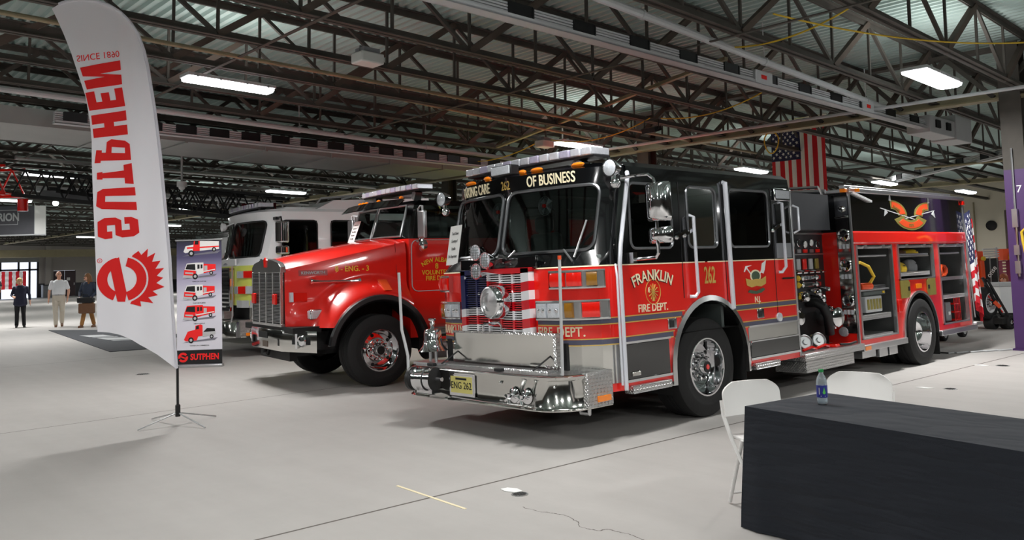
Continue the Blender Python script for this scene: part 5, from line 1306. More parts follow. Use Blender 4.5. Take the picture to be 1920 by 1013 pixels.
# ------------------------------------------------------------------ feather banner (nearest left)
FB = (-9.38, 3.49)
FU = Vector((.3487, .9372, 0)); FN = Vector((.9372, -.3487, 0))       # banner plane: along, and towards the aisle
FXF = Matrix(((FU.x, FN.x, 0, FB[0]), (FU.y, FN.y, 0, FB[1]), (0, 0, 1, 0), (0, 0, 0, 1))) @ Matrix.Rotation(R(-7), 4, 'X')   # local x along, y to the front, z up; it leans out over the aisle
fb = thing('feather_banner', 'tall white feather banner with red lettering on a cross foot stand', 'banner'); fb.matrix_world = FXF
Lf = [(-1.176, 4.415), (-1.125, 4.301), (-1.068, 4.159), (-1.007, 3.985), (-0.95, 3.786), (-0.878, 3.543), (-0.84, 3.297), (-0.822, 3.076), (-0.824, 2.882), (-0.813, 2.436), (-0.793, 1.762), (-0.783, 1.072)]
Rf = [(-0.374, 4.217), (-0.318, 4.047), (-0.283, 3.887), (-0.217, 3.433), (-0.167, 2.98), (-0.122, 2.442), (-0.076, 1.858), (-0.042, 1.157), (-0.011, 0.627)]
Tf = [(-1.176, 4.415), (-1.104, 4.47), (-1.031, 4.503), (-0.919, 4.53), (-0.771, 4.526), (-0.646, 4.494), (-0.546, 4.436), (-0.455, 4.344), (-0.374, 4.217)]
Bf = [(-0.783, 1.072), (-0.672, 1.054), (-0.569, 1.025), (-0.466, 0.967), (-0.378, 0.898), (-0.283, 0.839), (-0.204, 0.787), (-0.097, 0.692), (-0.011, 0.615)]
def wave(x, z): return .022 * math.sin(7 * x + 1.1 * z) * smooth((3.9 - z) / 2.5) + .010 * math.sin(19 * x - .8 * z) + .05 * smooth((1.2 - z) / .8) * (x + .4)
V2 = lambda P: [Vector((p[0], 0, p[1])) for p in P]
Ls, Rs, Ts, Bs = resample(V2(Lf), 60), resample(V2(Rf), 60), resample(V2(Tf), 25), resample(V2(Bf), 25)
rows = []
for i in range(60):
    v = i / 59; row = []
    for j in range(25):
        u = j / 24
        p = Ls[i] * (1 - u) + Rs[i] * u + Ts[j] * (1 - v) + Bs[j] * v - (Ls[0] * (1 - u) * (1 - v) + Rs[0] * u * (1 - v) + Ls[-1] * (1 - u) * v + Rs[-1] * u * v)
        p.y = wave(p.x, p.z); row.append(p)
    rows.append(row)
def banner_cloth():
    k = NT('banner_cloth'); k.p.inputs['Base Color'].default_value = srgb(246, 245, 250); k.p.inputs['Roughness'].default_value = .8
    tr = k.n('ShaderNodeBsdfTranslucent'); tr.inputs[0].default_value = srgb(232, 232, 240)
    ms = k.n('ShaderNodeMixShader'); ms.inputs[0].default_value = .38; k.l(k.p.outputs[0], ms.inputs[1]); k.l(tr.outputs[0], ms.inputs[2]); k.l(ms.outputs[0], k.out.inputs[0])
    co, _ = k.xyz(); nz = k.n('ShaderNodeTexNoise', i_Scale=5.0, i_Detail=3.0); k.l(co, nz.inputs['Vector']); k.bump(nz.outputs['Fac'], .12, .02)
    return k.m
M['banner'] = banner_cloth(); M['bannerred'] = pm('banner_red_print', (250, 32, 32), .75, var=.03)
cl = MB().loft(rows).build('banner_sail', 'banner', fb, sharp=80)
sl = MB(); P = Ts[2:] + Rs
sl.tube([p + Vector((0, wave(p.x, p.z), 0)) for p in P], .016, 8); sl.build('pole_sleeve', 'banner', fb)
MB().tube([(-.0, 0, .12), (-.002, 0, .64)], .014, 10).lathe([(.028, 0), (.028, .12), (.02, .13)], (0, 0, .09), (0, 0, 1), 12).build('pole', 'plastic', fb)
Fi = FXF.inverted()
for q in ((-9.32, 3.046, .012), (-8.876, 3.59, .012), (-9.46, 3.95, .012), (-9.89, 3.389, .012)):
    MB().tube([(0, 0, .13), Fi @ Vector(q)], .008, 6).build('stand_leg', 'alu', fb)
OFF = .006
def onflag(u, v, w): return (u, wave(u, v) + OFF + w, v)
LT = MB()
def block(polys, bl, br, tr, tl):
    # polys in unit letter space: a = along the word (up the banner), c = cap height direction (across); four corners on the cloth
    for poly in polys:
        pts = []
        for p, q in zip(poly, poly[1:] + poly[:1]):
            for k in range(6): pts.append((lerp(p[0], q[0], k / 6), lerp(p[1], q[1], k / 6)))
        vs = [(lerp(lerp(bl[0], br[0], c), lerp(tl[0], tr[0], c), a), lerp(lerp(bl[1], br[1], c), lerp(tl[1], tr[1], c), a), 0) for a, c in pts]
        vs, fs = cut_mesh(vs, [list(range(len(vs)))], .035, .035)
        for sg in (1, -1):
            o = len(LT.v); LT.v += [Vector((x, wave(x, z) + sg * OFF, z)) for x, z, _ in vs]
            for f in fs: LT.f.append([o + i for i in f]); LT.mi.append(0)
T_ = .40
SHAPES = {
 'N': [[(0, 0), (.40, 0), (.42, .55), (0, .55)], [(0, .55), (.42, .55), (.60, 0), (1, 0), (1, .5), (.6, .5), (.58, .45), (.40, 1), (0, 1)], [(.58, .45), (1, .45), (1, 1), (.60, 1)]],
 'E': [[(0, 0), (.40, 0), (.40, 1), (0, 1)], [(.39, 0), (1, 0), (1, .24), (.39, .24)], [(.39, .40), (.85, .40), (.85, .62), (.39, .62)], [(.39, .78), (1, .78), (1, 1), (.39, 1)]],
 'H': [[(0, 0), (.41, 0), (.41, 1), (0, 1)], [(.59, 0), (1, 0), (1, 1), (.59, 1)], [(.40, .34), (.60, .34), (.60, .62), (.40, .62)]],
 'P': [[(0, 0), (.36, 0), (.36, 1), (0, 1)], [(.35, .28), (.85, .28), (1, .42), (1, .44), (.35, .44)], [(.35, .84), (1, .84), (1, .86), (.85, 1), (.35, 1)], [(.64, .43), (1, .43), (1, .85), (.64, .85)], [(-.1, 0), (0, 0), (0, .16), (-.1, .16)], [(.36, 0), (.46, 0), (.46, .16), (.36, .16)]],
 'T': [[(.3, 0), (.7, 0), (.7, 1), (.3, 1)], [(0, .76), (.31, .76), (.31, 1), (0, 1)], [(.69, .76), (1, .76), (1, 1), (.69, 1)], [(.2, 0), (.3, 0), (.3, .15), (.2, .15)], [(.7, 0), (.8, 0), (.8, .15), (.7, .15)]],
 'U': [[(0, .2), (.36, .2), (.36, 1), (0, 1)], [(.64, .2), (1, .2), (1, 1), (.64, 1)], [(.14, 0), (.86, 0), (1, .14), (1, .21), (0, .21), (0, .14)]],
 'S': [[(0, .16), (.16, 0), (.84, 0), (1, .16), (1, .22), (0, .22)], [(.64, .21), (1, .21), (1, .44), (.86, .58), (.64, .58)], [(.0, .21), (.34, .21), (.34, .34), (.0, .34)], [(.14, .42), (.65, .42), (.65, .58), (0, .58)], [(0, .57), (.36, .57), (.36, .84), (.16, 1), (0, .86)], [(.15, .78), (.86, .78), (.84, 1), (.16, 1)], [(.66, .66), (1, .66), (1, .84), (.84, 1), (.66, 1)]]}
LQ = {'N': [(-0.863, 3.61), (-0.531, 3.682), (-0.549, 3.932), (-0.925, 3.832)], 'E': [(-0.84, 3.391), (-0.502, 3.455), (-0.531, 3.649), (-0.878, 3.576)], 'H': [(-0.802, 3.11), (-0.478, 3.158), (-0.497, 3.41), (-0.825, 3.342)], 'P': [(-0.794, 2.871), (-0.449, 2.889), (-0.463, 3.086), (-0.762, 3.116)], 'T': [(-0.776, 2.654), (-0.425, 2.635), (-0.444, 2.855), (-0.775, 2.771)], 'U': [(-0.788, 2.369), (-0.395, 2.356), (-0.414, 2.601), (-0.771, 2.576)], 'S': [(-0.771, 2.043), (-0.371, 2.082), (-0.39, 2.288), (-0.774, 2.268)]}
for ch in LQ: block(SHAPES[ch], *LQ[ch])
# flaming S badge, as two half rings, a bar and flames
def ringpoly(cx, cz, r0, r1, a0, a1, n=20): return [(cx + r1 * math.cos(R(lerp(a0, a1, k / n))), cz + r1 * math.sin(R(lerp(a0, a1, k / n)))) for k in range(n + 1)] + [(cx + r0 * math.cos(R(lerp(a1, a0, k / n))), cz + r0 * math.sin(R(lerp(a1, a0, k / n)))) for k in range(n + 1)]
def flagpoly(poly):
    vs, fs = cut_mesh([(x, z, 0) for x, z in poly], [list(range(len(poly)))], .035, .035)
    for sg in (1, -1):
        o = len(LT.v); LT.v += [Vector((x, wave(x, z) + sg * OFF, z)) for x, z, _ in vs]
        for f in fs: LT.f.append([o + i for i in f]); LT.mi.append(0)
ecx, ecz = -.545, 1.618
flagpoly(ringpoly(ecx, ecz, .142, .238, 103, 248)); flagpoly(ringpoly(ecx, ecz, .142, .238, 285, 436))
flagpoly([(ecx - .127, ecz + .194), (ecx - .028, ecz + .236), (ecx + .043, ecz - .147), (ecx + .028, ecz - .24), (ecx - .047, ecz - .236)])
fl_in = [(ecx + .257 * math.cos(R(a)), ecz + .257 * math.sin(R(a))) for a in range(68, -76, -6)]
tips = ((-74, .30), (-60, .40), (-55, .33), (-44, .46), (-40, .36), (-30, .44), (-26, .36), (-16, .47), (-10, .37), (-2, .44), (3, .37), (12, .46), (16, .37), (24, .45), (30, .37), (38, .45), (42, .36), (50, .43), (53, .34), (61, .36), (68, .30))
flagpoly(fl_in + [(ecx + .92 * r * math.cos(R(a)), ecz + .92 * r * math.sin(R(a)) + .02 * (r - .3) * 8) for a, r in tips])
LT.tube([onflag(-.757 + .022 * math.cos(a), 1.823 + .022 * math.sin(a), 0) for a in [2 * PI * k / 16 for k in range(16)]], .003, 4, closed=True)
LT.text('R', .03, lambda u, v, w: onflag(-.757 + u, 1.823 - v, w), .001, .002)
LT.text('SINCE 1890', .092, lambda u, v, w: onflag(-.755 + u + .10 * v, 3.965 - v + u * .2, w), .001, .004, .88)
LT.build('banner_print', 'bannerred', fb, label='red lettering, flame badge and date on the banner')

# ------------------------------------------------------------------ roll-up banner
a0, a1 = Vector((-14.95, 5.543, 0)), Vector((-14.436, 6.16, 0)); du = (a1 - a0).normalized(); W_ = (a1 - a0).length; nn = Vector((du.y, -du.x, 0))
RX = Matrix(((du.x, nn.x, 0, a0.x), (du.y, nn.y, 0, a0.y), (0, 0, 1, 0), (0, 0, 0, 1)))
ru = thing('rollup_banner', 'roll-up banner picturing four trucks, beside the feather banner', 'banner'); ru.matrix_world = RX
H_ = 2.24
def roll_print():
    k = NT('rollup_print'); co, x = k.xyz()
    cr = k.n('ShaderNodeValToRGB'); e = cr.color_ramp.elements
    e[0].position = 0; e[0].color = srgb(226, 226, 234); e[1].position = 1; e[1].color = srgb(40, 42, 56)
    for p, c in ((.55, (214, 212, 226)), (.74, (160, 154, 186)), (.86, (84, 80, 116))): q = e.new(p); q.color = srgb(*c)
    k.l(k.math('DIVIDE', x[2], H_), cr.inputs[0]); k.l(cr.outputs[0], k.p.inputs['Base Color']); k.p.inputs['Roughness'].default_value = .6
    return k.m
MB().box(0.01, W_ - .01, -.004, 0.0, .04, H_ - .01, 0).box(.01, W_ - .01, 0, .002, .05, .30, 1).build('banner_sheet', [roll_print(), 'ink'], ru, flat=True)
MB().box(-.01, W_ + .01, -.05, .06, 0, .045).build('base_case', 'alu', ru, bevel=.01)
MB().box(-.01, W_ + .01, -.015, .015, H_ - .02, H_ + .01).build('top_bar', 'alu', ru, bevel=.004)
MB().cyl((W_ / 2, -.03, .03), (W_ / 2, -.03, H_), .012, n=8).build('support_pole', 'alu', ru)
t = MB(); g = lambda u, v, w: (.49 + u, .003 + w, .175 + v)
t.text('SUTPHEN', .145, g, .001, .034, .80)
for sgn, zc in ((1, .2), (-1, .15)):
    t.prism(ringpoly(.115, .175, .045, .085, 35 if sgn > 0 else 215, 195 if sgn > 0 else 375), lambda u, v, w: (u, .003 + w, v), 0, .001)
t.prism([(.075, .205), (.165, .165), (.165, .14), (.075, .18)], lambda u, v, w: (u, .003 + w, v), 0, .001)
t.build('banner_lettering', 'bannerred', ru)
def pic_truck(b, u0, v0, s, kind):
    f = lambda u, v, w: (u0 + s * u, .003 + w, v0 + s * v)
    P = lambda poly, m, w=.001: b.prism(poly, f, 0, w, m)
    body = 0 if kind in (2, 3) else 1
    P([(-.05, -.05), (.95, .02), (1.05, .10), (.2, -.0)], 4, .0006)                                   # cast shadow in the print
    if kind == 3:
        P([(0, .05), (.12, .30), (.36, .36), (.44, .14), (.40, .02), (.06, .0)], 0); P([(.34, .2), (.36, .48), (.52, .52), (.58, .48), (.58, .16), (.44, .14)], 0, .0012); P([(.37, .36), (.38, .46), (.46, .49), (.47, .38)], 3, .0016)
        P([(.58, .12), (.98, .20), (.98, .30), (.58, .28)], 2, .001); P([(.60, .28), (.72, .40), (.96, .38), (.97, .29)], 3, .0012)
    elif kind == 0:
        P([(0, .08), (.06, .24), (.28, .28), (.28, .1), (.06, .04)], 1); P([(.26, .1), (.30, .42), (.46, .42), (.46, .1)], 0, .0012); P([(.46, .10), (1.0, .14), (1.0, .36), (.46, .38)], 1, .0012); P([(.1, .16), (1.0, .2), (1.0, .23), (.1, .21)], 0, .0016); P([(.31, .28), (.33, .39), (.42, .39), (.42, .28)], 3, .0016)
    else:
        P([(0, .02), (.02, .24), (.38, .20), (.38, .04), (.3, -.02)], 0); P([(.03, .24), (.10, .44), (.40, .46), (.40, .20)], body, .0012); P([(.40, .06), (.62, .12), (.62, .46), (.40, .46)], body, .0012); P([(.62, .12), (1.0, .2), (1.0, .40), (.62, .42)], 0, .0012)
        P([(.06, .26), (.11, .41), (.36, .42), (.37, .23)], 3, .0018); P([(.43, .26), (.43, .40), (.50, .40), (.50, .27)], 3, .0018); P([(.53, .27), (.53, .40), (.59, .40), (.59, .28)], 3, .0018)
        P([(.64, .20), (.74, .22), (.74, .36), (.64, .36)], 2, .0018); P([(-.03, .0), (.0, .08), (.34, .05), (.34, -.03)], 2, .0016); P([(.40, .12), (.98, .22), (.98, .25), (.40, .16)], 1, .0018)
        P([(.05, .12), (.30, .10), (.30, .15), (.05, .17)], 2, .002)
    for cx, cz, r in ((.36 if kind in (1, 2) else .22, .03, .085), (.86, .13, .06)):
        P([(cx + r * math.cos(a), cz + r * 1.1 * math.sin(a)) for a in [2 * PI * k / 14 for k in range(14)]], 3, .002); P([(cx + r * .5 * math.cos(a), cz + r * .55 * math.sin(a)) for a in [2 * PI * k / 12 for k in range(12)]], 2, .0024)
b = MB()
for kind, v0, s in ((0, 1.98, .62), (1, 1.575, .56), (1, 1.195, .54), (2, .835, .54), (3, .455, .56)): pic_truck(b, .13, v0 - .0, s, kind)
b.build('truck_pictures', ['bannerred', 'paper', 'ltgrey', 'ink', pm('print_shadow_grey', (120, 120, 132), .6)], ru, flat=True)
b = MB()
for cap, v0 in (('YEARS OF CUSTOM', 1.50), ('CUSTOM PUMPER', 1.12), ('HEAVY RESCUE', .76), ('TANKER ON COMMERCIAL', .375)): b.text(cap, .028, lambda u, v, w: (.40 + u, .003 + w, v0 + v), .001, .002)
b.build('captions', 'ink', ru)

# ------------------------------------------------------------------ table with black cloth
tc = Vector((-2.90, 4.53)); ta = R(-9.3); tdx = Vector((math.cos(ta), math.sin(ta))); tdy = Vector((-tdx.y, tdx.x)); TL_, TD, TH = 2.44, .76, .735
TX = Matrix(((tdx.x, tdy.x, 0, tc.x), (tdx.y, tdy.y, 0, tc.y), (0, 0, 1, 0), (0, 0, 0, 1)))
tb = thing('folding_table', 'long folding table wholly draped by the black cloth', 'table'); tb.matrix_world = TX
MB().box(.02, TL_ - .02, .02, TD - .02, TH - .04, TH - .006).build('table_top', 'grey', tb)
for xx in (.25, TL_ - .25):
    for yy in (.1, TD - .1): MB().cyl((xx, yy, 0), (xx, yy, TH - .04), .016, n=8).build('leg', 'plastic', tb)
b = MB()
def drape(px, py, s, drop):
    # s: distance along the rim; folds swell towards the hem
    return 0
rim = []
def seg(a, c, n, nrm): return [((lerp(a[0], c[0], k / n), lerp(a[1], c[1], k / n)), nrm) for k in range(n)]
rim = seg((0, 0), (TL_, 0), 60, (0, -1)) + seg((TL_, 0), (TL_, TD), 20, (1, 0)) + seg((TL_, TD), (0, TD), 60, (0, 1)) + seg((0, TD), (0, 0), 20, (-1, 0))
rows = []
for i, f in enumerate((0, .01, .03, .08, .2, .35, .5, .65, .8, .92, 1.0)):
    row = []
    for k, (p, nrm) in enumerate(rim):
        s = k * .0405; cor = min(math.hypot(p[0] - cx, p[1] - cy) for cx, cy in ((0, 0), (TL_, 0), (TL_, TD), (0, TD)))
        edge = .004 + f * (.02 + .010 * math.sin(5.2 * s + 2.5 * f) + .008 * math.sin(11 * s + 1.7)) + .085 * f * math.exp(-(cor / .16) ** 2) * (1 if p[1] > TD * .4 or p[0] > TL_ * .6 else .25)
        n2 = Vector(nrm)
        if cor < .05:
            c_ = min(((cx, cy) for cx, cy in ((0, 0), (TL_, 0), (TL_, TD), (0, TD))), key=lambda q: math.hypot(p[0] - q[0], p[1] - q[1]))
            n2 = Vector(((1 if c_[0] > 0 else -1), (1 if c_[1] > 0 else -1))).normalized()
        z = TH - (TH - .006) * f if f > .02 else TH - .004 * f * 100
        row.append((p[0] + n2.x * edge, p[1] + n2.y * edge, z + .0))
    rows.append(row)
b.loft(rows, closed=True)
top = MB(); b.add(rows[0], [list(range(len(rim)))])
def cloth_mat():
    k = NT('creased_black_cloth'); co, x = k.xyz()
    k.p.inputs['Base Color'].default_value = srgb(40, 43, 50); k.p.inputs['Roughness'].default_value = .95; k.p.inputs['Specular IOR Level'].default_value = .25; k.p.inputs['Sheen Weight'].default_value = .06
    mp = k.n('ShaderNodeMapping'); mp.inputs['Rotation'].default_value = (0.0, R(38), 0); mp.inputs['Scale'].default_value = (.7, 1, 4.2); k.l(co, mp.inputs[0])
    n1 = k.n('ShaderNodeTexNoise', i_Scale=1.7, i_Detail=3.0); k.l(mp.outputs[0], n1.inputs['Vector'])
    n2 = k.n('ShaderNodeTexNoise', i_Scale=220.0, i_Detail=2.0); k.l(co, n2.inputs['Vector'])
    h = k.math('ADD', k.math('MULTIPLY', k.math('ABSOLUTE', k.math('SUBTRACT', n1.outputs['Fac'], .5)), 1.6), k.math('MULTIPLY', n2.outputs['Fac'], .03))
    k.bump(h, .8, .07); return k.m
M['creased'] = cloth_mat()
b.xf = TX; b.build('tablecloth', 'creased', label='black tablecloth hanging to the floor under the water bottle', cat='tablecloth', sharp=70)
# bottle
bw = TX @ Vector((.30, .56, TH)); bw = Vector((-2.57, 4.86, TH + .001))
bt = thing('water_bottle', 'small clear water bottle with green cap standing on the black tablecloth', 'bottle', bw)
pr = [(0, .003), (.024, 0), (.031, .008), (.032, .03), (.030, .038), (.032, .046), (.032, .125), (.031, .14), (.025, .165), (.014, .185), (.0125, .195), (.0125, .205)]
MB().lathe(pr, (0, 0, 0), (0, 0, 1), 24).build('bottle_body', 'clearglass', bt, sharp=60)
MB().lathe([(0, .006), (.026, .005), (.029, .012), (.029, .10), (0, .101)], (0, 0, 0), (0, 0, 1), 20).build('water', pm('drinking_water', (206, 216, 224), .1, var=.25, scale=40), bt, sharp=60)
lb = MB(); lb.loft([[(.0326 * math.cos(2 * PI * k / 28), .0326 * math.sin(2 * PI * k / 28), z) for k in range(28)] for z in (.045, .118)], closed=True)
lb.build('bottle_label', pm('blue_bottle_label', (44, 52, 140), .4, var=.1), bt)
cz = cam.matrix_world.translation - bw; la = math.atan2(cz.y, cz.x)
dl = MB()
def onb(u, v, w): a = la + u / .033; return ((.0332 + w) * math.cos(a), (.0332 + w) * math.sin(a), .082 + v)
dl.prism([(.013 + .009 * math.cos(a), -.006 + .010 * math.sin(a)) for a in [2 * PI * k / 14 for k in range(14)]], onb, 0, .0006, 0).prism([(.006, -.002), (.020, -.002), (.013, .026)], onb, 0, .0006, 0).prism([(-.018, -.018), (-.014, -.018), (-.014, .022), (-.018, .022)], onb, 0, .0006, 1).prism([(-.008, -.03), (.02, -.03), (.02, -.026), (-.008, -.026)], onb, 0, .0006, 1)
dl.build('label_mark', [pm('green_drop', (96, 200, 90), .4), 'paper'], bt)
MB().lathe([(.0155, 0), (.0155, .016), (.013, .018), (0, .018)], (0, 0, .196), (0, 0, 1), 20).build('bottle_cap', pm('green_cap', (34, 140, 74), .4), bt)
# folding chairs
def chair(loc, rz, label):
    t = thing('folding_chair', label, 'chair', loc, rz, 'white folding chairs at the black table')
    b = MB(); rows = []
    # curved back panel with rounded top corners: u across, v up; x right, y back
    n = 14
    for i in range(n + 1):
        v = i / n; zz = lerp(.58, .80, v); lean = .18 + .16 * (zz - .44); hw = .225 - (.225 - .14) * max(0, (v - .62) / .38) ** 2.2 if v > .62 else .225
        rows.append([(u * hw, lean - .03 * u * u, zz) for u in [-1 + .2 * k for k in range(11)]])
    fr = rows; bk = [[(x, y + .016, z) for x, y, z in r] for r in rows]
    b.loft(fr); b.loft(bk)
    for r0, r1 in ((fr[0], bk[0]), (fr[-1], bk[-1])): b.loft([r0, r1])
    b.loft([[r[0] for r in fr], [r[0] for r in bk]]); b.loft([[r[-1] for r in fr], [r[-1] for r in bk]])
    b.build('backrest', 'chair', t, sharp=40)
    for s_ in (-1, 1):
        MB().tube([(s_ * .216, .232, .68), (s_ * .22, .21, .58), (s_ * .22, .12, .44), (s_ * .215, -.22, 0.01)], .0135, 8).build('leg', 'chair', t)
        MB().tube([(s_ * .205, .02, .45), (s_ * .205, .20, .012)], .0125, 8).build('leg', 'chair', t)
    MB().prism(rrect(-.2, .2, -.2, .2, .05, 4), lambda u, v, w: (u, v - .02, .44 + w), 0, .025).build('seat', 'chair', t, bevel=.008)
    for y, z in ((.185, .07), (-.20, .06)): MB().cyl((-.2, y, z), (.2, y, z), .009, n=6).build('cross_bar', 'chair', t)
    return t
chair((-3.02, 5.0, 0), R(66), 'white folding chair at the left end of the black table')
chair((-2.79, 5.67, 0), R(9), 'white folding chair behind the black table, near the bottle')
# ------------------------------------------------------------------ floor marks and mats
MB().beam((-5.38, 3.64, .0015), (-4.52, 3.61, .0015), .022, .002).build('floor_tape', 'cream', label='short strip of pale tape stuck on the bare floor', cat='tape', flat=True)
def drain(x, y, r, label):
    t = thing('floor_drain', label, 'drain', (x, y, 0))
    MB().lathe([(r, 0), (r, .003), (r * .85, .004), (r * .85, .003), (0, .003)], (0, 0, 0), (0, 0, 1), 20).build('drain_ring', 'galv', t)
    g = MB()
    for k in range(-3, 4): h = math.sqrt(max(0, .7 - (k / 4) ** 2)) * r * .9; g.box(-h, h, k * r / 4.2 - r * .05, k * r / 4.2 + r * .05, .003, .005)
    g.build('drain_slots', 'ink', t)
drain(-4.51, 4.10, .062, 'round floor drain cover nearest the viewer, by the white scrap'); drain(-3.99, 10.63, .08, 'round floor drain cover beyond the table, right of the pumper')
drain(-4.21, 13.16, .09, 'far round floor drain cover near the purple column'); drain(-14.52, 4.83, .11, 'round floor drain cover left of the roll-up banner foot')
MB().prism([(-.09, -.03), (-.02, -.045), (.08, -.02), (.085, .03), (.0, .045), (-.08, .02)], lambda u, v, w: (-4.63 + u * .9, 4.13 + v * 1.2, .001 + w), 0, .004).build('paint_scrap', 'paper', label='white scrap beside the nearest floor drain', cat='scrap')
MB().prism([(-.10, -.02), (.05, -.03), (.1, .02), (-.05, .03)], lambda u, v, w: (-4.25 + u, 10.55 + v * 1.4, .001 + w), 0, .003).build('paint_scrap', 'paper', label='white scrap beside the drain beyond the table', cat='scrap')
MB().prism([(-.10, -.02), (.05, -.03), (.1, .02), (-.05, .03)], lambda u, v, w: (-4.45 + u, 13.05 + v * 1.4, .001 + w), 0, .003).build('paint_scrap', 'paper', label='white scrap beside the far drain near the purple column', cat='scrap')
mt = MB().prism([(-29.1, 6.85), (-26.9, 8.25), (-19.2, 6.75), (-19.35, 5.75)], lambda u, v, w: (u, v, .001 + w), 0, .012).build('floor_mat', pm('dark_mat', (62, 64, 70), .85, var=.1), label='large dark floor mat with pale lettering left of the feather banner', cat='mat')
b = MB()
for k, (a, c) in enumerate(((0, .3), (.36, .42), (.5, .8), (.86, .92))): b.prism([(-25.4 + a * 3.2, 6.75), (-25.4 + c * 3.2, 6.75), (-25.0 + c * 3.2, 7.25), (-25.0 + a * 3.2, 7.25)], lambda u, v, w: (u, v, .0135 + w), 0, .002)
b.build('mat_lettering', 'ltgrey', mt)
MB().prism([(-29.2, 8.5), (-28.6, 9.4), (-22, 8.4), (-22, 7.9)], lambda u, v, w: (u, v, .001 + w), 0, .012).build('floor_mat', M['concrete'] if False else pm('dark_mat_far', (66, 68, 74), .85, var=.1), label='second dark floor mat behind the walking woman with the bag', cat='mat')
b = MB().tube([(-5.33 + .65 * k / 30, 14.22 + 1.1 * k / 30 + .05 * math.sin(k), .014) for k in range(31)], .012, 6, 0).tube([(-7.2, 13.9, .014), (-6.2, 14.3, .014), (-5.33, 14.22, .014)], .012, 6, 1)
b.build('floor_cable', ['ltgrey', 'plastic'], label='twisted cable on the floor running to the purple column', cat='cable')
# ------------------------------------------------------------------ hanging national flag
def us_flag(fn, W, Hh, vertical, name, label, parent=None, nx=52, ny=40):
    # u along the stripes (fly), v across (hoist); fn maps (u, v) metres to a point
    b = MB(); vs = [[fn(W * i / nx, Hh * j / ny) for j in range(ny + 1)] for i in range(nx + 1)]
    o = 0; b.v += [Vector(p) for r in vs for p in r]
    for i in range(nx):
        for j in range(ny):
            sj = int((j + .5) / ny * 13); can = (i + .5) / nx < .40 and sj >= 6
            b.f.append([i * (ny + 1) + j, (i + 1) * (ny + 1) + j, (i + 1) * (ny + 1) + j + 1, i * (ny + 1) + j + 1]); b.mi.append(2 if can else (0 if sj % 2 == 0 else 1))
    sr = Hh * .0308
    for r in range(9):
        for c in range(6 if r % 2 == 0 else 5):
            cu = W * .4 * ((c * 2 + 1 + (r % 2)) / 12); cv = Hh * (6 / 13 + 7 / 13 * (r + 1) / 10)
            P = [fn(cu + sr * (1 if k % 2 == 0 else .42) * math.sin(PI * k / 5), cv + sr * (1 if k % 2 == 0 else .42) * math.cos(PI * k / 5)) for k in range(10)]
            n_ = (Vector(P[2]) - Vector(P[0])).cross(Vector(P[5]) - Vector(P[0])); n_.normalize()
            for sg in (1, -1): b.add([Vector(p) + n_ * .006 * sg for p in P] + [Vector(fn(cu, cv)) + n_ * .006 * sg], [(k, (k + 1) % 10, 10) for k in range(10)], 1)
    return b
HU = Vector((.80, -.60, 0)); ho = Vector((-10.83, 18.6, 4.93))
def hang(u, v):
    # fly hangs down, hoist across; the starred corner at the viewer's left
    q = 1.52 - v
    p = ho + Vector((1.49, -.16, -.03)) * (q / 1.52) + Vector((0, 0, -1)) * u
    return p + Vector((0, -1, 0)) * (.03 * math.sin(q * 13) * min(1, u * 1.2 + .2))
ny_ = 39
fb2 = us_flag(hang, 2.4, 1.52, True, '', '', ny=39)
fo = thing('hanging_flag', 'large striped and starred flag hanging from the roof steel above the pump bay', 'flag')
fb2.build('flag_cloth', ['flagred', 'flagwhite', 'flagblue'], fo, sharp=80)
MB().cyl(ho + Vector((-.05, 0, .02)), ho + Vector((1.55, -.16, -.01)), .015, n=8).build('flag_bar', 'alu', fo)
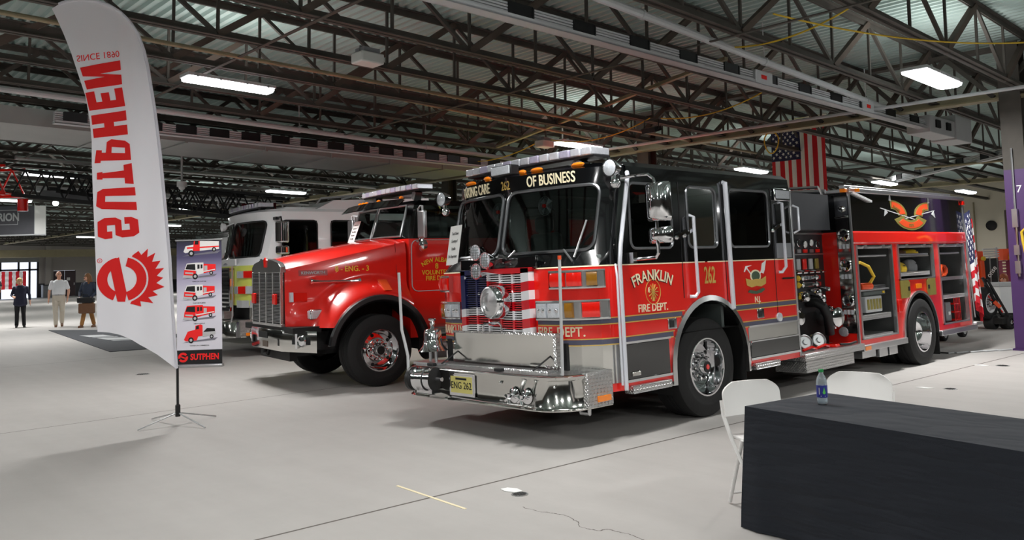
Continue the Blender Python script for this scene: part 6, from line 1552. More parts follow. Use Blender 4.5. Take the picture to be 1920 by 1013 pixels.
# ------------------------------------------------------------------ people
def remesh(o, vox, it=4):
    m = o.modifiers.new('remesh', 'REMESH'); m.mode = 'VOXEL'; m.voxel_size = vox; m.use_smooth_shade = True
    s = o.modifiers.new('soft', 'SMOOTH'); s.factor = .5; s.iterations = it
    return o
def limb(b, pts, rad, n=10):
    P = [Vector(p) for p in pts]
    b.tube(P, 1, n, rad=rad)
    for p, r in zip(P, rad): b.ball(p, r * 1.0, 10)
    return b
def torso(b, rows, n=18):
    # rows: z, half width, half depth, x shift, y shift
    b.loft([[(x + w * math.cos(2 * PI * k / n), y + d * math.sin(2 * PI * k / n), z) for k in range(n)] for z, w, d, x, y in rows], closed=True)
    for r in (rows[0], rows[-1]): b.ball((r[3], r[4], r[0]), 1, 14, sq=(r[1], r[2], min(r[1], r[2]) * .5))
    return b
def person(label, loc, rz, H, P, cloth, build=1.0, hair=None, hairstyle='short', skirt=False):
    t = thing('person', label, 'person', loc, rz); k = H / 1.75; t.scale = (k, k, k)
    for o in (0,):
        b = MB(); g = build
        torso(b, [(.90, .15 * g, .11 * g, 0, 0), (1.05, .145 * g, .115 * g, 0, P.get('belly', 0) * .5), (1.22, .15 * g, .11 * g, 0, P.get('belly', 0) * .3), (1.38, .165 * g, .10, 0, .01), (1.46, .13, .075, 0, .015)])
        hx, hy, hz = P.get('head', (0, -.01, 1.635))
        limb(b, [(0, .02, 1.42), (hx * .5, .012, 1.52), (hx, hy + .015, hz - .04)], [.065, .055, .055])
        b.ball((hx, hy + .005, hz + .015), 1, 18, sq=(.076, .096, .105)); b.ball((hx, hy - .03, hz - .06), 1, 14, sq=(.052, .055, .055))
        hd = R(P.get('turn', 0)); f = Vector((math.sin(hd), -math.cos(hd), 0)); sd = Vector((math.cos(hd), math.sin(hd), 0)); hc = Vector((hx, hy, hz))
        b.ball(hc + f * .098 + Vector((0, 0, -.012)), .017, 8, sq=(1, 1, 1.5)); b.ball(hc + f * .085 + Vector((0, 0, -.085)), .026, 8)
        for s in (-1, 1): b.ball(hc + sd * .078 * s + Vector((0, 0, -.01)), .02, 8, sq=(.7, .9, 1.5))
        for s, side in ((-1, 'r'), (1, 'l')):
            sh = Vector((s * .168 * g, .015, 1.405)); el, wr = Vector(P[side + 'el']), Vector(P[side + 'wr'])
            limb(b, [sh, sh.lerp(el, .5), el, el.lerp(wr, .4), wr], [.055, .047, .038, .038, .026])
            d = (wr - el).normalized(); a = d.orthogonal().normalized() if abs(d.z) < .9 else Vector((0, 1, 0)); a = (a - d * a.dot(d)).normalized(); c = d.cross(a)
            palm = wr + d * .05; b.ball(palm, 1, 10, sq=(.028, .036, .046))
            for q in range(4):
                r0 = wr + d * .085 + a * (q - 1.5) * .019; ln = (.062, .074, .070, .054)[q]
                limb(b, [r0 - d * .02, r0 + d * ln * .5 + c * .004 * s, r0 + d * ln * .85 - c * .018 * s], [.0105, .0095, .008], 6)
            limb(b, [wr + d * .02 + a * -.03, wr + d * .05 - a * .052, wr + d * .085 - a * .055 - c * .012 * s], [.012, .011, .009], 6)
            hp = Vector((s * .095, 0, .92)); kn, an = Vector(P[side + 'kn']), Vector(P[side + 'an'])
            limb(b, [hp, hp.lerp(kn, .5), kn, kn.lerp(an, .35), an], [.088, .075, .056, .055, .036])
            to = Vector(P[side + 'to']); limb(b, [an + (0, .02, -.04) if False else an + Vector((0, .02, -.045)), (an + to) / 2 + Vector((0, 0, -.02)), to], [.036, .036, .026])
        body = remesh(b.build('body', 'skin', t), .0115)
        e = MB()
        for s in (-1, 1): e.ball(hc + f * .083 + sd * .032 * s + Vector((0, 0, .012)), .011, 8)
        e.build('eyes', 'ink', body)
        MB().ball(hc + f * .088 + Vector((0, 0, -.052)), .02, 8, sq=(1, .6, .35)).build('mouth', pm('lips', (178, 96, 90), .5, var=0) if 'lips' not in M else M['lips'], body)
    # top
    c = MB(); tp = cloth['top']; g = build * 1.0
    lo = tp.get('hem', .98); fl = tp.get('flare', .02)
    torso(c, [(lo, .155 * g + fl, .118 * g + fl, 0, P.get('belly', 0) * .5), (1.08, .152 * g + .018, .122 * g + .02, 0, P.get('belly', 0) * .6), (1.22, .155 * g + .018, .118 * g + .016, 0, P.get('belly', 0) * .35), (1.38, .17 * g + .012, .112, 0, .01), (1.455, .135, .085, 0, .015)])
    limb(c, [(0, .02, 1.42), (0, .018, 1.455)], [.085, .066])
    for s, side in ((-1, 'r'), (1, 'l')):
        sh = Vector((s * .168 * build, .015, 1.405)); el, wr = Vector(P[side + 'el']), Vector(P[side + 'wr'])
        L = tp.get('sleeve', .6)
        if L <= .6: limb(c, [sh, sh.lerp(el, .5), sh.lerp(el, L / .5 if L < .5 else 1)], [.060, .060, .062])
        else: limb(c, [sh, sh.lerp(el, .5), el, el.lerp(wr, (L - .5) * 2)], [.060, .056, .050, .046])
    remesh(c.build('shirt' if tp.get('name') is None else tp['name'], tp['mat'], t), .013)
    # bottom
    d_ = MB(); bt = cloth['bottom']
    torso(d_, [(.86, .155 * build, .115 * build, 0, 0), (1.0, .155 * build, .12 * build, 0, P.get('belly', 0) * .4), (1.035, .152 * build, .122 * build, 0, P.get('belly', 0) * .5)])
    if skirt: torso(d_, [(.52, .19, .15, 0, 0), (.75, .18, .135, 0, 0), (.95, .16, .12, 0, 0)])
    else:
        for s, side in ((-1, 'r'), (1, 'l')):
            hp = Vector((s * .095, 0, .90)); kn, an = Vector(P[side + 'kn']), Vector(P[side + 'an']); cf = bt.get('cuff', 1.0)
            limb(d_, [hp, hp.lerp(kn, .5), kn, kn.lerp(an, .5), kn.lerp(an, cf)], [.10, .088, .072, .068, .062])
    remesh(d_.build('skirt' if skirt else 'trousers', bt['mat'], t), .013)
    if cloth.get('belt'):
        q = MB(); q.loft([[((.157 * build) * math.cos(2 * PI * j / 28), P.get('belly', 0) * .5 + (.126 * build) * math.sin(2 * PI * j / 28), z) for j in range(28)] for z in (1.0, 1.04)], closed=True); q.build('belt', cloth['belt'], t)
    for s, side in ((-1, 'r'), (1, 'l')):
        an, to = Vector(P[side + 'an']), Vector(P[side + 'to'])
        q = MB(); hl = an + Vector((0, .035, -.05)); limb(q, [hl, (hl + to) / 2 + Vector((0, 0, .004)), to], [.044, .046, .036]); q.box(min(hl.x, to.x) - .03, max(hl.x, to.x) + .03, to.y - .03, hl.y + .035, min(hl.z, to.z) - .045, min(hl.z, to.z) - .02)
        remesh(q.build('shoe', cloth['shoe'], t), .012, 2)
    if hair:
        q = MB()
        if hairstyle == 'bald':
            for s in (-1, 1): q.ball(hc + sd * .062 * s - f * .03 + Vector((0, 0, .0)), 1, 10, sq=(.03, .06, .05))
            q.ball(hc - f * .075 + Vector((0, 0, .01)), .05, 10); q.ball(hc + Vector((0, 0, .075)) - f * .02, 1, 12, sq=(.066, .075, .045))
        else:
            q.ball(hc - f * .012 + Vector((0, 0, .045)), 1, 16, sq=(.092, .105, .095)); q.ball(hc - f * .05 + Vector((0, 0, -.01)), 1, 14, sq=(.09, .075, .10))
            for s in (-1, 1): q.ball(hc + sd * .072 * s - f * .01 + Vector((0, 0, -.015)), 1, 10, sq=(.032, .05, .075))
            if hairstyle == 'long':
                limb(q, [hc - f * .05, hc - f * .075 + Vector((0, 0, -.14)), hc - f * .06 + Vector((0, 0, -.24))], [.085, .085, .06])
                for s in (-1, 1): limb(q, [hc + sd * .07 * s - f * .01, hc + sd * .082 * s - f * .02 + Vector((0, 0, -.14)), hc + sd * .07 * s - f * .02 + Vector((0, 0, -.22))], [.04, .045, .03])
        remesh(q.build('hair', hair, t), .012, 3)
    return t
M['lips'] = pm('lips', (178, 96, 90), .5, var=0)
M['navy'] = pm('navy_blouse', (30, 32, 56), .8, var=.15, scale=30); M['blacktrouser'] = pm('black_trousers', (20, 20, 24), .85, var=.1)
M['shirtwhite'] = pm('white_shirt', (226, 228, 232), .8, var=.04, scale=20); M['khaki'] = pm('khaki_trousers', (196, 188, 174), .85, var=.06, scale=12)
M['denim'] = pm('dark_denim_jacket', (44, 52, 70), .8, var=.2, scale=30); M['tan'] = pm('tan_leggings', (160, 112, 60), .8, var=.12); M['brownleather'] = pm('brown_leather', (108, 74, 50), .6, var=.2, scale=25)
M['blond'] = pm('blond_grey_hair', (190, 160, 110), .7, var=.25, scale=40); M['brownhair'] = pm('brown_hair', (120, 82, 50), .7, var=.3, scale=40); M['greyhair'] = pm('grey_hair', (186, 170, 160), .7, var=.2, scale=40)
M['greyshirt'] = pm('dark_grey_shirt', (66, 70, 74), .8, var=.1)
stand = dict(rkn=(-.10, -.02, .49), ran=(-.11, .0, .085), rto=(-.12, -.13, .035), lkn=(.10, -.03, .49), lan=(.12, .02, .085), lto=(.14, -.11, .035))
person('woman in a loose navy blouse and black trousers walking, leftmost of the group of three', (-32.14, 6.71, 0), R(76), 1.66,
       dict(stand, rel=(-.27, .03, 1.14), rwr=(-.20, -.20, 1.08), lel=(.28, .03, 1.13), lwr=(.30, -.06, .88), head=(-.03, -.03, 1.625), turn=10, belly=-.02),
       dict(top=dict(mat='navy', name='blouse', hem=.82, flare=.05, sleeve=.8), bottom=dict(mat='blacktrouser'), shoe='plastic'), 1.12, 'blond')
person('man in white short sleeved shirt and khaki trousers, middle of the group of three', (-30.9, 7.58, 0), R(72), 1.84,
       dict(rkn=(-.09, -.06, .49), ran=(-.07, -.12, .085), rto=(-.06, -.25, .04), lkn=(.10, -.02, .49), lan=(.08, .16, .13), lto=(.09, .04, .04), rel=(-.27, .05, 1.13), rwr=(-.28, -.04, .87), lel=(.28, .03, 1.13), lwr=(.25, -.06, .88), head=(0, -.02, 1.635), turn=22, belly=-.05),
       dict(top=dict(mat='shirtwhite', hem=1.02, flare=.012, sleeve=.34), bottom=dict(mat='khaki'), belt='plastic', shoe='brownleather'), 1.16, 'greyhair', 'bald')
w2 = person('long haired woman in a dark denim jacket, partly hidden by the feather banner', (-29.41, 8.07, 0), R(48), 1.74,
       dict(rkn=(-.10, -.04, .49), ran=(-.15, -.10, .085), rto=(-.17, -.23, .04), lkn=(.10, .0, .49), lan=(.14, .12, .10), lto=(.15, -.01, .035), rel=(-.26, .0, 1.14), rwr=(-.16, -.20, .99), lel=(.26, .02, 1.14), lwr=(.20, -.18, .98), head=(-.01, -.02, 1.63), turn=-48, belly=0),
       dict(top=dict(mat='denim', name='jacket', hem=.80, flare=.03, sleeve=1.0), bottom=dict(mat='tan', cuff=.95), shoe='brownleather'), 1.0, 'brownhair', 'long')
WM = Matrix.Translation((-29.41, 8.07, 0)) @ Matrix.Rotation(R(48), 4, 'Z')
hb = thing('handbag', 'black handbag over a brown patterned bag carried by the long haired woman', 'bag'); hb.matrix_world = WM
MB().box(-.20, .34, -.34, -.20, .80, .98).build('black_bag', 'plastic', hb, bevel=.03)
MB().box(-.16, .36, -.33, -.21, .46, .79).build('brown_bag', 'brownleather', hb, bevel=.04)
MB().tube([(-.1, -.27, .97), (-.08, -.25, 1.06), (.1, -.25, 1.06), (.18, -.27, .97)], .012, 6).build('bag_strap', 'plastic', hb)
person('far person in a dark grey shirt and black trousers at the left edge', (-60.0, 11.25, 0), R(-60), 1.8,
       dict(stand, rel=(-.27, .03, 1.14), rwr=(-.28, -.05, .88), lel=(.27, .03, 1.14), lwr=(.2, -.15, 1.0), lan=(.12, .2, .12), lto=(.13, .08, .04), lkn=(.10, .04, .5)),
       dict(top=dict(mat='greyshirt', sleeve=.4), bottom=dict(mat='blacktrouser'), shoe='plastic'), 1.05, 'greyhair')
person('ginger haired man in white shirt crouching behind the white bin', (-6.62, 21.1, -.58), R(35), 1.66,
       dict(rkn=(-.14, -.36, 1.06), ran=(-.13, -.30, .70), rto=(-.14, -.43, .65), lkn=(.14, -.36, 1.06), lan=(.13, -.30, .70), lto=(.14, -.43, .65), rel=(-.27, -.08, 1.16), rwr=(-.2, -.32, 1.1), lel=(.27, -.08, 1.16), lwr=(.2, -.32, 1.1), turn=-40),
       dict(top=dict(mat='shirtwhite', sleeve=.4), bottom=dict(mat='blacktrouser'), shoe='plastic'), 1.05, pm('ginger_hair', (150, 84, 50), .7, var=.3, scale=40))
# ------------------------------------------------------------------ gear stowed on the black and red pumper
def gear(name, label, cat, loc, rz=0, group=None):
    o = thing(name, label, cat, group=group); o.matrix_world = FM @ Matrix.Translation(loc) @ Matrix.Rotation(rz, 4, 'Z'); return o
g = gear('power_unit', 'white boxed power unit on the middle shelf of the first locker', 'generator', (-.25, 4.05, .822))
MB().box(-.2, .2, -.24, .26, .02, .24).build('casing', 'ltgrey', g, bevel=.015)
b = MB()
for k in range(5): b.box(.2, .206, -.2 + k * .09, -.14 + k * .09, .06, .2)
b.build('vent_slots', 'olive', g); MB().tube([(.1, -.2, .24), (.1, -.2, .3), (.1, .1, .3), (.1, .1, .24)], .014, 6).build('carry_handle', 'plastic', g)
g = gear('yellow_hose', 'yellow hose with orange coupling looping out of the first locker', 'hose', (0, 0, 0))
MB().tube([(-.05, 3.54, 1.50), (-.02, 3.66, 1.53), (0.0, 3.86, 1.47), (.0, 4.0, 1.33), (-.05, 3.95, 1.22)], .022, 8).build('hose_run', 'hoseyellow', g)
MB().cyl((-.08, 3.72, 1.20), (-.04, 3.96, 1.20), .05, n=12).build('hose_coupling', 'orange', g)
g = gear('tool_case', 'black tool case under the top shelf of the first locker', 'case', (-.25, 4.08, 1.162))
MB().box(-.2, .2, -.35, .4, 0.0, .05).build('case_body', 'plastic', g, bevel=.02)
g = gear('equipment_case', 'dark equipment case hanging below the top shelf in the first locker', 'case', (-.2, 4.15, 1.0)); MB().box(-.2, .14, -.35, .32, .07, .135).build('case_body', 'inner', g, bevel=.02); MB().box(.14, .15, .2, .26, .09, .12).build('latch', 'hoseyellow', g)
for k, (yy, zz, sx, sy, sz, mt, lab) in enumerate(((5.0, 1.602, .16, .12, .06, 'orange', 'small orange pack on the top shelf of the middle locker'), (5.30, 1.602, .14, .10, .05, 'brownleather', 'brown pack on the top shelf of the middle locker'), (5.62, 1.602, .18, .22, .055, 'hoseyellow', 'yellow pack on the top shelf of the middle locker'), (5.15, 1.362, .18, .28, .085, 'hoseyellow', 'large yellow bag on the lower shelf of the middle locker'), (5.7, 1.362, .12, .14, .10, 'grey', 'grey pack on the lower shelf of the middle locker'))):
    g = gear('gear_bag', lab, 'bag', (-.22, yy, zz))
    b = MB(); n = 16
    b.loft([[(sx * q * math.cos(2 * PI * j / n) * (1 + .12 * math.sin(3 * j)), sy * q * math.sin(2 * PI * j / n) * (1 + .08 * math.cos(2 * j)), z) for j in range(n)] for z, q in ((0, .9), (sz * .5, 1.0), (sz * 1.2, .9), (sz * 1.7, .6), (sz * 1.9, .1))], closed=True)
    b.build('bag_body', mt, g, sub=1); MB().tube([(sx * .6, -sy * .5, sz), (sx * .95, 0, sz * 1.1), (sx * .6, sy * .5, sz)], .008, 5).build('bag_strap', 'plastic', g)
g = gear('rope_bundle', 'tangled orange rope bundle on the upper shelf of the last locker', 'rope', (-.2, 6.62, 1.245))
b = MB()
for k in range(6): b.tube([(.11 * math.cos(a) + .02 * k - .05, .20 * math.sin(a + k), .10 + .075 * math.cos(a * 2 + k)) for a in [2 * PI * j / 18 for j in range(18)]], .026, 6, closed=True)
b.build('rope_coils', 'hoseyellow' if False else 'orange', g)
g = gear('fuel_can', 'red fuel can on the floor of the last locker', 'can', (-.25, 6.5, .535))
MB().prism([(-.16, 0), (.16, 0), (.16, .30), (.10, .38), (-.05, .42), (-.16, .34)], lambda u, v, w: (w, u, v), -.12, .12).build('can_body', 'lampred', g, bevel=.02); MB().cyl((0, .06, .38), (0, .10, .48), .03).build('can_spout', 'plastic', g)
g = gear('battery_case', 'dark grey case beside the red fuel can', 'case', (-.25, 6.78, .535)); MB().box(-.15, .15, -.09, .10, 0, .30).build('case_body', 'grey', g, bevel=.015); MB().box(.15, .157, -.03, .04, .1, .15).build('case_label', 'paper', g)
g = gear('wire_crate', 'red wire crate at the back of the last locker', 'crate', (-.3, 7.08, .535)); b = MB()
for k in range(5): b.tube([(-.2, -.12 + .06 * k, 0), (.22, -.12 + .06 * k, 0), (.22, -.12 + .06 * k, .38), (-.2, -.12 + .06 * k, .38)], .008, 5, closed=True)
for z in (0.0, .13, .26, .38): b.tube([(-.2, -.13, z), (.22, -.13, z), (.22, .13, z), (-.2, .13, z)], .008, 5, closed=True)
b.build('crate_wires', 'lampred', g); MB().tube([(-.2, -.14, .385), (.22, -.14, .385), (.22, .14, .385), (-.2, .14, .385)], .012, 6, closed=True).build('crate_rim', 'lampred', g)
for yy, lab in ((2.28, 'silver hose reel cap with red strap lying on the running board, left one'), (2.62, 'silver hose reel cap lying on the running board, right one')):
    g = gear('hose_cap', lab, 'cap', (-.14, yy, .474)); MB().lathe([(.0, -.02), (.085, -.02), (.095, -.01), (.095, .025), (.085, .03), (.075, .012), (.035, .012), (.03, .03), (0, .03)], (0, 0, .10), (.9, -.5, .35), 24).build('cap_disc', 'alu', g)
    MB().tube([(.06, -.16, .02), (.09, 0, .05), (.06, .16, .015)], .018, 6).build('cap_strap', 'lampred', g)
g = gear('strap_bundle', 'red and black strap bundle at the end of the running board', 'strap', (-.1, 3.0, .474)); MB().box(-.08, .1, -.2, .22, 0, .035).build('strap_fold', 'lampred', g, bevel=.01); MB().tube([(.1, -.1, .03), (.14, .1, .02), (.12, .3, .03)], .015, 6).build('strap_end', 'plastic', g)
# flag on the tail of the pumper
st0, st1 = Vector((.03, 7.50, .55)), Vector((.0, 7.44, 2.36))
def tailflag(u, v):
    # u runs out along the stripes and droops in folds, v climbs the staff
    q = u / 1.55; h = v / .95
    return FM @ Vector((.06 + .05 * math.sin(8 * u + 2 * h), 7.50 - .06 * h + q * (.10 + .20 * (1 - h)) + .02 * math.sin(11 * u), .80 + 1.52 * h - .36 * q))
tf = thing('staff_flag', 'small striped flag on a staff at the tail of the black and red pumper', 'flag')
us_flag(tailflag, 1.55, .95, True, '', '', nx=40, ny=26).build('flag_cloth', ['flagred', 'flagwhite', 'flagblue'], tf, sharp=80)
MB().cyl(FM @ st0, FM @ st1, .012, n=8).build('flag_staff', 'alu', tf)

# ------------------------------------------------------------------ machinery far right
def place(name, label, cat, x, y, rz=0, group=None): return thing(name, label, cat, (x, y, 0), rz, group)
cart = place('wheeled_cart', 'low cart on two small white wheels behind the pumper tail', 'cart', -6.1, 16.7, 0)
MB().box(-1.5, -.12, -.9, .9, .24, .34).tube([(-.8, .9, .30), (-.8, 1.5, .45)], .025, 6).build('cart_bed', 'plastic', cart)
for yy in (-.48, .46): tyre_wheel(cart, -.06, yy, .145, .145, .11, .085, 1, 'front', style='white')
ut = place('utility_trailer', 'tilted black trailer with white rimmed wheel in front of the white bin', 'trailer', -6.3, 18.95, R(-8))
tyre_wheel(ut, .0, 0, .55, .33, .20, .20, 1, 'front', style='white')
tyre_wheel(ut, .02, .12, .15, .15, .2, .08, 1, 'front', style='plastic'); tyre_wheel(ut, .24, .32, .15, .15, .2, .08, 1, 'front', style='plastic')
MB().box(-.7, .3, .0, .5, .12, .24).box(-.5, -.12, -.2, .3, .24, .60).build('trailer_frame', 'dark', ut)
MB().beam((.02, -.12, 1.08), (.22, .16, .30), .06, .045).beam((.10, -.10, 1.04), (.32, .18, .32), .05, .04).build_each('lift_arm', 'plastic', ut, bevel=.006)
MB().beam((.14, .03, .58), (.22, .10, .46), .08, .07).build('arm_joint', 'orange', ut); MB().tube([(-.1, -.1, .95), (.1, .05, .6), (.25, .15, .35)], .014, 6).build('hydraulic_hose', 'lampred', ut)
wb = place('storage_bin', 'white bin with grey rim in front of the crouching man', 'bin', -6.2, 19.95, R(45))
b = MB(); b.loft([[(-.28 * q, -.25 * q, z), (.5 * q, -.25 * q, z), (.5 * q, .25 * q, z), (-.28 * q, .25 * q, z)] for z, q in ((.30, .9), (.34, .95), (.86, 1.0))], closed=True); b.add([(-.25, -.22, .30), (.45, -.22, .30), (.45, .22, .30), (-.25, .22, .30)], [(0, 1, 2, 3)]); b.build('bin_body', 'white', wb)
MB().box(-.31, .53, -.28, .28, .86, .94).build('bin_rim', 'ltgrey', wb, bevel=.015); MB().box(-.22, .42, -.18, .18, .0, .30).build('bin_stand', 'dark', wb)
rl = place('rescue_lift', 'orange red lift mast standing beside the pumper tail flag', 'lift', -6.99, 20.6, R(48))
MB().box(-.09, .09, -.08, .08, 0, 1.45).box(-.11, .11, -.09, .09, 1.42, 1.62).beam((.04, -.12, 1.42), (.05, -.12, 1.0), .09, .09).build('mast', 'orange', rl, bevel=.015)
MB().lathe([(.0, 0), (.05, .01), (.055, .04), (0, .05)], (.07, -.12, 1.45), (0, -1, 0), 14).build('mast_lamp', 'hoseyellow', rl)
bp_ = place('folding_screen', 'black display panel with slanted white lettering, right of the orange mast', 'panel', -6.93, 21.25, R(48))
MB().box(-.17, .19, -.02, .02, .3, 1.45).build('panel_face', 'plastic', bp_)
b = MB(); ca, sa = math.cos(R(52)), math.sin(R(52)); b.text('onse', .17, lambda u, v, w: (.02 + u * ca - v * sa, -.022 - w, 1.14 + u * sa + v * ca), .002, .01, .9); b.build('panel_lettering', 'paper', bp_)
b = MB()
for k in range(4): b.box(-.16, .20, -.05, 0, 1.48 + k * .055, 1.51 + k * .055)
b.box(-.02, .01, -.02, .02, 0, 1.5).box(.15, .18, -.02, .02, 0, 1.7); b.build('slat_rack', 'ltgrey', bp_)
mc = place('maroon_cabinet', 'maroon cabinet with an orange crate on top beside the purple column', 'cabinet', -6.88, 22.25, R(48))
MB().box(-.13, .30, -.15, .15, .0, 1.38).build('cabinet_body', 'maroon', mc, bevel=.015); b = MB()
for k in range(11): b.box(-.20, -.13, -.17, -.15, .60 + k * .072, .635 + k * .072)
b.build('hazard_strip', 'cream', mc)
ob = place('orange_crate', 'open orange crate with yellow tools on top of the maroon cabinet', 'crate', -6.88, 22.25, R(48))
MB().box(-.18, .32, -.17, -.15, 1.39, 1.66).box(-.18, .32, .15, .17, 1.39, 1.66).box(-.18, -.15, -.15, .15, 1.39, 1.66).box(.29, .32, -.15, .15, 1.39, 1.66).box(-.15, .29, -.15, .15, 1.39, 1.41).build('crate_shell', 'orange', ob)
b = MB()
for k in range(3): b.beam((-.05 + k * .12, -.19, 1.41), (-.02 + k * .12, -.19, 1.58), .045, .03)
b.build_each('yellow_tool', 'hoseyellow', ob)
MB().tube([(-6.15, 21.6, 1.6), (-6.12, 21.6, 1.2), (-6.0, 21.6, .0)], .04, 8).build('bent_duct', 'ltgrey', label='pale bent pipe against the purple column at far right', cat='pipe')
MB().cyl((-12.5, 36.9, .0), (-12.5, 36.9, 3.6), .03).build('wall_conduit', 'conduit', label='thin tan conduit running down the cream wall', cat='pipe')
MB().cyl((-11.35, 36.9, 1.2), (-11.35, 36.9, 3.2), .04).build('wall_conduit', 'rustred', label='red pipe on the cream wall behind the maroon cabinet', cat='pipe')
MB().lathe([(.2, 0), (.2, .1), (.1, .14), (0, .14)], (-11.9, 37, 2.62), (0, -1, 0), 16).build('wall_bell', 'dark', label='round dark alarm bell on the cream wall', cat='bell')

# ------------------------------------------------------------------ ladder truck and aerial ladder at left
lt = place('ladder_truck', 'dark ladder truck parked behind the roll-up banner', 'ladder truck', -19.4, 8.35, R(0))
b = MB(); b.loft([[(-2.4, y, z) for y, z in q] for q in ([(0, .5), (-.05, 1.6), (.25, 2.62), (6.5, 2.62), (6.5, .5)],)] + [[(0, y, z) for y, z in [(0, .5), (-.05, 1.6), (.25, 2.62), (6.5, 2.62), (6.5, .5)]]], closed=True)
b.add([(0, 0, .5), (0, -.05, 1.6), (0, .25, 2.62), (0, 6.5, 2.62), (0, 6.5, .5)], [(0, 1, 2, 3, 4)]); b.add([(-2.4, 0, .5), (-2.4, -.05, 1.6), (-2.4, .25, 2.62), (-2.4, 6.5, 2.62), (-2.4, 6.5, .5)], [(0, 1, 2, 3, 4)])
b.build('cab_body', 'black', lt); MB().box(-2.2, -.2, -.09, -.05, 1.62, 1.66).box(-2.4, .02, -.25, .1, .45, .8).build('front_bumper', 'chrome', lt)
b = MB().add([(-2.25, -.06, 1.7), (-.15, -.06, 1.7), (-.2, .20, 2.5), (-2.2, .20, 2.5)], [(0, 1, 2, 3)]); b.build('windscreen', 'plastic', lt)
b = MB().text('5', .34, lambda u, v, w: (-.02 - .16 + u, -.11 - w, 2.1 + v), .003, .01); b.build('truck_number', 'orange', lt)
tyre_wheel(lt, -.2, 1.2, .5, .5, .34, .29, 1, 'front')
b = MB().box(-2.2, -.3, .9, 2.4, 2.62, 2.74); b.build('roof_unit', 'plastic', lt, bevel=.04)
def lattice_boom(t, p0, p1, w, h, nseg, mats, name='boom_section'):
    p0, p1 = Vector(p0), Vector(p1); d = (p1 - p0); n = Vector((-d.y, d.x, 0)).normalized() * (w / 2); up = Vector((0, 0, h)); b = MB()
    for s in (-1, 1):
        b.beam(p0 + n * s, p1 + n * s, .07, .09).beam(p0 + n * s + up, p1 + n * s + up, .05, .06)
        for k in range(nseg):
            a, c, m_ = p0 + d * k / nseg, p0 + d * (k + 1) / nseg, p0 + d * (k + .5) / nseg
            b.beam(a + n * s, m_ + n * s + up, .035, .03).beam(m_ + n * s + up, c + n * s, .035, .03)
    for k in range(nseg * 2 + 1): q = p0 + d * k / (nseg * 2); b.beam(q - n, q + n, .03, .03)
    return b.build(name, mats, t, flat=True)
al = thing('aerial_ladder', 'long dark aerial ladder raised behind the feather banner, with a red tip at left', 'ladder')
lattice_boom(al, (-23.3, 4.85, 3.68), (-19.1, 9.55, 2.85), .7, .62, 10, 'plastic'); lattice_boom(al, (-22.6, 5.6, 3.75), (-19.6, 8.9, 3.05), .45, .45, 9, 'dark')
lattice_boom(al, (-24.6, 3.3, 3.72), (-23.4, 4.75, 3.72), .9, .66, 3, 'lampred', 'ladder_tip')
MB().beam((-23.0, 5.3, 3.72), (-21.7, 6.8, 3.5), .3, .16).build('boom_plate', 'grey', al)
MB().cyl((-23.3, 4.9, 3.6), (-23.3, 4.9, 3.3), .12, n=12).build('tip_nozzle', 'lampred', al)
gl = thing('ground_ladder', 'silver ground ladder with maroon sign lying above the white truck roof', 'ladder')
b = MB()
for z in (3.22, 3.36, 3.50, 3.60): b.beam((-21.4, 9.05, z), (-19.95, 10.65, z - .27), .035, .04)
for k in range(8): q = k / 9; b.beam((-21.4 + 1.45 * q, 9.05 + 1.6 * q, 3.2 - .27 * q), (-21.4 + 1.45 * q, 9.05 + 1.6 * q, 3.62 - .27 * q), .03, .03, 0, (1, 0, 0))
b.build('ladder_rails', 'alu', gl, flat=True)
sd_ = Vector((.51, .57, 0)).normalized(); sn_ = Vector((sd_.y, -sd_.x, 0))
sg = MB(Matrix(((sd_.x, -sn_.x, 0, -20.62), (sd_.y, -sn_.y, 0, 9.80), (0, 0, 1, 3.3), (0, 0, 0, 1)))).box(-.45, .45, -.02, .02, -.13, .13, 0).text('FIRE', .16, lambda u, v, w: (-.1 + u, -.022 - w, v), .003, .01, m=1).build('ladder_sign', [pm('maroon_sign', (120, 18, 34), .5), 'yellow'], gl, flat=True)
# hanging booth sign
hs = thing('hanging_sign', 'dark grey fabric booth sign hung from the roof at the left edge', 'sign')
A, Bp = Vector((-38.2, 5.4, 0)), Vector((-35.9, 7.95, 0)); Cp = Bp + Vector((-.12, .42, 0))
for p, q, mt, nm in ((A, Bp, pm('dark_sign_cloth', (82, 82, 88), .7, var=.06), 'sign_face'), (Bp, Cp, 'paper', 'sign_side')):
    MB().add([p + Vector((0, 0, 3.32)), q + Vector((0, 0, 3.32)), q + Vector((0, 0, 4.42)), p + Vector((0, 0, 4.42))], [(0, 1, 2, 3)]).build(nm, mt, hs)
dd = (Bp - A).normalized(); nn_ = Vector((dd.y, -dd.x, 0))
sf = lambda u0, z0: (lambda u, v, w: Bp + dd * (u0 + u) + nn_ * (.02 + w) + Vector((0, 0, z0 + v)))
b = MB().text('RION', .42, sf(-.98, 3.98), .004, .03, .8)
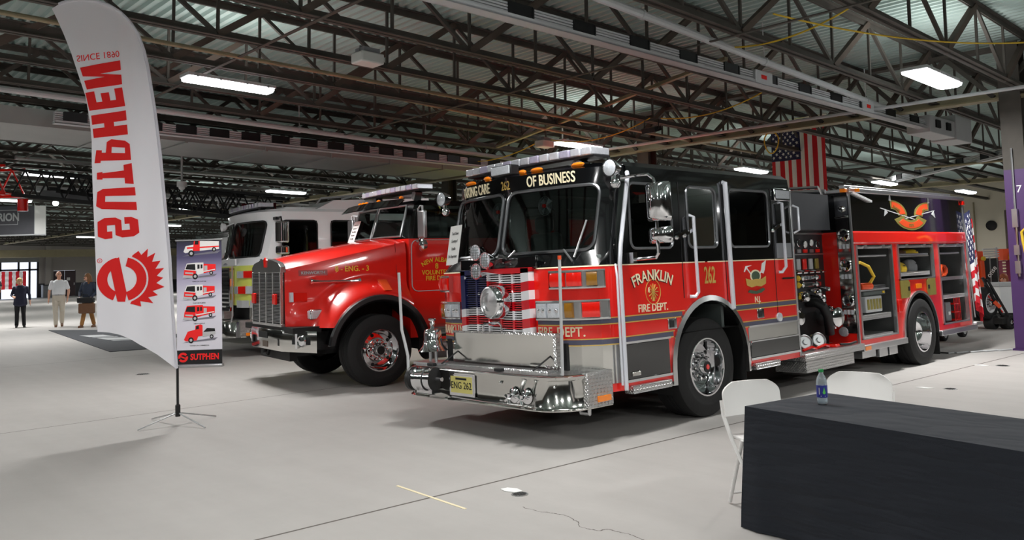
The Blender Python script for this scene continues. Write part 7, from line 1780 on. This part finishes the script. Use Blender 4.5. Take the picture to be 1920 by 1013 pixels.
for u0, u1, z0, z1 in ((-2.2, -.62, 4.25, 4.27), (-2.2, -.62, 3.70, 3.72), (-.64, -.62, 3.70, 4.27)): b.add([sf(u, z)(0, 0, .002) for u, z in ((u0, z0), (u1, z0), (u1, z1), (u0, z1))], [(0, 1, 2, 3)])
b.build('sign_lettering', 'ltgrey', hs, label='pale sign lettering in a box')
b = MB().add([sf(u, z)(0, 0, .003) for u, z in ((-2.9, 3.33), (-1.7, 3.33), (-1.3, 3.62), (-2.9, 3.62))], [(0, 1, 2, 3)]); b.build('sign_stripe', 'dkred', hs)
b = MB(); b.beam(A + Vector((0, 0, 3.3)), Bp + Vector((0, 0, 3.3)), .05, .05).beam(Bp + Vector((0, 0, 3.3)), Cp + Vector((0, 0, 3.3)), .05, .05)
for p in (A, Bp, Cp): b.cyl(p + Vector((0, 0, 3.3)), p + Vector((0, 0, 4.5)), .012, n=6)
b.build('sign_frame', 'ltgrey', hs)
# by the far doors
bn = place('waste_bin', 'grey waste bin by the far wall left of the dark double door', 'bin', -76.8, 18.0)
MB().box(-.35, .35, -.4, .4, 0, 1.0).build('bin_body', 'grey', bn, bevel=.03); MB().box(-.37, .37, -.42, .42, 1.0, 1.06).build('bin_lid', 'plastic', bn)
b = MB()
for k in range(11): y0 = 13.2 + k * .24; b.loft([[(-74 + .06 * math.sin(3 * j + k), y0 + .24 * i, 2.2 - j * .2) for i in (0, 1)] for j in range(8)], k % 2)
b.build('striped_bunting', ['flagred', 'flagwhite'], label='red and white striped hanging cloth before the far entrance doors', cat='bunting')
wl = thing('work_lamp', 'small bright spot lamp under the joists beside the hanging sign', 'lamp', (-33.1, 8.0, 4.3))
MB().lathe([(.05, -.12), (.12, -.02), (.13, 0), (.12, .01)], (0, 0, 0), (.95, -.25, -.1), 16).build('lamp_hood', 'plastic', wl)
MB().lathe([(.11, 0), (.08, .03), (0, .045)], (0, 0, 0), (.95, -.25, -.1), 16).build('lamp_bulb', 'tube', wl)
MB().cyl((0, 0, 0), (0, 0, .25), .015, n=6).build('lamp_bracket', 'plastic', wl)
